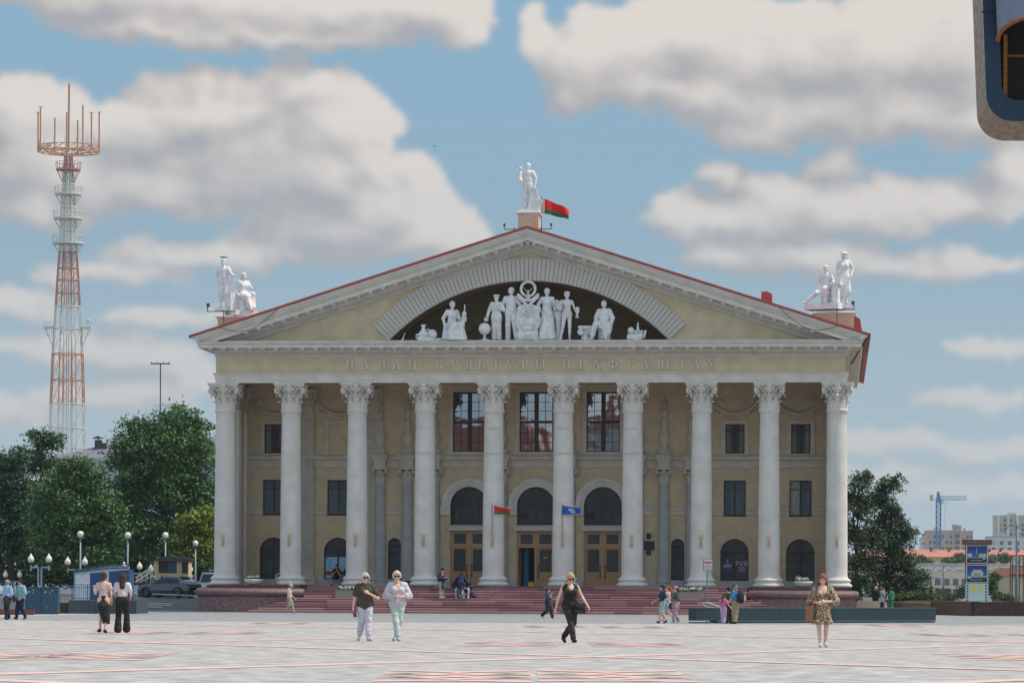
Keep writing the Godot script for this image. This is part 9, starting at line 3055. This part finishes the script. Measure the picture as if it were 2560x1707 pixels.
	# --- three at the parapet
	q = figure({"label": "girl in pink with a very long ponytail and a headband at the teal parapet", "at": ground_at(1809, 1560.5), "yaw": 150, "h": 1.22, "hair": hair_brown, "hair_kind": "pony", "top": pink, "loose": 0.03, "sleeve": 0.8, "hem": 0.84, "legs": dye("lilac_cloth", 0.50, 0.36, 0.55), "leg_loose": 0.035, "leg_flare": 0.03, "shoes": white, "cell": 0.028, "j": walk(0.3, {"wl": Vector3(0.2, 0.92, 0.16), "wr": Vector3(-0.40, 1.02, 0.06), "er": Vector3(-0.29, 1.16, 0.0)})})
	q = figure({"label": "person in a dark green top and black cap behind the backpack wearer", "at": ground_at(1822, 1559), "yaw": -160, "h": 1.52, "male": true, "hair": hair_black, "hair_kind": "short", "hat": black, "top": dye("olive_cloth", 0.030, 0.055, 0.018), "loose": 0.028, "sleeve": 0.8, "hem": 0.84, "legs": black, "leg_loose": 0.035, "shoes": black, "cell": 0.028, "hp": 22, "j": {}})
	q = figure({"label": "man in a blue shirt, khaki trousers and cap wearing a black backpack", "at": ground_at(1839, 1560), "yaw": -122, "h": 1.62, "male": true, "fat": 1.08, "hair": hair_grey, "hair_kind": "short", "hat": navy, "top": dye("shirt_azure", 0.05, 0.25, 0.58), "loose": 0.03, "sleeve": 0.7, "hem": 0.86, "legs": tan, "leg_loose": 0.04, "leg_end": 1.85, "shoes": black, "hp": 24, "cell": 0.026, "skin": M.skin_tan,
		"j": {"el": Vector3(0.24, 1.12, 0.06), "wl": Vector3(0.18, 0.98, 0.26), "er": Vector3(-0.24, 1.12, 0.06), "wr": Vector3(-0.12, 1.0, 0.26), "al": Vector3(0.14, 0.085, -0.06), "ar": Vector3(-0.12, 0.085, 0.06)}})
	var bp := B.new().smooth()
	bp.ball(Vector3(0, 1.20, -0.26), Vector3(0.19, 0.30, 0.15), 12)
	bp.ball(Vector3(0, 1.08, -0.36), Vector3(0.14, 0.15, 0.09), 10)
	for s in [-1.0, 1.0]:
		bp.tube([Vector3(s * 0.12, 1.42, -0.22), Vector3(s * 0.13, 1.48, -0.05), Vector3(s * 0.14, 1.38, 0.13), Vector3(s * 0.16, 1.15, 0.12), Vector3(s * 0.15, 1.02, -0.16)], [0.022], 5)
	var bpm := held(q, "backpack", bp, black, "black backpack on the man in the blue shirt at the teal parapet", "backpack")
	part("bottle", B.new().lathe([Vector2(0, 1.02), Vector2(0.035, 1.02), Vector2(0.035, 1.22), Vector2(0.02, 1.26), Vector2(0, 1.27)], 8, 0, TAU, Vector3(0.0, 0, -0.46)), lilac, bpm)
	# --- four women at the right
	var D2 := 217.0
	for e in [[2191, "blond woman in a dark navy dress, leftmost of the four women", hair_blond, dye("dress_ink", 0.012, 0.02, 0.045), 150.0, "bob", 1.74], [2203, "red-haired woman in a grey-blue jacket carrying a white shoulder bag", hair_auburn, dye("jacket_blue", 0.22, 0.36, 0.50), 165.0, "bob", 1.72], [2213, "pale woman facing us in a patterned top and lilac skirt between blue and green", hair_black, petrol, -10.0, "short", 1.66], [2230, "woman in an emerald green trouser suit, rightmost of the four", hair_brown, green, -120.0, "bob", 1.70]]:
		var g := at(e[0], 1500, D2)
		g.y = 0
		g.z -= 0.6 if e[0] == 2213 else 0.0
		var sp := {"label": e[1], "at": g, "yaw": e[4], "h": e[6], "fat": 1.06, "hair": e[2], "hair_kind": e[5], "top": e[3], "loose": 0.03, "sleeve": 1.3 if e[0] != 2213 else 0.6, "hem": 0.85, "legs": e[3], "shoes": black, "cell": 0.032, "j": {"el": Vector3(0.26, 1.13, 0.05), "wl": Vector3(0.18, 1.0, 0.24)}}
		if e[0] == 2213 or e[0] == 2191:
			sp["skirt"] = dye("skirt_lilac", 0.42, 0.40, 0.66) if e[0] == 2213 else e[3]
			sp["skirt_caps"] = [capsule("x", Vector3(0, 0.98, 0), Vector3(0, 0.42, 0), 0.15, 0.23, 0.03, Vector3(1, 1, 1.2))]
			sp["skirt_cuts"] = [[D, -0.36]]
		if e[0] == 2203:
			sp.legs = dye("plum_cloth", 0.06, 0.02, 0.10)
		q = figure(sp)
		if e[0] == 2203:
			held(q, "shoulder_bag", bag_shape(0.34, 0.28, 0.10, [Vector3(0.0, 0.28, 0), Vector3(-0.05, 0.50, 0.02), Vector3(-0.10, 0.66, 0.06)], 0.018), rubber_white, "white shoulder bag on the back of the red-haired woman in grey-blue", "bag", Transform3D(Basis(), Vector3(-0.08, 0.76, -0.24)))
	# --- a man by the booth
	var gb := at(480, 1460, 276)
	q = figure({"label": "bald man in dark clothes standing between the dark car and the white van", "at": Vector3(gb.x, 0.83, gb.z), "yaw": 160, "h": 1.74, "male": true, "top": navy, "loose": 0.028, "sleeve": 1.6, "hem": 0.84, "legs": black, "shoes": black, "cell": 0.034, "skin": M.skin_tan})

func func_at(x: float, y: float) -> Vector3:      # on the landing of the steps
	var p := at(x, y, 204.2)
	p.y = 0.9055
	return p

func flag(label: String, at_: Vector3, turn: float, w: float, h: float, staff: float, m: Material, sag: float) -> void:
	var o := thing("flag", label, "flag", at_, turn)
	part("staff", B.new().bar(Vector3(0, -staff, 0), Vector3(0, h * 0.5 + 0.12, 0), 0.035), M.frame_black, o)
	var b := B.new().smooth()
	var n := 18
	var k := 8
	var pt := []
	for i in n + 1:
		var row := []
		for j in k + 1:
			var u := float(i) / n
			var v := float(j) / k
			var fold := 0.20 * w * u * sin(u * 7.5 + v * 2.2) * (0.4 + 0.6 * u)
			row.append([Vector3(w * u * 0.94, h * (v - 0.5) * (1.0 - 0.35 * u) - sag * u * (0.4 + 0.6 * u) + 0.03 * h * sin(u * 9), fold), Vector2(u, 1.0 - v)])
		pt.append(row)
	for i in n:
		for j in k:
			var q := [pt[i][j], pt[i + 1][j], pt[i + 1][j + 1], pt[i][j + 1]]
			for t in [[0, 2, 1], [0, 3, 2]]:
				for e in t:
					b.st.set_uv(q[e][1])
					b.st.add_vertex(q[e][0])
	part("cloth", b, m, o)

func flag_mat(called: String, kind: int) -> StandardMaterial3D:
	var im := Image.create_empty(120, 60, false, Image.FORMAT_RGB8)
	if kind == 0:
		im.fill_rect(Rect2i(0, 0, 120, 40), Color(0.78, 0.09, 0.12))
		im.fill_rect(Rect2i(0, 40, 120, 20), Color(0.10, 0.42, 0.20))
		im.fill_rect(Rect2i(0, 0, 13, 60), Color(0.9, 0.88, 0.88))
		for r in 15:
			for c in 3:
				im.fill_rect(Rect2i(1 + c * 4 + (r % 2), r * 4 + 1, 2 + (r + c) % 2, 2), Color(0.75, 0.1, 0.12))
	else:
		im.fill(Color(0.05, 0.30, 0.66))
		var w := Color(0.85, 0.9, 0.93)
		for q in [[40, 14, 6, 14], [40, 24, 20, 5], [54, 12, 6, 34], [60, 12, 16, 5], [66, 22, 12, 5], [64, 32, 18, 5], [64, 32, 5, 16], [78, 32, 5, 16], [64, 44, 18, 5], [74, 18, 5, 6]]:
			im.fill_rect(Rect2i(q[0], q[1], q[2], q[3]), w)
	var m := mat(called, Color.WHITE, 0.8)
	m.albedo_texture = ImageTexture.create_from_image(im)
	m.backlight_enabled = true
	m.backlight = Color(0.25, 0.25, 0.25)
	return m

func bird(label: String, at_: Vector3, s: float, turn: float, m: Material, flying: bool) -> void:
	var o := thing("bird", label, "bird", at_, turn)
	var b := B.new().smooth()
	b.tube([Vector3(-0.5, 0.02, 0) * s, Vector3(-0.36, 0.06, 0) * s, Vector3(-0.1, 0.02, 0) * s, Vector3(0.25, 0.03, 0) * s, Vector3(0.55, 0.02, 0) * s], [0.02 * s, 0.09 * s, 0.13 * s, 0.08 * s, 0.01 * s], 7)
	part("body", b, m, o)
	for k in [-1.0, 1.0]:
		var w := B.new()
		if flying:
			w.tri(Vector3(-0.2, 0.05, k * 0.08) * s, Vector3(0.12, 0.05, k * 0.08) * s, Vector3(0.35, 0.25, k * 0.95) * s)
			w.tri(Vector3(0.12, 0.052, k * 0.08) * s, Vector3(-0.2, 0.052, k * 0.08) * s, Vector3(0.35, 0.252, k * 0.95) * s)
		else:
			w.smooth().ball(Vector3(0.12, 0.05, k * 0.1) * s, Vector3(0.4, 0.09, 0.05) * s, 8)
		part("wing", w, m, o)
	if not flying:
		part("leg", B.new().bar(Vector3(0, -0.25, 0) * s, Vector3(0, 0, 0), 0.03 * s), m, o)

func flowers(parent: Node3D, hw: float, hd: float, y: float, n: int, seed_: int) -> void:
	var rg := RandomNumberGenerator.new()
	rg.seed = seed_
	var g := B.new()
	var w := B.new()
	for k in n:
		var p := Vector3(rg.randf_range(-hw, hw), y + rg.randf() * 0.14, rg.randf_range(-hd, hd))
		var a := rg.randf() * TAU
		g.bar(Vector3(p.x, y - 0.05, p.z), p + Vector3(cos(a) * 0.08, 0, sin(a) * 0.08), 0.05)
		if k % 2 == 0:
			w.ball(p + Vector3(0, 0.07, 0), Vector3(0.055, 0.04, 0.055), 6)
	part("leaves", g, dye("flower_leaf", 0.05, 0.11, 0.02), parent)
	part("blossoms", w, M.kiosk_white, parent)

func small_things() -> void:
	var fm := flag_mat("flag_red_green", 0)
	# the flags stand in the holders of the two middle columns and behind the apex statue
	flag("red and green flag flying from the holder on the fifth column", P.transform * Vector3(-2.14, 6.30, 0.79), PALACE_TURN + 0.1, 1.18, 0.50, 1.6, fm, 0.16)
	flag("blue flag with a white emblem on the sixth column", P.transform * Vector3(2.14, 6.28, 0.79), PALACE_TURN + 0.05, 1.20, 0.52, 1.6, flag_mat("flag_blue", 1), 0.06)
	flag("large red and green flag behind the statue at the roof's peak", P.transform * Vector3(0.60, 25.0, -1.6), PALACE_TURN, 1.80, 0.95, 2.2, fm, 0.55)
	mat("gull_grey", lin(0.20, 0.22, 0.30), 0.8)
	bird("grey gull perched on the head of the left corner statue", P.transform * Vector3(-18.95, 21.83, -0.3), 0.5, 0.2, M.gull_grey, false)
	bird("dark swift flying in the blue gap left of the apex statue", at(1086, 366, 120), 0.16, 1.2, M.plaque_black, true)
	bird("tiny dark bird low over the left roof slope", at(973, 612, 190), 0.12, 0.6, M.plaque_black, true)
	bird("tiny dark bird high over the right roof slope", at(1810, 627, 200), 0.10, 2.0, M.plaque_black, true)
	# stone planters
	mat("planter_stone", lin(0.36, 0.33, 0.31), 0.9, noises.speck, 0.5)
	mat("bowl_stone", lin(0.62, 0.60, 0.56), 0.85, noises.soft, 1.0)
	for q in [[-10.6, "granite box planter of white flowers behind the speckled-top woman"], [10.05, "granite box planter with white flowers on the steps by the station sign"]]:
		var o := thing("box_planter", q[1], "planter", P.transform * Vector3(q[0], 0.906, 3.25), PALACE_TURN, "granite box planters")
		part("box", B.new().box(Vector3(-0.75, 0, -0.26), Vector3(0.75, 0.44, 0.26)), M.planter_stone, o)
		part("rim", B.new().box(Vector3(-0.77, 0.441, -0.28), Vector3(0.77, 0.47, 0.28)), M.planter_stone, o)
		flowers(o, 0.7, 0.2, 0.48, 70, int(q[0] * 10))
	for q in [[-16.65, "white bowl planter of white flowers between the first two columns"], [16.75, "white bowl planter of white flowers beside the long-haired woman's head"]]:
		var o := thing("bowl_planter", q[1], "planter", P.transform * Vector3(q[0], 1.661, 1.75), PALACE_TURN, "white bowl planters")
		part("bowl", B.new().smooth().lathe([Vector2(0, 0), Vector2(0.22, 0.0), Vector2(0.42, 0.10), Vector2(0.55, 0.26), Vector2(0.57, 0.36), Vector2(0.52, 0.36), Vector2(0.46, 0.30), Vector2(0, 0.28)], 26), M.bowl_stone, o)
		flowers(o, 0.36, 0.36, 0.36, 50, int(q[0]))
	mat("wicker", lin(0.46, 0.31, 0.17), 0.8, noises.grain, 0.4)
	for q in [[-15.35, 0.4, "tan barrel-shaped litter bin beside the second column"], [16.45, 0.3, "tan barrel-shaped litter bin behind the right bowl planter"]]:
		var o := thing("litter_bin", q[2], "bin", P.transform * Vector3(q[0], 1.661, q[1]), PALACE_TURN, "tan litter bins")
		part("barrel", B.new().smooth().lathe([Vector2(0, 0), Vector2(0.19, 0.0), Vector2(0.21, 0.2), Vector2(0.19, 0.4), Vector2(0.17, 0.42)], 18), M.wicker, o)
		var h := B.new().smooth()
		h.x = Transform3D(Basis(Vector3.RIGHT, 1.1), Vector3(0, 0.52, 0.0))
		h.lathe([Vector2(0.13, 0.08), Vector2(0.17, 0.10), Vector2(0.20, 0.04), Vector2(0.20, -0.08), Vector2(0.12, -0.16), Vector2(0, -0.17)], 18)
		part("hood", h, M.wicker, o)
		var hole := B.new()
		hole.x = h.x
		hole.lathe([Vector2(0.13, 0.075), Vector2(0, 0.02)], 16)
		part("mouth", hole, M.rust_brown, o)
	for q in [[-7.42, "dark bag left at the foot of the fourth column", Vector3(0.34, 0.30, 0.25), "black_cloth"], [-6.95, "brown bag left at the foot of the fourth column", Vector3(0.26, 0.26, 0.2), "rust_brown"], [-7.8, "purple bag left near the narrow window at the porch", Vector3(0.24, 0.32, 0.2), "plum_cloth"]]:
		var b := B.new().box(Vector3(-q[2].x / 2, 0, -q[2].z / 2), Vector3(q[2].x / 2, q[2].y, q[2].z / 2)).tube([Vector3(-0.08, q[2].y, 0), Vector3(0, q[2].y + 0.1, 0), Vector3(0.08, q[2].y, 0)], [0.015], 5)
		var o := part("bag", b, M[q[3]])
		o.transform = P.transform * Transform3D(Basis(), Vector3(q[0], 1.661, 0.2))
		tag(o, q[1], "bag")
	signal_head()

func signal_head() -> void:      # the back of a signal housing hanging close to the camera
	var d := 12.0
	var s := d / FOCAL
	mat("housing_grey", lin(0.16, 0.20, 0.28), 0.35, noises.soft, 0.3).metallic = 0.3
	mat("housing_blue", lin(0.008, 0.035, 0.075), 0.5, noises.soft, 0.3)
	mat("housing_tan", lin(0.26, 0.20, 0.155), 0.6, noises.patch, 0.4)
	mat("rust", lin(0.30, 0.12, 0.03), 0.8, noises.patch, 0.15)
	mat("inside_dark", lin(0.02, 0.018, 0.018), 0.7)
	var c := at(2600, 150, d)
	var o := thing("signal_housing", "dark rounded street-signal housing with a rusty open lens hood in the top right corner", "traffic light", c)
	var w := 147 * s
	var bot := -153 * s
	var top := 420 * s
	var r := 66 * s
	var ring := func_round(w, bot, top, r, 24 * s)
	var inner := func_round(w - 40 * s, bot + 52 * s, top - 20 * s, r * 0.62, 20 * s)
	var sh := B.new().smooth()
	var n := ring.size()
	for k in n:
		var a: Vector2 = ring[k]
		var b: Vector2 = ring[(k + 1) % n]
		var ai: Vector2 = inner[k]
		var bi: Vector2 = inner[(k + 1) % n]
		sh.flat()
		sh.quad(Vector3(a.x, a.y, 0), Vector3(b.x, b.y, 0), Vector3(bi.x, bi.y, 0.002), Vector3(ai.x, ai.y, 0.002))
		sh.quad(Vector3(ai.x, ai.y, 0.002), Vector3(bi.x, bi.y, 0.002), Vector3(bi.x, bi.y, -0.12), Vector3(ai.x, ai.y, -0.12))
	part("face_frame", sh, M.housing_blue, o)
	var sk := B.new().smooth()
	for k in n:
		var a: Vector2 = ring[k]
		var b: Vector2 = ring[(k + 1) % n]
		var f := 1.06
		sk.quad(Vector3(a.x * f, a.y + (-34 * s if a.y < bot + r * 1.2 else 0.0), -0.16), Vector3(b.x * f, b.y + (-34 * s if b.y < bot + r * 1.2 else 0.0), -0.16), Vector3(b.x, b.y, 0), Vector3(a.x, a.y, 0))
	part("skirt", sk, M.housing_tan, o)
	part("back", B.new().box(Vector3(-w + 36 * s, bot + 48 * s, -0.14), Vector3(w - 36 * s, top, -0.12)), M.inside_dark, o)
	var upper := B.new().smooth()
	var hood := []
	for k in 13:
		var a := PI * k / 12
		hood.append(Vector2(cos(a) * 112 * s, 68 * s + sin(a) * 34 * s - (1 - sin(a)) * 30 * s))
	for k in 12:
		var a: Vector2 = hood[k]
		var b: Vector2 = hood[k + 1]
		upper.quad(Vector3(b.x, b.y, 0.07), Vector3(a.x, a.y, 0.07), Vector3(a.x * 1.06, 300 * s, 0.03), Vector3(b.x * 1.06, 300 * s, 0.03))
	part("upper_shell", upper, M.housing_grey, o)
	var rim := B.new().smooth()
	var rp := []
	for p in hood:
		rp.append(Vector3(p.x, p.y, 0.068))
	rim.tube(rp, [6 * s], 6)
	rim.flat()
	rim.box(Vector3(-88 * s, -132 * s, -0.05), Vector3(-78 * s, 66 * s, -0.02))
	rim.box(Vector3(-78 * s, 12 * s, -0.05), Vector3(90 * s, 16 * s, -0.03))
	part("rusty_frame", rim, M.rust, o)
	part("seam", B.new().box(Vector3(-w, 118 * s, 0.0), Vector3(-w + 40 * s, 121 * s, 0.004)), M.inside_dark, o)
	part("mast", B.new().smooth().tube([Vector3(0.42, -c.y, -0.1), Vector3(0.42, top, -0.1)], [0.06], 12).flat().box(Vector3(0.1, 0.3, -0.12), Vector3(0.42, 0.36, -0.08)), M.housing_grey, o)

func func_round(w: float, bot: float, top: float, r: float, taper: float) -> Array:
	var o := []
	o.append(Vector2(-w - taper * 0.3, top))
	for k in 9:
		var a := PI + PI / 2 * k / 8
		o.append(Vector2(-w + taper * 0.6 + r + cos(a) * r, bot + r + sin(a) * r))
	for k in 9:
		var a := PI * 1.5 + PI / 2 * k / 8
		o.append(Vector2(w - taper * 0.6 - r + cos(a) * r, bot + r + sin(a) * r))
	o.append(Vector2(w + taper * 0.3, top))
	return o
